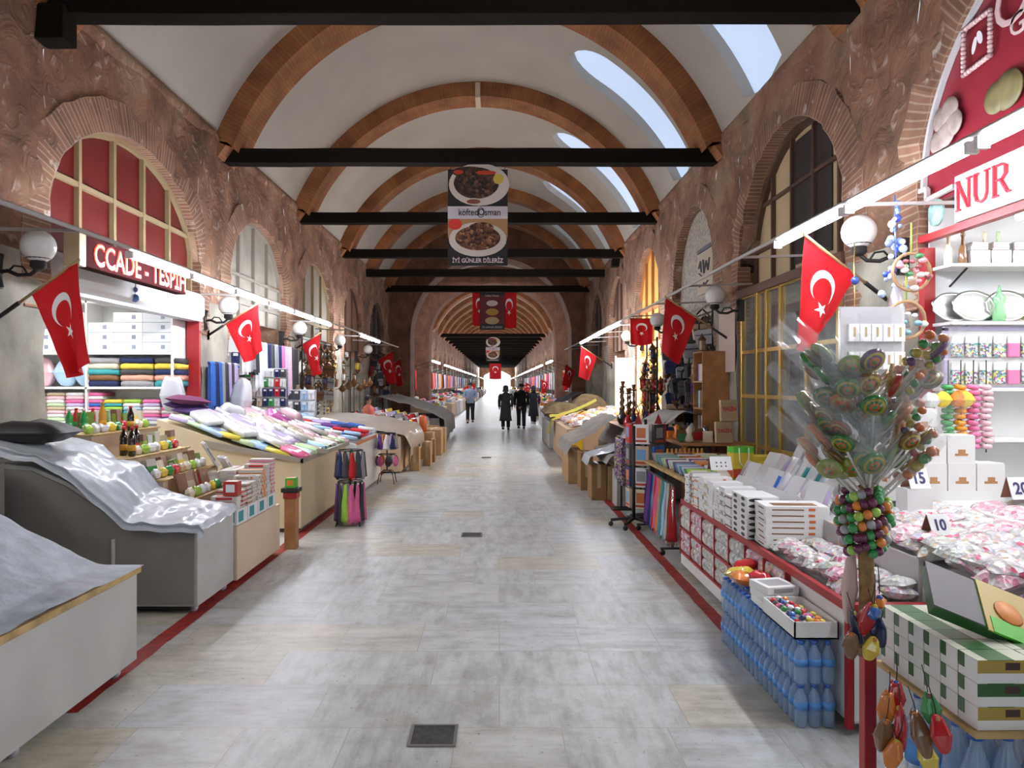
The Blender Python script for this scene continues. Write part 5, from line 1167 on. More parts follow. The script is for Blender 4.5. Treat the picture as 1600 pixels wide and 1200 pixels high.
# bottled water
def bottle_pack(name, label, loc, nx, ny, h, r, group):
    t = thing(name, label, 'water', loc, group=group)
    def bm():
        k = h / .21; q = r / .033
        return MB().lathe([(r * .8, 0), (r, .01 * k), (r * .93, .035 * k), (r, .05 * k), (r * .95, .08 * k), (r, .10 * k), (r * .96, .13 * k), (r * .9, .15 * k), (r * .38, .185 * k), (r * .36, .195 * k)], 14).mesh('bottle', WATER)
    bme = cached(('wb', h, r), bm); cme = cached(('wc', h, r), lambda: MB().lathe([(r * .43, h * .925), (r * .43, h * 1.0), (r * .38, h * 1.01)], 10).mesh('cap', CAPB))
    lme = cached(('wl', h, r), lambda: MB().lathe([(r * 1.01, h * .42), (r * 1.01, h * .60)], 14).mesh('paper_label', mat('water_label', (.10, .30, .70), .35)))
    for i in range(nx):
        for j in range(ny):
            b = obj('bottle', bme, t, ((i - (nx - 1) / 2) * 2.05 * r, (j - (ny - 1) / 2) * 2.05 * r, 0)); obj('cap', cme, b); obj('paper_label', lme, b)
    return t
first = bottle_pack('water_pack', 'x', (1.565, 3.69, 0), 3, 2, .21, .033, 'six-packs of water beside the sweet stall')
n = 0
for j in range(9):
    for l in range(2):
        lab = 'shrink-wrapped pack of blue water bottles, %s from the front, %s layer' % (ORD[j], ['bottom', 'upper'][l]); loc = (1.565 - .0 * j, 3.69 + .142 * j, .215 * l)
        if n == 0: first['label'] = lab
        else: dup(first, loc, label=lab)
        n += 1
big = bottle_pack('water_pack', 'pack of large blue water bottles below the green boxes, nearest', (1.77, 2.62, 0), 3, 2, .50, .052, 'large water packs under the green boxes')
dup(big, (1.77, 2.86, 0), label='pack of large blue water bottles below the green boxes, farther'); dup(big, (2.12, 2.62, 0), label='pack of large blue water bottles at the near frame edge')
obj('board_on_water', MB().box(1.60, 2.1, 2.47, 3.14, .508, .524).mesh('board', PINE), label='thin board laid on the large water packs', cat='board')
None and obj('carton_support', MB().box(-.28, .28, -.34, .34, 0, .145).mesh('carton_support', CARD, bevel=.003), loc=(1.92, 2.72, .38), label='cardboard tray under the green delight boxes', cat='box') 
# green and yellow boxes, three layers
GB = mat('box_yellow', (.42, .30, .06), .35); GBG = mat('box_dark_green', (.03, .11, .03), .35)
def delight_me(v):
    def mk():
        mb = MB().box(-.095, .095, -.05, .05, 0, .078, 0).box(-.094, .094, -.0512, .0512, .034, .0775, 1)
        mb.box(-.0955, .0955, -.0505, .0505, .0765, .0788, 4).box(-.06, .03, -.051, .051, .077, .0793, 2).box(-.0965, -.094, .018, .0505, .03, .079, 2).box(.0, .05, -.052, .0, .045, .07, 3)
        return mb.mesh('delight_box', [WHITE, [GB, GBG][v], GBG, mat('fruit_dark', (.06, .03, .03), .4), mat('box_pale', (.55, .56, .46), .35)])
    return cached(('delight', v), mk)
for l in range(3):
    for j in range(6):
        for i in range(2):
            obj('delight_box', delight_me((l + j) % 2 if j else l % 2), loc=(1.715 + .195 * i, 2.545 + .105 * j, .526 + .0795 * l), rot=(0, 0, rnd.uniform(-.02, .02)),
                label='green and yellow delight box, %s layer, %s from the front, %s file' % (['bottom', 'middle', 'top'][l], ORD[j], ['aisle', 'inner'][i]), cat='box', group='delight boxes stacked on the water packs')
t = thing('open_box', 'open green and yellow box with cellophane window leaning on the stack', 'box', (1.80, 2.80, .835), (R(36), R(22), R(-6)))
obj('tray', MB().box(-.19, .19, -.11, .11, 0, .05).mesh('tray', [GBG][0], bevel=.003), t); obj('printed_lid', MB().box(.0, .212, -.122, .122, .05, .056).mesh('printed_lid', GB), t)
obj('window', MB().box(-.2, -.01, -.11, .11, .05, .055).mesh('window', mat('dark_film', (.13, .12, .14), .45)), t); obj('fruit_print', MB().lathe([(.001, .057), (.055, .058), (.05, .062), (.001, .064)], 16, c=(.1, 0, 0)).mesh('fruit_print', mat('fruit_orange', (.65, .22, .04), .4)), t)
obj('green_corner', MB().box(.02, .213, -.123, -.05, .049, .0585).mesh('green_corner', mat('bright_green')), t)
# tray of sweets and small boxes on the water packs
t = thing('sweet_tray', 'white card tray full of coloured wrapped sweets on the water packs', 'tray', (1.57, 3.86, .437))
obj('tray', MB().box(-.11, .11, -.22, .22, 0, .008).box(-.11, -.103, -.22, .22, 0, .085).box(.103, .11, -.22, .22, 0, .085).box(-.11, .11, -.22, -.213, 0, .085).box(-.11, .11, .213, .22, 0, .085).mesh('tray', WHITE), t)
cnt = 0
for i in range(5):
    for j in range(10):
        nm = rnd.choice(['navy', 'white', 'red', 'orange', 'white', 'yellow', 'charcoal', 'pink', 'blue', 'green'])
        obj('wrapped_sweet', cached(('ws', cnt % 3), lambda: MB().ball((0, 0, 0), .019, 0, 8, .8).mesh('wrapped_sweet', TINTG)), loc=(1.57 - .085 + .034 * i + rnd.uniform(-.008, .008), 3.86 - .19 + .037 * j, .505 + .018 * math.sin(i * 1.1 + .5) + rnd.uniform(0, .02)), col=COLS[nm],
            label='round %s wrapped sweet in the card tray, %s across and %s along' % (nm, ORD[i], ORD[j]), cat='sweet', group='loose sweets in the card tray'); cnt += 1
obj('board_under_tray', MB().box(1.46, 1.67, 3.62, 4.1, .430, .436).mesh('board', [WHITE][0]), label='thin card sheet between the water packs and the sweet tray', cat='board') if 0 else None
for k in range(3): obj('small_box', carton_me((.19, .20, .042), 1, WHITE, 'small_box'), loc=(1.57, 4.21, .437 + .043 * k), rot=(0, 0, .1 * k), col=COLS['grey'], label='white game box behind the sweet tray, %s up' % ORD[k], cat='box', group='white boxes behind the sweet tray')
for k, (nm, x, y) in enumerate((('orange', 1.53, 4.62), ('red', 1.60, 4.52), ('yellow', 1.56, 4.75), ('red', 1.62, 4.82), ('white', 1.6, 4.38))):
    obj('snack_bag', pillow_me((.16, .14, .08), TINTG, k % 3, 'snack_bag'), loc=(x, y, .44 + .03 * (k % 2)), rot=(.3 * (k % 2), .2, k), col=COLS[nm], label='shiny %s snack bag on the far water packs, %s from the front' % (nm, ORD[k]), cat='snack', group='snack bags on the far water packs')
# stacks of boxed sweets on the stall edge
for k in range(7): obj('long_sweet_box', carton_me((.40, .26, .038), 3, WHITE, 'long_sweet_box'), loc=(1.93 + rnd.uniform(-.004, .004), 4.86, .64 + .0388 * k), rot=(0, 0, R(-4) + rnd.uniform(-.02, .02)), col=COLS['brown'], label='long white lettered sweet box, %s up in the stack on the stall edge' % ORD[k], cat='box', group='long lettered boxes on the stall edge')
OVL = mat('black_oval', (.02, .02, .02), .4)
def oval_me():
    mb = MB().box(-.11, .11, -.08, .08, 0, .04, 0); vs = [(-.11 + .09 + .05 * math.cos(a * .524) - .03, -.0812, .02 + .013 * math.sin(a * .524)) for a in range(12)]; mb.add(vs, [tuple(range(12))], 1)
    vs = [(-.1112, .04 * math.cos(a * .524), .02 + .013 * math.sin(a * .524)) for a in range(12)]; mb.add(vs, [tuple(range(12))[::-1]], 1); return mb.mesh('oval_box', [WHITE, OVL])
for c in range(2):
    for k in range(7): obj('oval_label_box', cached('ovm', oval_me), loc=(1.80, 5.10 + .165 * c, .64 + .041 * k), label='white box with a black oval label, %s up in the %s stack' % (ORD[k], ['nearer', 'farther'][c]), cat='box', group='oval label boxes on the stall edge')
sc_ = [('brown', 'white'), ('grey', 'white'), ('beige', 'beige'), ('white', 'white'), ('beige', 'white'), ('lilac', 'white'), ('orange', 'white'), ('brown', 'grey'), ('navy', 'white')]
for c in range(9):
    for k in range(7 + c % 2):
        nm = sc_[c][k % 2]
        obj('boxed_game', carton_me((.24, .135, .034), [0, 2, 3][c % 3], WHITE, 'boxed_game'), loc=(1.81 + rnd.uniform(-.006, .006), 5.43 + .15 * c, .64 + .035 * k), rot=(0, 0, rnd.uniform(-.03, .03)), col=COLS[nm],
            label='flat white and %s box, %s up in the %s stack past the oval labels' % (nm, ORD[k], ORD[c]), cat='box', group='flat boxes stacked along the stall edge')
# leaning display packs behind
for r_ in range(4):
    for c in range(8):
        nm = rnd.choice(['white', 'white', 'grey', 'white', 'lilac']);
        if r_ == 1 and c in (3, 4): nm = 'teal'
        if r_ == 0 and c in (4,): nm = 'blue'
        if r_ == 2 and c in (3,): nm = 'red'
        x = 2.12 + .24 * r_; y = 5.0 + .215 * c
        obj('display_pack', carton_me((.045, .20, .22), 1, mat('pack_white', (.58, .58, .58), .2, coat=.8), 'display_pack'), loc=(x, y, .82 + .07 * r_), rot=(0, R(28) + rnd.uniform(-.1, .1), rnd.uniform(-.25, .25)), col=COLS[nm],
            label='leaning clear-fronted %s pack, %s row from the aisle, %s from the front' % (nm, ORD[r_], ORD[c]), cat='box', group='leaning packs on the far half of the sweet stall')
for c in range(6):
    nm = ['charcoal', 'charcoal', 'charcoal', 'grey', 'charcoal', 'brown'][c]
    obj('window_box', carton_me((.09, .17, .1), 1, mat('pack_white'), 'window_box'), loc=(2.0, 5.1 + .2 * c, .83 if 0 else .64 + .19), rot=(0, R(35), .1), col=COLS[nm], label='small white box with dark window behind the stacks, %s from the front' % ORD[c], cat='box', group='dark window boxes behind the stacks')
# terraced white boxes on the back of the stall
PICT = mat('print_delight', (.45, .22, .10), .5)
def cube_me(): return MB().box(-.085, .085, -.07, .07, 0, .17, 0).box(-.04, .04, -.0712, -.07, .045, .06, 1).box(-.02, .025, -.0714, -.07, .06, .085, 1).box(-.0865, -.085, -.03, .03, .05, .08, 1).mesh('delight_carton', [mat('carton_bright', (.80, .79, .78), .4), PICT])
bt = thing('box_riser', 'white stepped riser under the terraced white boxes', 'shelf', (2.85, 4.66, .98))
obj('step', MB().box(-.45, .27, -.12, .12, 0, .06).mesh('step', WHITE), bt); obj('step', MB().box(-.45, .27, .12, .30, 0, .22).mesh('step', WHITE), bt)
for c in range(4): obj('delight_carton', cached('cubec', cube_me), loc=(2.50 + .178 * c, 4.61, 1.04), label='white carton with small brown picture, %s from the aisle in the front row' % ORD[c], cat='box', group='terraced white cartons')
for c in range(4): obj('delight_carton', cached('cubec', cube_me), loc=(2.47 + .178 * c, 4.86, 1.20), label='white carton with small brown picture, %s from the aisle in the back row' % ORD[c], cat='box', group='terraced white cartons')
for c in range(2): obj('delight_carton', cached('cubec', cube_me), loc=(2.68 + .178 * c, 4.62, 1.21), label='white carton with small brown picture stacked on the front row, %s one' % ['aisle side', 'wall side'][c], cat='box', group='terraced white cartons')
for c in range(2): obj('delight_carton', cached('cubec', cube_me), loc=(2.43 + .34 * c, 4.87, 1.37), label='white carton with small brown picture topping the back row, %s one' % ['aisle side', 'wall side'][c], cat='box', group='terraced white cartons')
def price_card(s, x, y, z, rz, label, w_=.13, h=.12):
    t = thing('price_card', label, 'price card', (x, y, z), (0, 0, rz), group=None)
    obj('front', MB().prism([(-.035, 0), (-.03, 0), (.003, h), (-.002, h)], -w_ / 2, w_ / 2, 'x').mesh('front', WHITE) if 0 else cached(('pcf', w_), lambda: MB().add([(-w_ / 2, -.045, 0), (w_ / 2, -.045, 0), (w_ / 2, 0, h), (-w_ / 2, 0, h), (-w_ / 2, -.040, 0), (w_ / 2, -.040, 0), (w_ / 2, .004, h), (-w_ / 2, .004, h)], [(0, 1, 2, 3), (7, 6, 5, 4), (0, 4, 5, 1), (1, 5, 6, 2), (2, 6, 7, 3), (3, 7, 4, 0)]).mesh('front', WHITE)), t)
    obj('back', cached(('pcb', w_), lambda: MB().add([(-w_ / 2, .045, 0), (w_ / 2, .045, 0), (w_ / 2, .004, h), (-w_ / 2, .004, h), (-w_ / 2, .049, 0), (w_ / 2, .049, 0), (w_ / 2, .008, h), (-w_ / 2, .008, h)], [(0, 1, 2, 3), (7, 6, 5, 4), (0, 4, 5, 1), (1, 5, 6, 2), (2, 6, 7, 3), (3, 7, 4, 0)]).mesh('back', mat('card_brown', (.25, .10, .07), .6))), t)
    text(s, h * .8, mat('ink_navy', (.03, .03, .12), .5), (0, -.0255, h * .48), (R(90 - 20.5), 0, 0), t, sx=.9, ext=.001, bold=.002)
obj('card_support', carton_me((.15, .13, .262), 4, WHITE, 'card_support'), loc=(2.48, 4.40, .82), label='plain white carton under the 15 price card', cat='box')
p = at(1428, 762, 4.4); price_card('15', p.x, 4.38, 1.083, R(8), 'white folded price card reading 15 beside the candy tree')
p = at(1463, 828, 3.8); price_card('10', p.x, 3.8, p.z - .02, R(10), 'grey folded price card reading 10 among the packets', .11, .10)
p = at(1590, 765, 4.2); price_card('20', p.x, 4.2, p.z - .05, R(5), 'white folded price card reading 20 at the frame edge')
p = at(1125, 768, 6.7); price_card(': : :', p.x, 6.7, .92, R(5), 'small dotted white folded card by the book table', .2, .12)
# ---------------------------------------------------------------- candy tree
TX, TY = 1.485, 2.98
t = thing('candy_tree', 'wooden branch trunk holding wrapped lollipops above the red post', 'display', (TX, TY, .60))
BARK = mat('bark', (.36, .22, .09), .8, noise_s=25, noise_a=.4, bump=.4, bump_s=60)
obj('trunk', MB().tube([(.0, 0, 0), (.005, 0, .25), (-.004, .0, .5), (.01, 0, .75), (-.01, 0, .95), (-.02, 0, 1.15)], [.034, .03, .028, .026, .022, .014], 12).mesh('trunk', BARK), t)
for k, (a, b, c) in enumerate((((.0, 0, .66), (.10, -.02, .86), (.16, 0, 1.08)), ((-.0, 0, .70), (-.09, .02, .92), (-.15, 0, 1.12)), ((0, 0, .8), (.04, -.06, 1.0), (.06, -.09, 1.18)))):
    obj('branch', MB().tube([a, b, c], [.016, .013, .008], 8).mesh('branch', BARK), t)
SPIR = {}
def lolly_me(kind):
    def mk():
        mb = MB(); mb.tube([(0, 0, -.13), (0, 0, .0)], .0035, 5, 2)
        if kind == 0:     # flat spiral lollipop
            mb.v and None
            P = MB(); P.lathe([(.001, -.008), (.028, -.008), (.034, 0), (.028, .008), (.001, .008)], 18, 0); mb.add([(x, z, y + .034) for x, y, z in P.v], P.f, 0, True)
            for r_, mi, hh in ((.027, 1, .0090), (.020, 0, .0097), (.013, 4, .0104), (.006, 3, .0111)):
                Q = MB(); Q.lathe([(.001, -hh), (r_, -hh), (r_, hh), (.001, hh)], 16, mi); mb.add([(x, z, y + .034) for x, y, z in Q.v], Q.f, mi, True)
        else:             # skewer of fruit jellies
            for q in range(4): mb.ball((0, 0, .015 + q * .035), .0185, [0, 1, 3, 4][q], 8, .85)
        return mb.mesh('lollipop', [TINTG, mat('candy_yellow', (.38, .30, .03), .25, coat=.6), mat('stick', (.75, .72, .65), .5), mat('candy_green', (.04, .22, .05), .25, coat=.6), mat('candy_orange', (.50, .12, .02), .25, coat=.6)])
    return cached(('lolly', kind), mk)
def wrap_me():
    mb = MB(); mb.lathe([(.006, -.06), (.016, -.03), (.040, .0), (.046, .05), (.044, .10), (.036, .155), (.038, .17)], 8); mb.v = [(x * (1 + .15 * nz(z * 40, x * 30)), y * .45, z) for x, y, z in mb.v]
    mb.f = mb.f[:-1]; mb.m = mb.m[:-1]; mb.sm = [False] * len(mb.f)
    return mb.mesh('cellophane', FILM)
lr = random.Random(4); n = 0
for i in range(104):
    left = i % 2 == 0; hgt = .70 + .48 * ((i * .618) % 1)
    a = (math.pi if left else 0) + lr.uniform(-1.4, 1.4); rr = lr.uniform(.08, .235) * (.75 + .5 * (hgt - .7))
    if math.sin(a) > .75: continue
    kind = 0 if (left or lr.random() < .5) else 1
    tilt = lr.uniform(.5, 1.0)
    p = Vector((TX + rr * math.cos(a), TY + rr * .8 * math.sin(a), .60 + hgt * 1.02))
    nm = lr.choice(['green', 'lime green', 'brown', 'orange', 'red', 'green', 'charcoal']) if kind == 0 else lr.choice(['red', 'pale pink', 'orange', 'white', 'charcoal'])
    side = 'aisle side' if left else 'stall side'; lev = ['lowest', 'lower', 'middle', 'upper', 'topmost'][min(4, int((hgt - .7) / .1))]
    dirv = Vector((math.cos(a) * (.75 if not left else .8), math.sin(a) * .5, .75)).normalized(); q = dirv.to_track_quat('Z', 'Y').to_euler()
    o = thing('lollipop', ('%s spiral lollipop in clear wrap, %s tier, %s of the candy tree' if kind == 0 else '%s jelly skewer in wrap, %s tier on the %s of the candy tree') % (nm, lev, side), 'lollipop', p, q, 'wrapped lollipops on the candy tree, %s %s %s %s' % (nm, kind, lev, side))
    o.scale = ((1.35 if kind == 0 else .95) + .25 * lr.random(),) * 3
    obj('sweet', lolly_me(kind), o, rot=(0, 0, lr.uniform(-.7, .7)), col={'green': (.03, .17, .03), 'lime green': (.20, .30, .03), 'brown': (.17, .08, .02), 'orange': (.55, .14, .02), 'red': (.38, .03, .02), 'pale pink': (.60, .30, .28), 'white': (.50, .36, .30)}.get(nm, (.10, .05, .12))); (obj('cellophane', cached('wrapm', wrap_me), o) if i % 3 else None)
# bunch of marble sweets under the lollipops
for i in range(110):
    z = 1.02 + .255 * ((i * .7548) % 1); a = i * 2.4; rr = .062 + .028 * math.sin((z - 1.02) / .255 * math.pi) + lr.uniform(-.01, .01)
    nm = lr.choice(['green', 'lime green', 'purple', 'green', 'grey', 'orange', 'purple']); lev = ['bottom', 'lower', 'middle', 'upper', 'top'][min(4, int((z - 1.02) / .052))]
    obj('marble_sweet', cached('mrb', lambda: MB().ball((0, 0, 0), .0195, 0, 12).mesh('marble_sweet', TINTG)), loc=(TX + rr * math.cos(a) - .01, TY + rr * math.sin(a), z), col={'purple': (.14, .02, .07)}.get(nm, COLS[nm]), label='%s marble sweet in the %s tier of the bunch round the trunk' % (nm, lev), cat='sweet', group='marble sweets round the trunk, %s %s' % (nm, lev))
# toys and bags hung on the red post
for k, (px_, py_, nm, L, Y) in enumerate([(1340, 985, 'navy', .14, 2.93), (1352, 970, 'red', .12, 2.9), (1366, 958, 'blue', .05, 2.88), (1372, 985, 'navy', .12, 2.9), (1330, 1010, 'brown', .10, 2.9), (1360, 1015, 'yellow', .08, 2.88), (1375, 942, 'orange', .04, 2.9),
        (1385, 1110, 'orange', .12, 2.66), (1380, 1150, 'brown', .12, 2.62), (1408, 1140, 'red', .14, 2.62), (1400, 1090, 'red', .10, 2.7), (1440, 1150, 'brown', .13, 2.5), (1455, 1110, 'green', .10, 2.5), (1470, 1150, 'red', .10, 2.45), (1395, 1180, 'orange', .1, 2.6), (1450, 1185, 'yellow', .1, 2.5)]):
    p = at(px_, py_, Y); tt = thing('hanging_toy', 'small %s toy figure in a bag hung by the red post, %s' % (nm, ORD[k]), 'toy', p, (lr.uniform(-.3, .3), lr.uniform(-.3, .3), lr.uniform(-1, 1)), 'small toys hung by the red post')
    obj('body', pillow_me((.062, .04, L * 1.15), TINTG, k % 4, 'toy_body', 3), tt, (0, 0, -L * .55), col=tuple(c * .85 for c in COLS[nm])); obj('head', cached('toyh', lambda: MB().ball((0, 0, 0), .014, 0, 8).mesh('head', TINTG)), tt, (0, 0, L * .5), col=tuple(c * .6 for c in COLS[rnd.choice(['orange', 'brown', 'blue', 'yellow'])]))
    obj('hanging_loop', cached('toyl', lambda: MB().tube([(0, 0, .04), (.004, 0, .1), (0, 0, .16)], .002, 4).mesh('hanging_loop', IRON)), tt)
# white paper bag strip left of the trunk
obj('folded_paper_roll', pillow_me((.05, .05, .30), mat('paper_pinkish', (.62, .45, .42), .6), 1, 'paper_roll', 3), loc=(TX - .06, TY + .03, .72), rot=(0, .05, 0), label='pinkish paper roll strapped to the trunk of the candy tree', cat='paper')

# ---------------------------------------------------------------- inside the sweet shop: shelves on the far side wall
ys = 5.44
t = thing('shop_shelving', 'white shelves of bottles and silver trays on the sweet shop side wall', 'shelf', (3.18, ys, 0))
for z in (2.54, 2.13, 1.66, 1.30): obj('shelf_board', MB().box(0, 2.0, -.26, 0, z - .012, z + .012).mesh('shelf_board', WHITE, bevel=.003), t)
for z in (2.54, 2.13, 1.66):
    for x in (.15, .9, 1.5): obj('bracket', MB().tube([(x, 0, z - .12), (x, -.2, z - .014)], .008, 5).mesh('bracket', IRON), t)
obj('back_panel', MB().box(0, 2.1, .0, .015, .9, 3.0).mesh('back_panel', SHOPW), t)
shop_light(XR, 1, ROPEN[1], 'long white tube light on the sweet shop ceiling', power=45)
t_ = thing('ceiling_light', 'bright tube light just inside the sweet shop front', 'light', (3.6, 4.6, 2.86), group=None)
obj('tube', MB().tube([(0, -.5, 0), (0, .5, 0)], .03, 8).mesh('tube', TUBEI), t_); obj('fitting', MB().box(-.05, .05, -.55, .55, .03, .33).mesh('fitting', WHITE), t_)
PG = mat('green_glass', (.25, .62, .30), .08, alpha=.7, coat=1)
for k, (x, nm) in enumerate(((3.24, 'cream'), (3.32, 'brown'), (3.60, 'pale green'), (3.82, 'pale green'), (3.5, 'cream'))):
    obj('perfume_bottle', cached('perf', lambda: MB().lathe([(.025, 0), (.03, .02), (.026, .12), (.012, .15), (.01, .20), (.016, .21), (.012, .25)], 12).mesh('perfume_bottle', TINTG)), loc=(x, ys - .13 - .04 * (k % 2), 2.552), col=COLS[nm], label='slim %s glass bottle on the top shelf, %s from the pier' % (nm, ORD[k]), cat='bottle', group='slim bottles on the top shelf')
for k in range(5): obj('glass_casket', cached('casket', lambda: MB().box(-.07, .07, -.05, .05, 0, .10).box(-.06, .06, -.04, .04, .10, .16).mesh('glass_casket', mat('silver_glass', (.62, .62, .62), .12, .6), bevel=.006)), loc=(3.42 + .15 * k, ys - .17, 2.552), label='silver glass casket on the top shelf, %s from the pier' % ORD[k], cat='box', group='glass caskets on the top shelf')
SILV = mat('silver', (.70, .70, .70), .3, 1)
def plate_me(): 
    mb = MB(); mb.lathe([(.001, 0), (.09, 0), (.13, .012), (.15, .02), (.155, .024), (.13, .018), (.09, .006), (.001, .005)], 24); mb.v = [(x * (1 + .05 * math.cos(9 * math.atan2(y, x))), y * .72, z) for x, y, z in mb.v]; return mb.mesh('tray', SILV)
for k, (x, q) in enumerate(((3.28, 1), (3.42, 1.05), (3.5, .8), (3.66, 1.05), (3.80, .95))):
    obj('silver_tray', cached('plate', plate_me), loc=(x, ys - .10 - .02 * (k % 2), 2.142 + .11 * q), rot=(R(78), 0, 0), scale=q, label='oval silver tray standing on the second shelf, %s from the pier' % ORD[k], cat='tray', group='silver trays on the second shelf')
obj('green_vase', cached('gv', lambda: MB().lathe([(.035, 0), (.045, .03), (.03, .12), (.045, .17), (.02, .20), (.005, .26)], 14).mesh('green_vase', PG)), loc=(3.56, ys - .2, 2.142), label='translucent green vase between the silver trays', cat='vase')
obj('gold_tray', cached('gp', lambda: (lambda m: m)(plate_me())), loc=(3.98, ys - .12, 2.25), rot=(R(78), 0, 0), label='gold patterned oval tray at the end of the second shelf', cat='tray').data.materials[0] = GOLDM
obj('yellow_vase', cached('yv', lambda: MB().lathe([(.04, 0), (.05, .05), (.035, .10), (.05, .15), (.03, .19)], 14).mesh('yellow_vase', mat('yellow_glass', (.75, .55, .03), .15, coat=1))), loc=(3.86, ys - .21, 2.142), label='small yellow vase before the gold tray', cat='vase')
t = thing('bead_board', 'white board with bags of beads below the silver trays', 'display', (3.20, ys - .19, 1.68))
obj('board', MB().box(-.01, .62, .0, .02, 0, .40).mesh('board', WHITE), t); obj('rim', MB().box(-.03, .0, -.01, .02, -.02, .42).box(.62, .65, -.01, .02, -.02, .42).box(-.03, .65, -.01, .02, .40, .43).box(-.03, .65, -.01, .02, -.03, 0).mesh('rim', mat('lilac_rim', (.55, .50, .70), .5)), t)
for i in range(6):
    for j in range(2):
        b = thing('bead_bag', 'small clear bag of beads, %s across in the %s row of the bead board' % (ORD[i], ['lower', 'upper'][j]), 'beads', (3.25 + .10 * i, ys - .215, 1.70 + .19 * j), group='bead bags on the board')
        nm = ['grey', 'navy', 'white', 'red', 'pink', 'yellow'][(i + 2 * j) % 6]
        obj('beads', cached(('bb', i in (4,)), lambda: MB().box(-.042, .042, -.012, .012, 0, .10).mesh('beads', BEADS if i != 4 else mat('pink_beads', (.70, .20, .40), .4), bevel=.005)), b); obj('header_card', cached('hc', lambda: MB().box(-.042, .042, -.008, .008, .10, .15).mesh('header_card', WHITE)), b)
for k in range(4): # garlands of jelly rings
    nm = ['green', 'orange', 'pink', 'pale pink'][k]
    for q in range(11):
        obj('jelly_ring', cached('jr', lambda: MB().lathe([(.02, -.018), (.034, -.014), (.04, 0), (.034, .014), (.02, .018)], 12).mesh('jelly_ring', TINTG)), loc=(3.02 + .085 * k + .01 * math.sin(q), 4.95, 1.28 + .04 * q), rot=(.15 * math.sin(q * 2), .1, 0), col=COLS[nm] if nm != 'orange' else (.80, .30, .02), label='%s jelly ring, %s up in the hanging column by the shop front' % (nm, ORD[q]), cat='sweet', group='columns of jelly rings')
for k in range(4): obj('column_string', cached('cs', lambda: MB().tube([(0, 0, 0), (0, 0, .62)], .004, 5).mesh('column_string', IRON)), loc=(3.02 + .085 * k, 4.95, 1.24), label='string of the %s jelly ring column' % ORD[k], cat='string', group='strings of the jelly ring columns')
obj('string_pole', MB().box(-.03, .36, -.006, .006, 0, .012).mesh('string_pole', CHROME), loc=(3.02, 4.95, 1.86), label='thin metal bar carrying the jelly ring columns', cat='bar')
for k, (px_, py_, nm) in enumerate(((1502, 618, 'orange'), (1514, 612, 'yellow'), (1460, 630, 'white'), (1478, 640, 'yellow'))):
    p = at(px_, py_, 4.86); obj('plush_toy', pillow_me((.10, .08, .10), TINTC, k % 2, 'plush', 3), loc=(p.x, 4.9, 1.545 if k != 2 else 1.54), col=COLS[nm], label='small %s plush on the back row of white cartons, %s' % (nm, ['left', 'beside it', 'near the pier', 'lowest'][k]), cat='toy')
# gift cards pegboard and charms on the near right pier
t = thing('card_display', 'white hanging card display with rows of small white boxes by the pier', 'display', (2.38, 5.05, 1.55))
obj('panel', MB().box(-.02, .38, 0, .02, -.2, .68).mesh('panel', mat('panel_grey', (.42, .41, .42), .5)), t); obj('post', MB().box(-.04, -.02, .0, .03, -1.54, .68).mesh('post', CHROME), t); obj('post', MB().box(.38, .40, .0, .03, -1.54, .68).mesh('post', CHROME), t)
for j in range(4):
    for i in range(5):
        obj('boxed_charm', cached('bch', lambda: MB().box(-.038, .038, -.03, 0, 0, .12).box(-.008, .012, -.033, -.03, .03, .10, 1).mesh('boxed_charm', [mat('carton_bright'), mat('gold_dull', (.40, .28, .10), .4)], bevel=.002)), loc=(2.42 + .078 * i, 5.05, 1.42 + .19 * j), rot=(0, 0, R(4)), label='small white boxed charm, %s across in %s row of the card display' % (ORD[i], ORD[j]), cat='box', group='boxed charms on the card display')
# evil eye ornaments hanging from a string at the pier
def charm_cluster(px_, py_, Y, label, k):
    p = at(px_, py_, Y); t = thing('hanging_ornament', label, 'ornament', p)
    r = random.Random(k); BL = mat('blue_glass'); 
    if k == 0:
        obj('string', MB().tube([(0, 0, .0), (-.01, 0, .55)], .005, 5).mesh('string', mat('blue_glass')), t)
        for q in range(34):
            a = r.uniform(0, 6.3); z = r.uniform(-.22, .50); rr = .11 * max(.08, min(1, (.52 - z) * 1.3)); obj('bead', cached(('bd', q % 3), lambda: MB().ball((0, 0, 0), [.016, .022, .03][q % 3], 0, 8).mesh('bead', TINTG)), t, (rr * math.cos(a), rr * math.sin(a), z), col=r.choice([(.05, .09, .5), (.5, .62, .85), (.8, .8, .85), (.2, .3, .65)]))
        obj('tassel', MB().lathe([(.02, 0), (.05, -.12), (.09, -.3)], 10, c=(0, 0, -.1)).mesh('tassel', mat('silver_tassel', (.55, .55, .60), .3, .5)), t)
    else:
        obj('hoop', MB().tube([(.13 * math.cos(a * .35), 0, .13 * math.sin(a * .35)) for a in range(19)], .012, 6).mesh('hoop', mat('hoop_wood', (.40, .24, .12), .5)), t)
        for q in range(16 if k == 1 else 8):
            a = r.uniform(0, 6.3); rr = r.uniform(.02, .12); obj('flower' if k == 1 else 'bead', cached(('fl', q % 2), lambda: MB().ball((0, 0, 0), [.03, .022][q % 2], 0, 8, .7).mesh('flower', TINTG)), t, (rr * math.cos(a), -.02, rr * math.sin(a)), col=r.choice([(.75, .30, .36), (.75, .70, .68), (.06, .22, .08), (.35, .08, .10)] if k == 1 else [(.8, .8, .8), (.2, .4, .5), (.7, .7, .7)]))
        obj('ribbon', MB().tube([(0, 0, .13), (0, 0, .34 if k == 1 else .42)], .006, 5).mesh('ribbon', mat('lime_ribbon', (.30, .42, .08), .6)), t)
charm_cluster(1400, 425, 5.25, 'cluster of blue and white glass beads hanging from the pier string', 0)
charm_cluster(1424, 425, 5.1, 'hanging hoop of pink and white artificial flowers', 1)
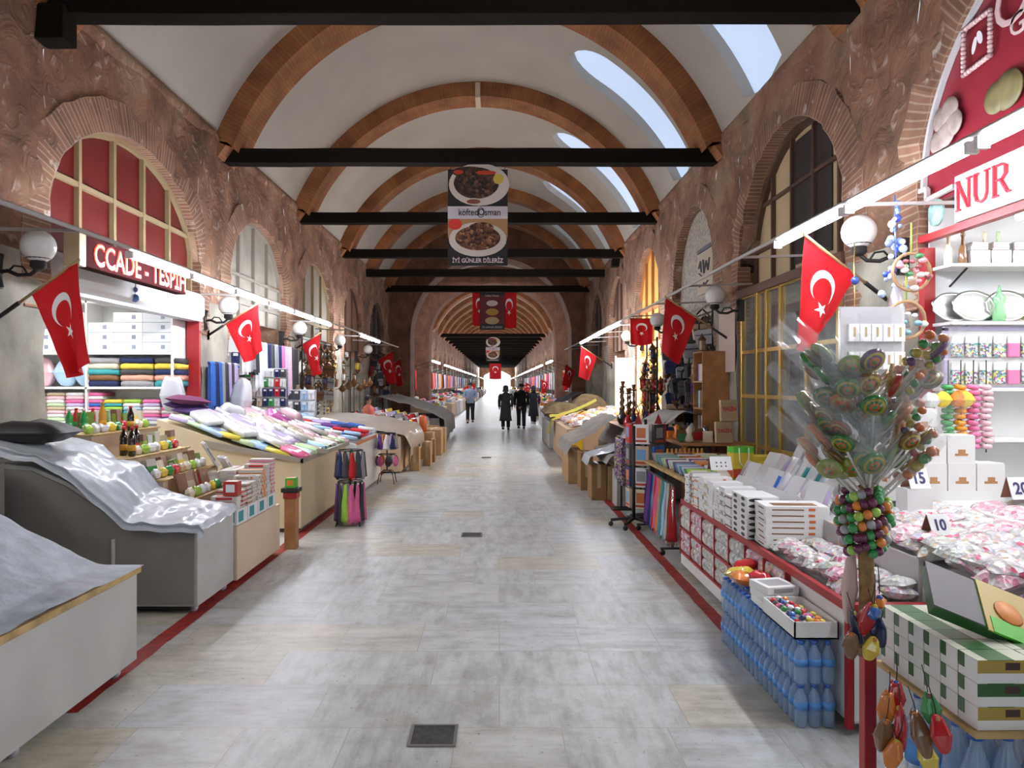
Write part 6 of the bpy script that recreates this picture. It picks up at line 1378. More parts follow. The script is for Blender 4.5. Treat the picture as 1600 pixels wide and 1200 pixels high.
charm_cluster(1416, 500, 5.1, 'round glass ornament in a wooden hoop with lime ribbon', 2)
t = thing('eye_bead_string', 'thin gold string with blue eye beads hanging below the nearest right globe', 'ornament', at(1335, 380, 5.5))
obj('string', MB().tube([(0, 0, 0), (0, 0, -.42), (.002, 0, -.75)], .005, 5).mesh('string', GOLDM), t); obj('eye_bead', MB().ball((0, -.01, -.28), .032, 0, 12).mesh('eye_bead', mat('eye_blue', (.03, .08, .35), .1, coat=1)), t)
# ---------------------------------------------------------------- gold shopfront (second right shop)
t = thing('gold_shopfront', 'brass framed glass shopfront with tall posts behind the book table', 'shopfront', (XR - .02, 6.6, 0))
for k, y in enumerate((.15, .85, 1.55, 1.98, 2.3, 2.85)):
    obj('post', MB().box(-.03, .03, y - .03, y + .03, 0, 2.82).mesh('post', GOLDP, bevel=.004), t)
for z in (.06, .95, 1.55, 2.1, 2.8): obj('cross_bar', MB().box(-.02, .02, .1, 2.9, z - .022, z + .022).mesh('cross_bar', GOLDP), t)
obj('glass', MB().box(.0, .01, .1, 2.9, .06, 2.8).mesh('glass', mat('shop_glass', (.20, .22, .22), .05, alpha=.35, spec=.9)), t)
obj('header', MB().box(-.05, .06, .04, 2.96, 2.8, 2.9).mesh('header', mat('header_brown', (.13, .06, .04), .5)), t)
for k, (y, z, nm, w_, h) in enumerate(((6.9, 1.2, 'white', .3, .5), (7.3, 1.6, 'pale pink', .25, .5), (7.7, 1.15, 'grey', .3, .4), (8.1, 1.9, 'white', .2, .5), (8.4, 1.3, 'red', .2, .6), (8.8, 1.75, 'charcoal', .3, .6), (9.1, 1.2, 'beige', .25, .5), (8.6, 2.4, 'brown', .3, .3), (7.2, 2.35, 'white', .3, .3), (7.9, .9, 'cream', .3, .3))):
    obj('shop_garment', scarf_me(w_, h, k % 3, 'shop_garment', False), loc=(3.55, y, z + h / 2), rot=(0, 0, R(90)), col=COLS[nm], label='%s textile shown behind the brass framed glass, %s from the front' % (nm, ORD[k]), cat='textile', group='textiles behind the brass framed glass')
obj('display_screen', MB().box(-.01, .01, -1.45, 1.45, 0, 2.7).mesh('display_screen', SHOPG), loc=(3.62, 8.1, 0), label='pale display screen behind the brass framed glass', cat='screen')
# book table
t = thing('book_table', 'pale wood table of picture books between the stalls', 'table', (1.80, 7.08, 0))
obj('top', MB().prism([(0, 0), (1.25, 0), (1.25, 1.95), (-.02, 1.95)], .735, .765, 'z').mesh('top', PINE, bevel=.004), t)
for x, y in ((.06, .06), (1.2, .06), (.06, 1.88), (1.2, 1.88)): obj('leg', MB().box(x - .025, x + .025, y - .025, y + .025, 0, .735).mesh('leg', IRON), t)
for r_ in range(4):
    for c in range(17):
        nm = rnd.choice(['cream', 'beige', 'white', 'grey', 'brown', 'orange', 'teal', 'lilac', 'purple', 'pale green']) if c > 1 else ['lime green', 'green'][c]
        obj('picture_book', cached('pbk', lambda: MB().box(-.115, .115, -.0, .15, 0, .016, 0).box(-.113, .116, .003, .147, .002, .014, 1).box(-.08, .08, .02, .13, .0155, .0168, 1).mesh('picture_book', [TINTM, mat('paper', (.72, .68, .60), .7)])), loc=(1.97 + .25 * r_, 7.14 + .105 * c, .768), rot=(R(32) + rnd.uniform(-.08, .08), 0, rnd.uniform(-.08, .08)), col=COLS[nm],
            label='thin %s picture book, %s from the front in the %s row of the table' % (nm, ORD[c], ORD[r_]), cat='book', group='picture books on the pale wood table')
t = thing('gift_bag', 'yellow and green gift bag with white cord handles by the book table', 'bag', (2.36, 7.2, .79), (0, 0, .2))
obj('body', MB().box(-.11, .11, -.06, .06, 0, .30, 0).box(-.111, .111, -.061, .061, .0, .09, 1).box(-.111, .111, -.061, .061, .24, .301, 2).mesh('body', [mat('bag_yellow', (.62, .46, .03), .4), mat('bag_red', (.45, .06, .02), .4), mat('bright_green')], bevel=.002), t)
obj('handle', MB().tube([(-.05, -.064, .29), (-.05, -.07, .15), (0, -.07, .10), (.05, -.07, .15), (.05, -.064, .29)], .006, 6).mesh('handle', WHITE), t)
obj('yellow_box', carton_me((.30, .26, .2), 1, mat('bag_yellow'), 'yellow_box'), loc=(2.62, 7.3, .79), col=COLS['yellow'], label='plain yellow box beside the gift bag', cat='box')
# scarves on wheeled garment rack
t = thing('garment_rack', 'black wheeled garment rack of hanging scarves under the book table edge', 'rack', (1.72, 7.25, 0))
obj('rail', MB().tube([(0, 0, .70), (0, 1.35, .70)], .012, 8).mesh('rail', IRON), t)
for y in (.05, 1.3):
    obj('post', MB().tube([(0, y, .08), (0, y, .70)], .012, 8).mesh('post', CHROME), t); 
    for s_ in (-.1, .1): obj('caster', cached('cst2', lambda: MB().ball((0, 0, .03), .03, 0, 10).mesh('caster', IRON)), t, (s_, y, 0))
    obj('foot_bar', MB().tube([(-.12, y, .07), (.12, y, .07)], .012, 6).mesh('foot_bar', IRON), t)
for k in range(19):
    nm = ['red', 'brown', 'white', 'grey', 'pale blue', 'teal', 'green', 'grey', 'orange', 'pink', 'pink', 'red', 'grey', 'blue', 'navy', 'purple', 'purple', 'purple', 'navy'][k]
    obj('scarf', strip_scarf_me(.56, k % 3), loc=(1.72, 7.31 + .067 * k, .695), rot=(0, 0, rnd.uniform(-.5, .5)), col=COLS[nm], label='%s fringed scarf on the wheeled rack, %s from the front' % (nm, ORD[k]), cat='scarf', group='scarves on the wheeled rack')
t = thing('castor_stand', 'black star-shaped wheeled base standing in the aisle by the scarves', 'stand', (1.60, 8.75, 0))
for k in range(5):
    a = k * 2 * math.pi / 5 + .4; c, s_ = math.cos(a), math.sin(a)
    obj('arm', MB().bar((0, 0, .11), (.27 * c, .27 * s_, .075), .035, 0, .03).mesh('arm', IRON), t); obj('caster', cached('cst2', lambda: None), t, (.27 * c, .27 * s_, .0))
obj('column', MB().tube([(0, 0, .09), (0, 0, 1.2)], .02, 8).mesh('column', IRON), t)
# postcard and calendar spinner
t = thing('spinner_rack', 'revolving rack of small framed pictures and calendars', 'rack', (1.86, 9.35, 0))
obj('pole', MB().tube([(0, 0, 0), (0, 0, 1.25)], .02, 8).mesh('pole', IRON), t); obj('base', MB().lathe([(.2, 0), (.2, .03), (.03, .05)], 16).mesh('base', IRON), t)
cols_ = [['white', 'charcoal', 'red'], ['beige', 'blue', 'charcoal'], ['white', 'brown', 'navy'], ['cream', 'pale green', 'beige']]
for tier in range(4):
    z = .14 + .27 * tier; tt = 3 - tier
    obj('tier_ring', MB().tube([(.19 * math.cos(a * .35), .19 * math.sin(a * .35), z) for a in range(19)], .006, 5).mesh('tier_ring', CHROME), t)
    for q in range(6):
        a = R(-115) + q * R(60); nm = cols_[tt][q % 3]; nm2 = ['charcoal', 'orange', 'grey', 'brown', 'white', 'blue'][(q + tier) % 6]
        obj('framed_picture', cached(('fp', (q + tier) % 3), lambda: MB().box(-.095, .095, -.02, .02, 0, .24, 0).box(-.06, .06, -.0215, -.02, .07, .20, 1).box(-.07, .07, -.0215, -.02, .02, .05, 2).mesh('framed_picture', [TINTM, [mat('print_orange2', (.62, .18, .06), .5), mat('print_grey', (.3, .3, .32), .5), mat('print_sky', (.15, .35, .6), .5)][(q + tier) % 3], mat('print_red')], bevel=.002)), loc=(1.86 + .215 * math.cos(a), 9.35 + .215 * math.sin(a), z + .006), rot=(0, 0, a + math.pi / 2), col=COLS[nm],
            label='small %s framed picture on the revolving rack, %s tier up, %s round' % (nm, ORD[tier], ORD[q]), cat='picture', group='pictures on the revolving rack')
for k, (x, y) in enumerate(((1.74, 9.2), (2.0, 9.25))): obj('red_pennant', MB().prism([(-.05, 0), (.05, 0), (0, .13)], -.003, .003, 'y').mesh('red_pennant', REDP), loc=(x, y, 1.20), label='tiny red pennant on top of the revolving rack, %s one' % ['aisle side', 'inner'][k], cat='pennant')
# necklaces beside it
t = thing('necklace_rack', 'black rack of long bead necklaces beyond the revolving rack', 'rack', (1.66, 10.0, 0))
obj('post', MB().box(-.012, .012, -.012, .012, 0, .98).mesh('post', IRON), t); obj('bar', MB().box(-.012, .012, -.3, .35, .96, .98).mesh('bar', IRON), t); obj('foot', MB().box(-.12, .12, -.12, .12, 0, .02).mesh('foot', IRON), t)
for k in range(9):
    nm = ['purple', 'charcoal', 'grey', 'lilac', 'navy', 'charcoal', 'pink', 'purple', 'white'][k]
    obj('bead_necklace', cached(('neck', k % 3), lambda: MB().tube([(.03 * math.sin(q * .33) * (1 if 1 else 0), 0, -.31 + .31 * math.cos(q * .3306)) for q in range(20)], .013, 5, cap=False).mesh('bead_necklace', speck_material('necklace_beads', [(0, (.04, .02, .07)), (.4, (.3, .3, .35)), (.6, (.5, .4, .1)), (.75, (.25, .05, .3))], 60) if 'necklace_beads' not in MATS else MATS['necklace_beads'])), loc=(1.645, 9.73 + .07 * k, .965), rot=(0, 0, .3), label='long dark bead necklace, %s along its black rack' % ORD[k], cat='necklace', group='bead necklaces on the black rack')
# wooden book shelf on the pier, books with red titles
t = thing('book_shelf', 'oak wall shelf of books at the pier past the gold shopfront', 'shelf', (2.95, 10.05, 0))
obj('side', MB().box(-.18, .18, -.02, .0, 1.0, 2.15).mesh('side', WOOD), t); obj('side', MB().box(-.18, .18, .44, .46, 1.0, 2.15).mesh('side', WOOD), t); obj('back', MB().box(.16, .18, 0, .44, .0, 2.15).mesh('back', WOOD), t)
for z in (1.0, 1.35, 1.72, 2.13): obj('board', MB().box(-.18, .16, 0, .44, z, z + .02).mesh('board', WOOD), t)
for j, z in enumerate((1.02, 1.37, 1.74)):
    for k in range(7):
        nm = rnd.choice(['red', 'white', 'blue', 'brown', 'pale pink', 'cream', 'teal']); obj('book', cached('bk', lambda: MB().box(-.08, .08, -.022, .022, 0, .24, 0).box(-.076, .081, -.017, .017, .004, .236, 1).mesh('book', [TINTM, mat('paper')])), loc=(2.90, 10.10 + .055 * k, z), col=COLS[nm], label='%s book, %s from the front on the %s board of the oak shelf' % (nm, ORD[k], ORD[j]), cat='book', group='books on the oak shelf')
obj('paper_sign', MB().box(-.008, 0, -.35, .35, -.42, .42).mesh('paper_sign', mat('paper_beige', (.55, .42, .36), .6)), loc=(XR - .06, 9.98, 2.28), label='blank beige board on the pier below the flag pole', cat='board')
t = thing('side_table', 'dark wood table of books and covered goods behind the book table', 'table', (2.25, 9.1, 0))
obj('top', MB().box(0, .85, -.0, 1.48, .93, .96).mesh('top', WOOD, bevel=.003), t)
for x, y in ((.05, .05), (.8, .05), (.05, 1.43), (.8, 1.43)): obj('leg', MB().box(x - .025, x + .025, y - .025, y + .025, 0, .93).mesh('leg', WOOD), t)
for k, (x, z) in enumerate(((2.80, .965), (2.86, 1.235))):
    b = thing('title_book', 'beige boxed book with red title, %s of the two' % ['lower', 'upper'][k], 'book', (x, 9.16, z), (R(-6), 0, R(6)))
    obj('cover', MB().box(-.11, .11, -.025, .025, 0, .265).mesh('cover', mat('cover_beige', (.50, .38, .24), .5), bevel=.004), b); text('YASİN', .07, REDL, (0, -.028, .15), (R(90), 0, 0), b, sx=.9, bold=.001)
for k in range(13):
    nm = rnd.choice(['charcoal', 'brown', 'orange', 'grey', 'cream', 'green', 'navy', 'red'])
    obj('small_ornament', cached(('so', k % 3), lambda: [MB().lathe([(.04, 0), (.06, .03), (.03, .10), (.045, .16), (.01, .2)], 10), MB().box(-.06, .06, -.05, .05, 0, .14), MB().box(-.09, .09, -.03, .03, 0, .1)][k % 3].mesh('small_ornament', TINTG, bevel=0)), loc=(2.36 + .28 * (k % 2) + rnd.uniform(0, .06), 9.28 + .098 * k, .962), rot=(0, 0, rnd.uniform(-.5, .5)), col=COLS[nm], label='small %s trinket on the dark wood table, %s from the front' % (nm, ORD[k]), cat='ornament', group='trinkets on the dark wood table')
for k in range(9): obj('toy_bird', cached('tb', lambda: MB().lathe([(.01, 0), (.035, .02), (.04, .05), (.012, .075), (.018, .095), (.005, .11)], 8).mesh('toy_bird', TINTG)), loc=(2.06 + .055 * k, 9.0 + .01 * k, .80 + .0), col=(.72, .32, .02), label='small orange figure in the row behind the picture books, %s from the aisle' % ORD[k], cat='figure', group='row of small orange figures') 
obj('figure_ledge', MB().box(2.0, 2.56, 8.94, 9.09, .768, .80).mesh('figure_ledge', WOOD), label='low wood ledge under the row of orange figures', cat='ledge')
hang_mass('the third right shop', 2.95, 3.25, 10.7, 13.1, .95, 2.45, 96, ['handbag', 'beaded_charm', 'handbag', 'lantern'], ['charcoal', 'charcoal', 'brown', 'navy', 'grey', 'beige', 'purple', 'charcoal'], 9)
hang_mass('the fourth right pier', 2.75, 2.95, 13.3, 14.2, .9, 2.2, 20, ['beaded_charm', 'lantern'], ['charcoal', 'red', 'brown', 'navy'], 10)
# hookahs
def hookah(x, y, z, s, col, label):
    t = thing('hookah', label, 'hookah', (x, y, z), group='hookahs on the covered stall'); t.scale = (s,) * 3
    obj('base', cached('hkb', lambda: MB().lathe([(.05, 0), (.07, .03), (.075, .08), (.03, .16), (.025, .20)], 12).mesh('base', TINTG)), t, col=col)
    obj('stem', cached('hks', lambda: MB().lathe([(.02, .19), (.035, .24), (.012, .28), (.03, .34), (.012, .40), (.022, .46), (.012, .52), (.06, .535), (.06, .54), (.02, .55)], 10).mesh('stem', mat('dark_brass', (.14, .08, .04), .35, .8))), t)
    obj('bowl', cached('hkw', lambda: MB().lathe([(.018, .55), (.03, .59), (.032, .62)], 10).mesh('bowl', mat('clay', (.28, .10, .05), .7))), t)
    obj('hose', cached('hkh', lambda: MB().tube([(.03, 0, .26), (.12, .02, .34), (.17, .03, .22), (.14, .02, .08), (.16, -.04, .02)], .009, 6).mesh('hose', TINTC)), t, col=col)
for k, (x, y) in enumerate(((2.15, 12.3), (2.32, 12.7), (2.2, 13.1), (2.4, 13.5), (2.5, 12.2), (2.6, 12.9), (2.3, 13.9))):
    hookah(x, y, .98, 1.05 + .1 * (k % 3), [COLS['red'], COLS['navy'], COLS['charcoal'], COLS['brown']][k % 4], 'tall hookah with curled hose, %s from the front on the covered stall' % ORD[k])
# ---------------------------------------------------------------- covered stalls and cardboard boxes on the right
t = thing('covered_stall', 'stall half hidden under grey tarpaulin past the revolving rack', 'stall', (1.95, 10.6, 0))
obj('body', MB().prism([(0, .04), (1.1, .04), (1.1, .96), (.2, .96), (0, .62)], 0, 3.9, 'y').mesh('body', GREYD, bevel=.003), t)
t = thing('hookah_table', 'low dark top carrying the hookahs', 'table', (2.05, 12.0, .962)); obj('top', MB().box(0, .95, 0, 2.2, 0, .018).mesh('top', WOOD), t)
def drape(name, label, prof, y0, y1, m=SHEETG, amp=.03, nu=40, nv=24, seed=0, hang=.0, cat='cover'):
    L = [0]
    for a, b in zip(prof, prof[1:]): L.append(L[-1] + math.hypot(b[0] - a[0], b[1] - a[1]))
    def fn(u, v):
        s = u * L[-1]; i = 0
        while i < len(prof) - 2 and s > L[i + 1]: i += 1
        f = (s - L[i]) / (L[i + 1] - L[i]); x = prof[i][0] + (prof[i + 1][0] - prof[i][0]) * f; z = prof[i][1] + (prof[i + 1][1] - prof[i][1]) * f; y = y0 + (y1 - y0) * v
        e = min(v, 1 - v); z -= hang * max(0, 1 - e / .06) if hang else 0
        return (x + amp * nz(y * 3, s * 2, seed), y + amp * nz(x * 4, z * 4, seed), max(.02, z + amp * (1 + nz(y * 4, x * 4, seed + 2)) + .01 * nz(y * 15, x * 15)))
    return obj(name, MB().grid(fn, nu, nv).mesh(name, m, fix=False), label=label, cat=cat)
drape('tarpaulin', 'grey tarpaulin sweeping up over the covered right stall', [(1.50, .55), (1.56, .66), (1.9, .72), (2.05, 1.0), (2.35, 1.12), (2.6, 1.28), (3.0, 1.2)], 10.3, 11.9, seed=3)
drape('tarpaulin', 'pale sheet over the nearest tan cardboard box on the right', [(1.27, .50), (1.32, .62), (1.55, .68), (1.80, .78), (1.95, .92)], 10.62, 11.4, SHEET, .02, seed=5)
drape('tarpaulin', 'long grey tarpaulin draped beside the yellow box stall', [(1.12, .48), (1.2, .66), (1.5, .80), (1.75, .98), (2.0, 1.12)], 12.3, 14.3, SHEETG, .03, seed=6)
def cbox(x, y, z, dx, dy, dz, label, rz=0, m=CARD):
    t = thing('cardboard_box', label, 'box', (x, y, z), (0, 0, rz), 'cardboard boxes under the stalls')
    obj('carton', MB().box(-dx / 2, dx / 2, -dy / 2, dy / 2, 0, dz).mesh('carton', m, bevel=.004), t); obj('tape', MB().box(-.025, .025, -dy / 2 - .001, dy / 2 + .001, dz * .35, dz + .0015).mesh('tape', mat('tape', (.50, .36, .20), .3)), t)
cbox(1.46, 11.0, 0, .22, .5, .52, 'tall brown cardboard box nearest in the right aisle edge', m=CARDW)
cbox(1.68, 11.0, 0, .2, .5, .5, 'tan cardboard box tucked behind the nearest brown one')
cbox(1.40, 12.0, 0, .2, .5, .6, 'narrow cardboard box under the long grey tarpaulin', m=CARDW); cbox(1.30, 12.8, 0, .26, .6, .55, 'second cardboard box under the long grey tarpaulin'); cbox(1.32, 13.6, 0, .26, .7, .55, 'third cardboard box under the long grey tarpaulin')
obj('grey_bin', MB().box(-.16, .16, -.2, .2, 0, .5).mesh('grey_bin', mat('bin_grey', (.42, .40, .37), .6), bevel=.01), loc=(1.78, 10.35, 0), label='pale grey bin beside the bead necklaces', cat='bin')
# spice and fruit stall
t = thing('fruit_stall', 'beige stall with a yellow door panel and trays of dried fruit', 'stall', (1.38, 15.0, 0))
obj('body', MB().prism([(0, .03), (1.6, .03), (1.6, 1.1), (.05, .78), (0, .78)], 0, 3.9, 'y').mesh('body', mat('beige_board', (.62, .45, .30), .6), bevel=.004), t)
obj('yellow_panel', MB().box(.06, .32, -.014, -.001, .36, .70).mesh('yellow_panel', mat('yellow_card', (.82, .58, .02), .5)), t)
packet_field(1.5, 2.9, 15.05, 18.6, .80, .22, .30, [mat('dried_orange', (.75, .34, .06), .5, noise_s=30, noise_a=.5), SWEET, mat('dried_yellow', (.80, .60, .15), .5, noise_s=30, noise_a=.5), SWEETP, SWEETW, SWEET], 'fruit stall', 'trays and packets on the fruit stall', .21, (.25, .26, .09), 8)
drape('yellow_cloth', 'long yellow cloth band lying along the back of the fruit stall', [(1.22, .45), (1.24, .62), (1.32, .80), (1.5, .86)], 18.0, 18.6, mat('yellow_fabric', (.50, .42, .06), .8), .015, seed=7, cat='cloth')
mb = MB(); mb.grid(lambda u, v: (1.30 + 1.25 * u, 18.9 + .25 * v + .3 * u, .84 + .42 * u ** 1.6 + .06 * v + .02 * nz(u * 8, v)), 30, 4)
obj('yellow_cloth', mb.mesh('yellow_cloth', mat('yellow_fabric'), fix=False), label='yellow cloth strip rising over the sacks behind the fruit stall', cat='cloth')
SACK = mat('sack_brown', (.20, .135, .06), .9, noise_s=6, noise_a=.4, bump=.5, bump_s=10)
t = thing('sack_stall', 'low stall under brown sack cloth', 'stall', (1.30, 19.1, 0)); obj('body', MB().box(0, 1.7, 0, 3.2, .03, .72).mesh('body', GREYP, bevel=.003), t)
for k, (x, y, sx, sy, h) in enumerate(((1.75, 19.8, 1.1, 1.0, .5), (2.45, 20.2, 1.1, 1.2, .7), (1.75, 21.2, 1.1, 1.2, .5), (2.5, 21.6, 1.0, 1.1, .6))): obj('sack_bundle', pillow_me((sx, sy, h), SACK, k, 'sack_bundle', 3), loc=(x, y, .68), label='brown sack cloth bundle on the low stall, %s from the front' % ORD[k], cat='sack', group='brown sack bundles')
drape('dark_cover', 'navy cover over goods beyond the brown sacks', [(1.55, .5), (1.6, .8), (2.0, 1.15), (2.6, 1.4), (3.0, 1.2)], 22.6, 25.4, mat('navy_cover', (.03, .03, .06), .8), .04, seed=9)
obj('stall_block', MB().box(1.6, 3.0, 22.7, 25.3, 0, .75).mesh('stall_block', GREYD), label='grey stall block below the navy cover', cat='stall')
# gold shop
for k, (pw, col) in {2: (30, (1, .9, .75)), 3: (8, (1, .8, .6)), 4: (150, (1, .80, .50)), 5: (16, (1, .95, .9)), 6: (8, (1, .8, .6))}.items(): shop_light(XR, 1, ROPEN[k], '%s tube light on the ceiling of the %s right shop' % ('warm' if k in (3, 4, 6) else 'white', ORD[k - 1]), WARML if k == 4 else TUBEI, pw, col)
t = thing('jewel_case', 'glowing gold shop case with shelves of brass and jars', 'display', (3.16, 16.84, 0))
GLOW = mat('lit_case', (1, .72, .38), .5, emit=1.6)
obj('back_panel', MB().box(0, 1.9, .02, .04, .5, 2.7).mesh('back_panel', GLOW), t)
for z in (.9, 1.25, 1.6, 1.95, 2.3): obj('shelf_board', MB().box(0, 1.9, -.25, .02, z, z + .02).mesh('shelf_board', SHOPY), t)
for j, z in enumerate((.92, 1.27, 1.62, 1.97, 2.32)):
    for k in range(7): obj('brass_jar', cached(('bj', (j + k) % 2), lambda: MB().lathe([(.05, 0), (.07, .05), (.05, .14), (.03, .17), (.045, .19), (.01, .24)] if (j + k) % 2 else [(.04, 0), (.04, .12), (.06, .18), (.02, .22)], 10).mesh('brass_jar', [GOLDM, mat('amber_jar', (.75, .35, .10), .3)][(j + k) % 2])), loc=(3.26 + .17 * k, 16.70, z), label='shining brass jar, %s from the aisle on the %s board of the gold shop' % (ORD[k], ORD[j]), cat='jar', group='brass jars of the gold shop')
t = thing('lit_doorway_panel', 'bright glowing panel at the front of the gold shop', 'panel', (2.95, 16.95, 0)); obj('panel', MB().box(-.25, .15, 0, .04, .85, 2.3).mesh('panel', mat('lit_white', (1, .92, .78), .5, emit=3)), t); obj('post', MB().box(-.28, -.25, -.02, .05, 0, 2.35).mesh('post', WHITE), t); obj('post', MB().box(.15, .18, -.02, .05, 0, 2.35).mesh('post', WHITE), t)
# ---------------------------------------------------------------- left side beyond the garment stall
t = thing('lamp_stall', 'low stall under grey sheets with goods, jutting into the aisle', 'stall', (-1.75, 14.0, 0))
obj('body', MB().prism([(-2.1, .03), (-.12, .03), (-.12, .70), (-2.1, .96)], 0, 2.5, 'y').mesh('body', mat('beige_board'), bevel=.003), t)
drape('tarpaulin', 'grey-beige sheet hanging over the corner of the low left stall', [(-1.68, .30), (-1.66, .60), (-1.78, .82), (-2.6, .98), (-3.5, 1.06)], 13.9, 16.3, mat('beige_sheet', (.44, .38, .32), .6, coat=.2), .03, hang=.12, seed=11)
for k, (x, y, d, m) in enumerate(((-1.66, 14.55, (.18, .3, .46), CARD), (-1.50, 15.4, (.16, .35, .50), CARD), (-1.46, 16.1, (.12, .3, .5), CARDW), (-1.75, 16.9, (.5, .5, .6), CARD), (-1.62, 17.7, (.5, .6, .62), CARD), (-1.6, 18.6, (.5, .6, .6), CARD), (-1.9, 19.5, (.6, .6, .6), CARDW))): cbox(x, y, 0, *d, 'tan cardboard box edging the left aisle, %s from the front' % ORD[k], m=m)
t = thing('bric_stall', 'long low stall of mixed goods behind the cardboard boxes', 'stall', (-2.0, 17.1, 0)); obj('body', MB().prism([(-1.8, .03), (0, .03), (0, .66), (-1.8, .95)], 0, 4.0, 'y').mesh('body', mat('beige_board'), bevel=.003), t)
obj('orange_tin', MB().lathe([(.09, 0), (.09, .35), (.08, .36)], 16).mesh('orange_tin', mat('tin_orange', (.60, .14, .04), .4)), loc=(-1.75, 16.9, .603), label='tall orange-red tin on the cardboard box', cat='tin')
r = random.Random(21)
for i in range(6):
    for j in range(13):
        nm = r.choice(['white', 'white', 'cream', 'blue', 'yellow', 'beige', 'lilac', 'red', 'grey', 'charcoal']); x = -2.1 - .26 * i; y = 17.3 + .29 * j
        obj('household_item', cached(('hh', (i * 5 + j) % 3), lambda: [MB().box(-.08, .08, -.1, .1, 0, .09), MB().lathe([(.06, 0), (.08, .05), (.05, .13), (.02, .16)], 10), MB().box(-.1, .1, -.06, .06, 0, .16)][(i * 5 + j) % 3].mesh('household_item', TINTG, bevel=0)), loc=(x + r.uniform(-.04, .04), y, .67 + .16 * (-2.0 - x)), rot=(0, -.15, r.uniform(-.5, .5)), col=COLS[nm], label='%s household item, %s row from the aisle, %s along the mixed goods stall' % (nm, ORD[i], ORD[j]), cat='household item', group='items on the mixed goods stall')
drape('tarpaulin', 'large grey sheet over the last left stall before the crossing', [(-1.55, .10), (-1.6, .62), (-2.0, .85), (-2.8, 1.1), (-3.6, 1.3)], 21.3, 26.0, SHEETG, .05, seed=12)
obj('stall_block', MB().box(-3.6, -1.75, 21.5, 25.8, 0, .7).mesh('stall_block', GREYD), label='stall block beneath the large grey sheet', cat='stall')
# ---------------------------------------------------------------- crossing and the far arcade
def far_stall(side, k, y, label, cover=False):
    s = 1 if side == 'right' else -1; X0 = 1.75 if s > 0 else -2.3; W = 1.25 if s > 0 else 1.5
    t = thing('far_stall', label, 'stall', (X0, y, 0), group=None)
    obj('body', cached(('fs', s, k % 3), lambda: MB().prism([(0, 0), (s * W, 0), (s * W, 1.0), (0, .72)], 0, 3.3, 'y').mesh('body', [WHITE, mat('beige_board'), GREYP][k % 3])), t)
    r = random.Random(k * 7 + (s > 0)); lod = 1 if y < 60 else .5
    n1, n2 = (4, 5) if y < 42 else ((3, 4) if y < 56 else (2, 3) if y < 80 else (1, 2))
    for i in range(n1):
        for j in range(n2):
            nm = r.choice(['white', 'white', 'pink', 'red', 'lilac', 'pale blue', 'orange', 'yellow', 'navy', 'charcoal', 'green'])
            u = (i + .5) / n1; x = X0 + s * W * u; yy = y + 3.2 * (j + .5) / n2; f = 1 if y < 55 else 2
            obj('stall_good', cached(('sg', (i + j) % 2, f), lambda: [MB().box(-.11 * f, .11 * f, -.16 * f, .16 * f, 0, .14 * f), MB().ball((0, 0, .08 * f), .12 * f, 0, 8, .7)][(i + j) % 2].mesh('stall_good', TINTG)), loc=(x, yy, .74 + .28 * u + .02 * f), rot=(0, 0, r.uniform(-.4, .4)), col=COLS[nm],
                label='small %s item, %s by %s on the %s' % (nm, ORD[i], ORD[j], label.replace('stall of goods', 'stall')), cat='goods', group='goods on the ' + label)
    for j in range(5 if y < 60 else 3):
        nm = r.choice(['white', 'red', 'pink', 'grey', 'charcoal', 'orange', 'blue', 'white'])
        obj('hung_good', scarf_me(.5, .9, j % 3, 'hung_good', False), loc=((X0 + s * (W - .12)), y + .4 + .65 * j, 2.3), rot=(0, 0, R(90)), col=COLS[nm], label='hanging %s cloth, %s along over the %s' % (nm, ORD[j], label.replace('stall of goods', 'stall')), cat='cloth', group='cloths over the ' + label)
    rt = thing('hanging_rail', 'rail of hanging cloths above the %s' % label.replace('stall of goods', 'stall'), 'rail', (X0 + s * (W - .12), y, 2.3)); obj('rail', cached('frl', lambda: MB().box(-.01, .01, -.08, 3.36, -.01, .01).mesh('rail', IRON)), rt)
    for yy in (-.08, 3.33): obj('post', cached(('frp', yy), lambda: MB().box(-.012, .012, yy, yy + .03, -2.3, 0).mesh('post', IRON)), rt)
    l = thing('strip_light', 'far strip light over the %s' % label.replace('stall of goods', 'stall'), 'light', (X0 + s * .35, y, 2.62), group='strip lights of the far arcade')
    obj('tube', cached('ftube', lambda: MB().box(-.03, .03, .1, 3.6, -.03, .03).mesh('tube', TUBEF)), l)
    for yy in (.3, 3.3): obj('hanger', cached(('fhang', s, yy), lambda: MB().bar((0, yy, 0), (s * (W - .47), yy, -.31), .02).mesh('hanger', IRON)), l)
for k in range(17):
    y = (28.6 if k == 0 else 35.8 + 4 * (k - 1)) if k < 12 else 80 + 12 * (k - 12)
    for side in ('left', 'right'):
        if k == 0: continue
        far_stall(side, k, y, '%s far stall of goods on the %s' % (ORD[k - 1], side))
# crossing: side stalls with hanging cloths, dark pier goods
for side, s in (('left', -1), ('right', 1)):
    far_stall(side, 20 + s, 29.2, 'crossing stall of goods on the %s' % side)
for k, (px_, py_, Y, s, h) in enumerate([(742, 606, 38, -1, .5), (733, 610, 44, -1, .5), (846, 600, 40, 1, .6), (822, 606, 52, 1, .6), (818, 608, 60, 1, .6), (880, 588, 30.5, 1, .9)]):
    A = at(px_, py_ - 8, Y); B = A + Vector((s * .35, 0, -.18)); cloth_flag('hanging_flag', 'tiny red flag over the far arcade, %s of those beyond the crossing' % ORD[k], A, B, B + Vector((-.1 * s, 0, -.55)), A + Vector((0, 0, -.8)), .03, pole=(Vector((XL if s < 0 else XR, Y, A.z - .55)), A), group='far flags', seed=k)
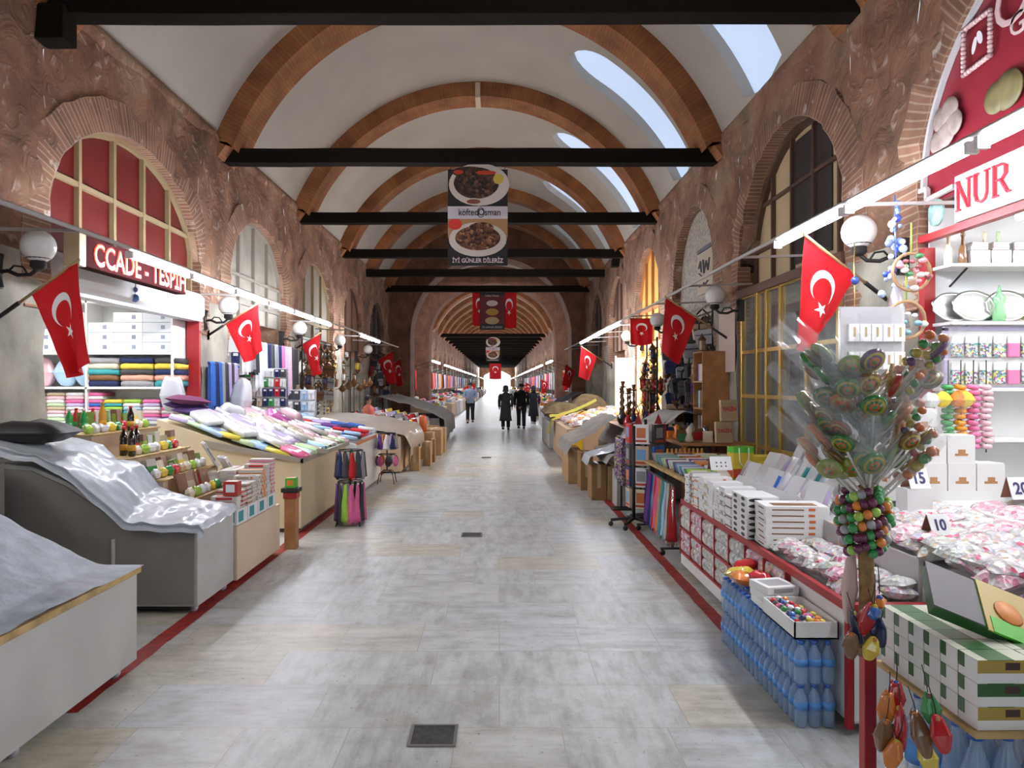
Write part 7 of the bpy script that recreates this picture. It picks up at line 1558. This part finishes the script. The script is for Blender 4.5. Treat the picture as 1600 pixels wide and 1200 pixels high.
# ---------------------------------------------------------------- people
def person(label, x, y, h, face, coat, trousers, shoes, kind, stride=.12, arms='down', sit=False, hair=HAIR, head_cover=None):
    """kind: 'coat' long coat, 'jacket' short jacket and trousers, 'shirt' light shirt"""
    k = h / 1.72; t = thing('person', label, 'person', (x, y, 0), (0, 0, face)); t.scale = (k,) * 3   # faces local +Y
    V = []; E_ = []; Rr = []
    def v(p, r, par=None):
        V.append(p); Rr.append(r)
        if par is not None: E_.append((par, len(V) - 1))
        return len(V) - 1
    pel = v((0, 0, .95), .13); wa = v((0, .0, 1.08), .12, pel); ch = v((0, .0, 1.28), .14, wa); nk0 = v((0, 0, 1.42), .075, ch); nk = v((0, .005, 1.50), .052, nk0)
    ch_ = v((0, .02, 1.56), .068, nk); hd = v((0, .012, 1.64), .088, ch_); v((0, .0, 1.70), .055, hd)
    for s in (-1, 1):
        st = stride * s; hp = v((.095 * s, 0, .90), .10, pel); kn = v((.10 * s, st * .5 + .03, .50), .062, hp); an = v((.105 * s, st - .04 * (st < 0), .10 + .04 * (st < 0)), .042, kn); he = v((.105 * s, st - .05, .045 + .04 * (st < 0)), .038, an); v((.115 * s, st + .12, .035), .034, an)
        sh = v((.19 * s, 0, 1.40), .066, ch); 
        if arms == 'down': el = (.25 * s, -.04 - .06 * s, 1.13); wr = (.25 * s, .04 - .10 * s, .90)
        else: el = (.25 * s, .0, 1.15); wr = (.15 * s, .18, 1.08)
        e = v(el, .046, sh); w_ = v(wr, .031, e); d = (Vector(wr) - Vector(el)).normalized(); pm = Vector(wr) + d * .07; pl = v(tuple(pm), .034, w_)
        u = Vector((0, 1, 0)); u = (u - d * u.dot(d)).normalized()
        for f in range(4):
            b = pm + u * (.026 - .0175 * f); f1 = v(tuple(b + d * .03), .0105, pl); v(tuple(b + d * (.065 - .008 * abs(f - 1)) + Vector((-.012 * s, 0, 0))), .009, f1)
        th = v(tuple(pm - d * .03 + u * .045), .011, w_); v(tuple(pm + d * .01 + u * .06), .0095, th)
    def skin(name, idx_r, m, par, sub=1):
        me = bpy.data.meshes.new(name); me.from_pydata(V, E_, []); o = bpy.data.objects.new(name, me); COL.objects.link(o)
        md = o.modifiers.new('s', 'SKIN'); sv = me.skin_vertices[0].data
        for i, q in enumerate(sv): q.radius = (Rr[i], Rr[i]); q.use_root = (i == 0)
        md2 = o.modifiers.new('u', 'SUBSURF'); md2.levels = sub; md2.render_levels = sub
        dg = bpy.context.evaluated_depsgraph_get(); dg.update(); m2 = bpy.data.meshes.new_from_object(o.evaluated_get(dg)); bpy.data.objects.remove(o)
        m2.materials.clear(); m2.materials.append(m); 
        for p_ in m2.polygons: p_.use_smooth = True
        return obj(name, m2, par)
    b = skin('body', None, SKIN, t)
    # face: nose, eyes, mouth, ears
    obj('nose', MB().ball((0, .095, 1.625), .014, 0, 8, 1.4).mesh('nose', SKIN), t)
    for s in (-1, 1): obj('eye', MB().ball((.03 * s, .083, 1.645), .010, 0, 8).mesh('eye', mat('eye_dark', (.04, .03, .03), .2)), t); obj('ear', MB().ball((.088 * s, .0, 1.63), .02, 0, 8, 1.4).mesh('ear', SKIN), t)
    obj('mouth', MB().box(-.022, .022, .078, .088, 1.588, 1.594).mesh('mouth', mat('lips', (.35, .12, .10), .5)), t)
    def ringloft(name, rings, m, n=20):
        mb = MB(); vs = []
        for (z, rx, ry, cx, cy) in rings:
            for q in range(n): a = 2 * math.pi * q / n; f = 1 + .03 * math.sin(a * 5 + z * 9); vs.append((cx + rx * f * math.cos(a), cy + ry * f * math.sin(a), z))
        L = len(rings); fs = [(i * n + q, i * n + (q + 1) % n, (i + 1) * n + (q + 1) % n, (i + 1) * n + q) for i in range(L - 1) for q in range(n)] + [tuple(range(n))[::-1], tuple((L - 1) * n + q for q in range(n))]
        mb.add(vs, fs, 0, True); obj(name, mb.mesh(name, m), t)
    def limb(name, pts, rs, m): obj(name, MB().tube(pts, rs, 12).mesh(name, m), t)
    low = .36 if kind == 'coat' else .86; fl = 1.25 if kind == 'coat' else 1
    rings = [(low, .20 * fl, .15 * fl, 0, 0)] + ([(.62, .215, .165, 0, 0), (.86, .20, .155, 0, 0)] if kind == 'coat' else []) + [(.97, .195, .15, 0, 0), (1.12, .175, .14, 0, 0), (1.28, .20, .155, 0, 0), (1.39, .205, .13, 0, 0), (1.45, .13, .09, 0, 0), (1.49, .07, .065, 0, 0)]
    ringloft({'coat': 'long_coat', 'jacket': 'jacket', 'shirt': 'shirt'}[kind], rings, coat)
    for s in (-1, 1):
        if arms == 'down': P = [(.17 * s, 0, 1.41), (.225 * s, -.01, 1.32), (.25 * s, -.04 - .06 * s, 1.13), (.25 * s, .035 - .095 * s, .92)]
        else: P = [(.17 * s, 0, 1.41), (.225 * s, 0, 1.32), (.25 * s, 0, 1.15), (.16 * s, .165, 1.09)]
        limb('sleeve', P, [.075, .072, .06, .048], coat)
        st = stride * s; limb('trouser_leg', [(.09 * s, 0, .95), (.10 * s, .01, .80), (.10 * s, st * .5 + .03, .50), (.105 * s, st - .02, .10 + .04 * (st < 0))], [.115, .105, .08, .068], trousers)
        sm = MB(); sm.lathe([(.001, -.03), (.05, -.03), (.055, -.005), (.045, .03), (.02, .05)], 12, sy=2.3); obj('shoe', sm.mesh('shoe', shoes), t, (.105 * s, st + .04, .035 + .03 * (st < 0)))
    if head_cover: 
        obj('headscarf', MB().lathe([(.13, -.14), (.12, -.08), (.10, -.03), (.105, .03), (.095, .08), (.05, .115), (.001, .122)], 18, c=(0, -.018, 1.635)).mesh('headscarf', head_cover), t)
    else: obj('hair', MB().lathe([(.085, -.03), (.10, .0), (.10, .05), (.075, .09), (.001, .108)], 16, c=(0, -.018, 1.64)).mesh('hair', hair), t)
    return t
CT = lambda n, c: mat(n, c, .9)
person('person in a long grey coat walking away at the aisle centre', .24, 27.2, 1.62, 0, CT('coat_grey', (.075, .08, .075)), CT('trousers_dark', (.02, .02, .022)), IRON, 'coat', .16, head_cover=CT('scarf_grey', (.10, .10, .10)))
person('person in a black jacket and dark trousers walking beside the grey coat', .84, 27.9, 1.70, 0, CT('jacket_black', (.012, .012, .014)), CT('trousers_dark', (.02, .02, .022)), IRON, 'jacket', .18)
person('person in a pale blue shirt with folded arms facing the camera in the aisle', -1.26, 32.0, 1.74, math.pi, CT('shirt_blue', (.30, .36, .50)), CT('trousers_dark', (.02, .02, .022)), IRON, 'shirt', .12, arms='front')
person('person in dark clothes partly hidden past the black jacket', 1.45, 31.2, 1.6, .3, CT('coat_navy', (.02, .022, .035)), CT('trousers_dark', (.02, .02, .022)), mat('shoe_white', (.6, .6, .6), .5), 'coat', .14, head_cover=CT('scarf_dark', (.03, .03, .04)))
sx = -3.02
t = person('person in a coral top standing low behind the mixed goods stall', -3.0, 16.35 + .0, 1.42, R(-60), CT('top_coral', (.80, .22, .16)), CT('trousers_dark', (.02, .02, .022)), IRON, 'shirt', .0, arms='front')
t.location = (-2.98, 16.78, 0)
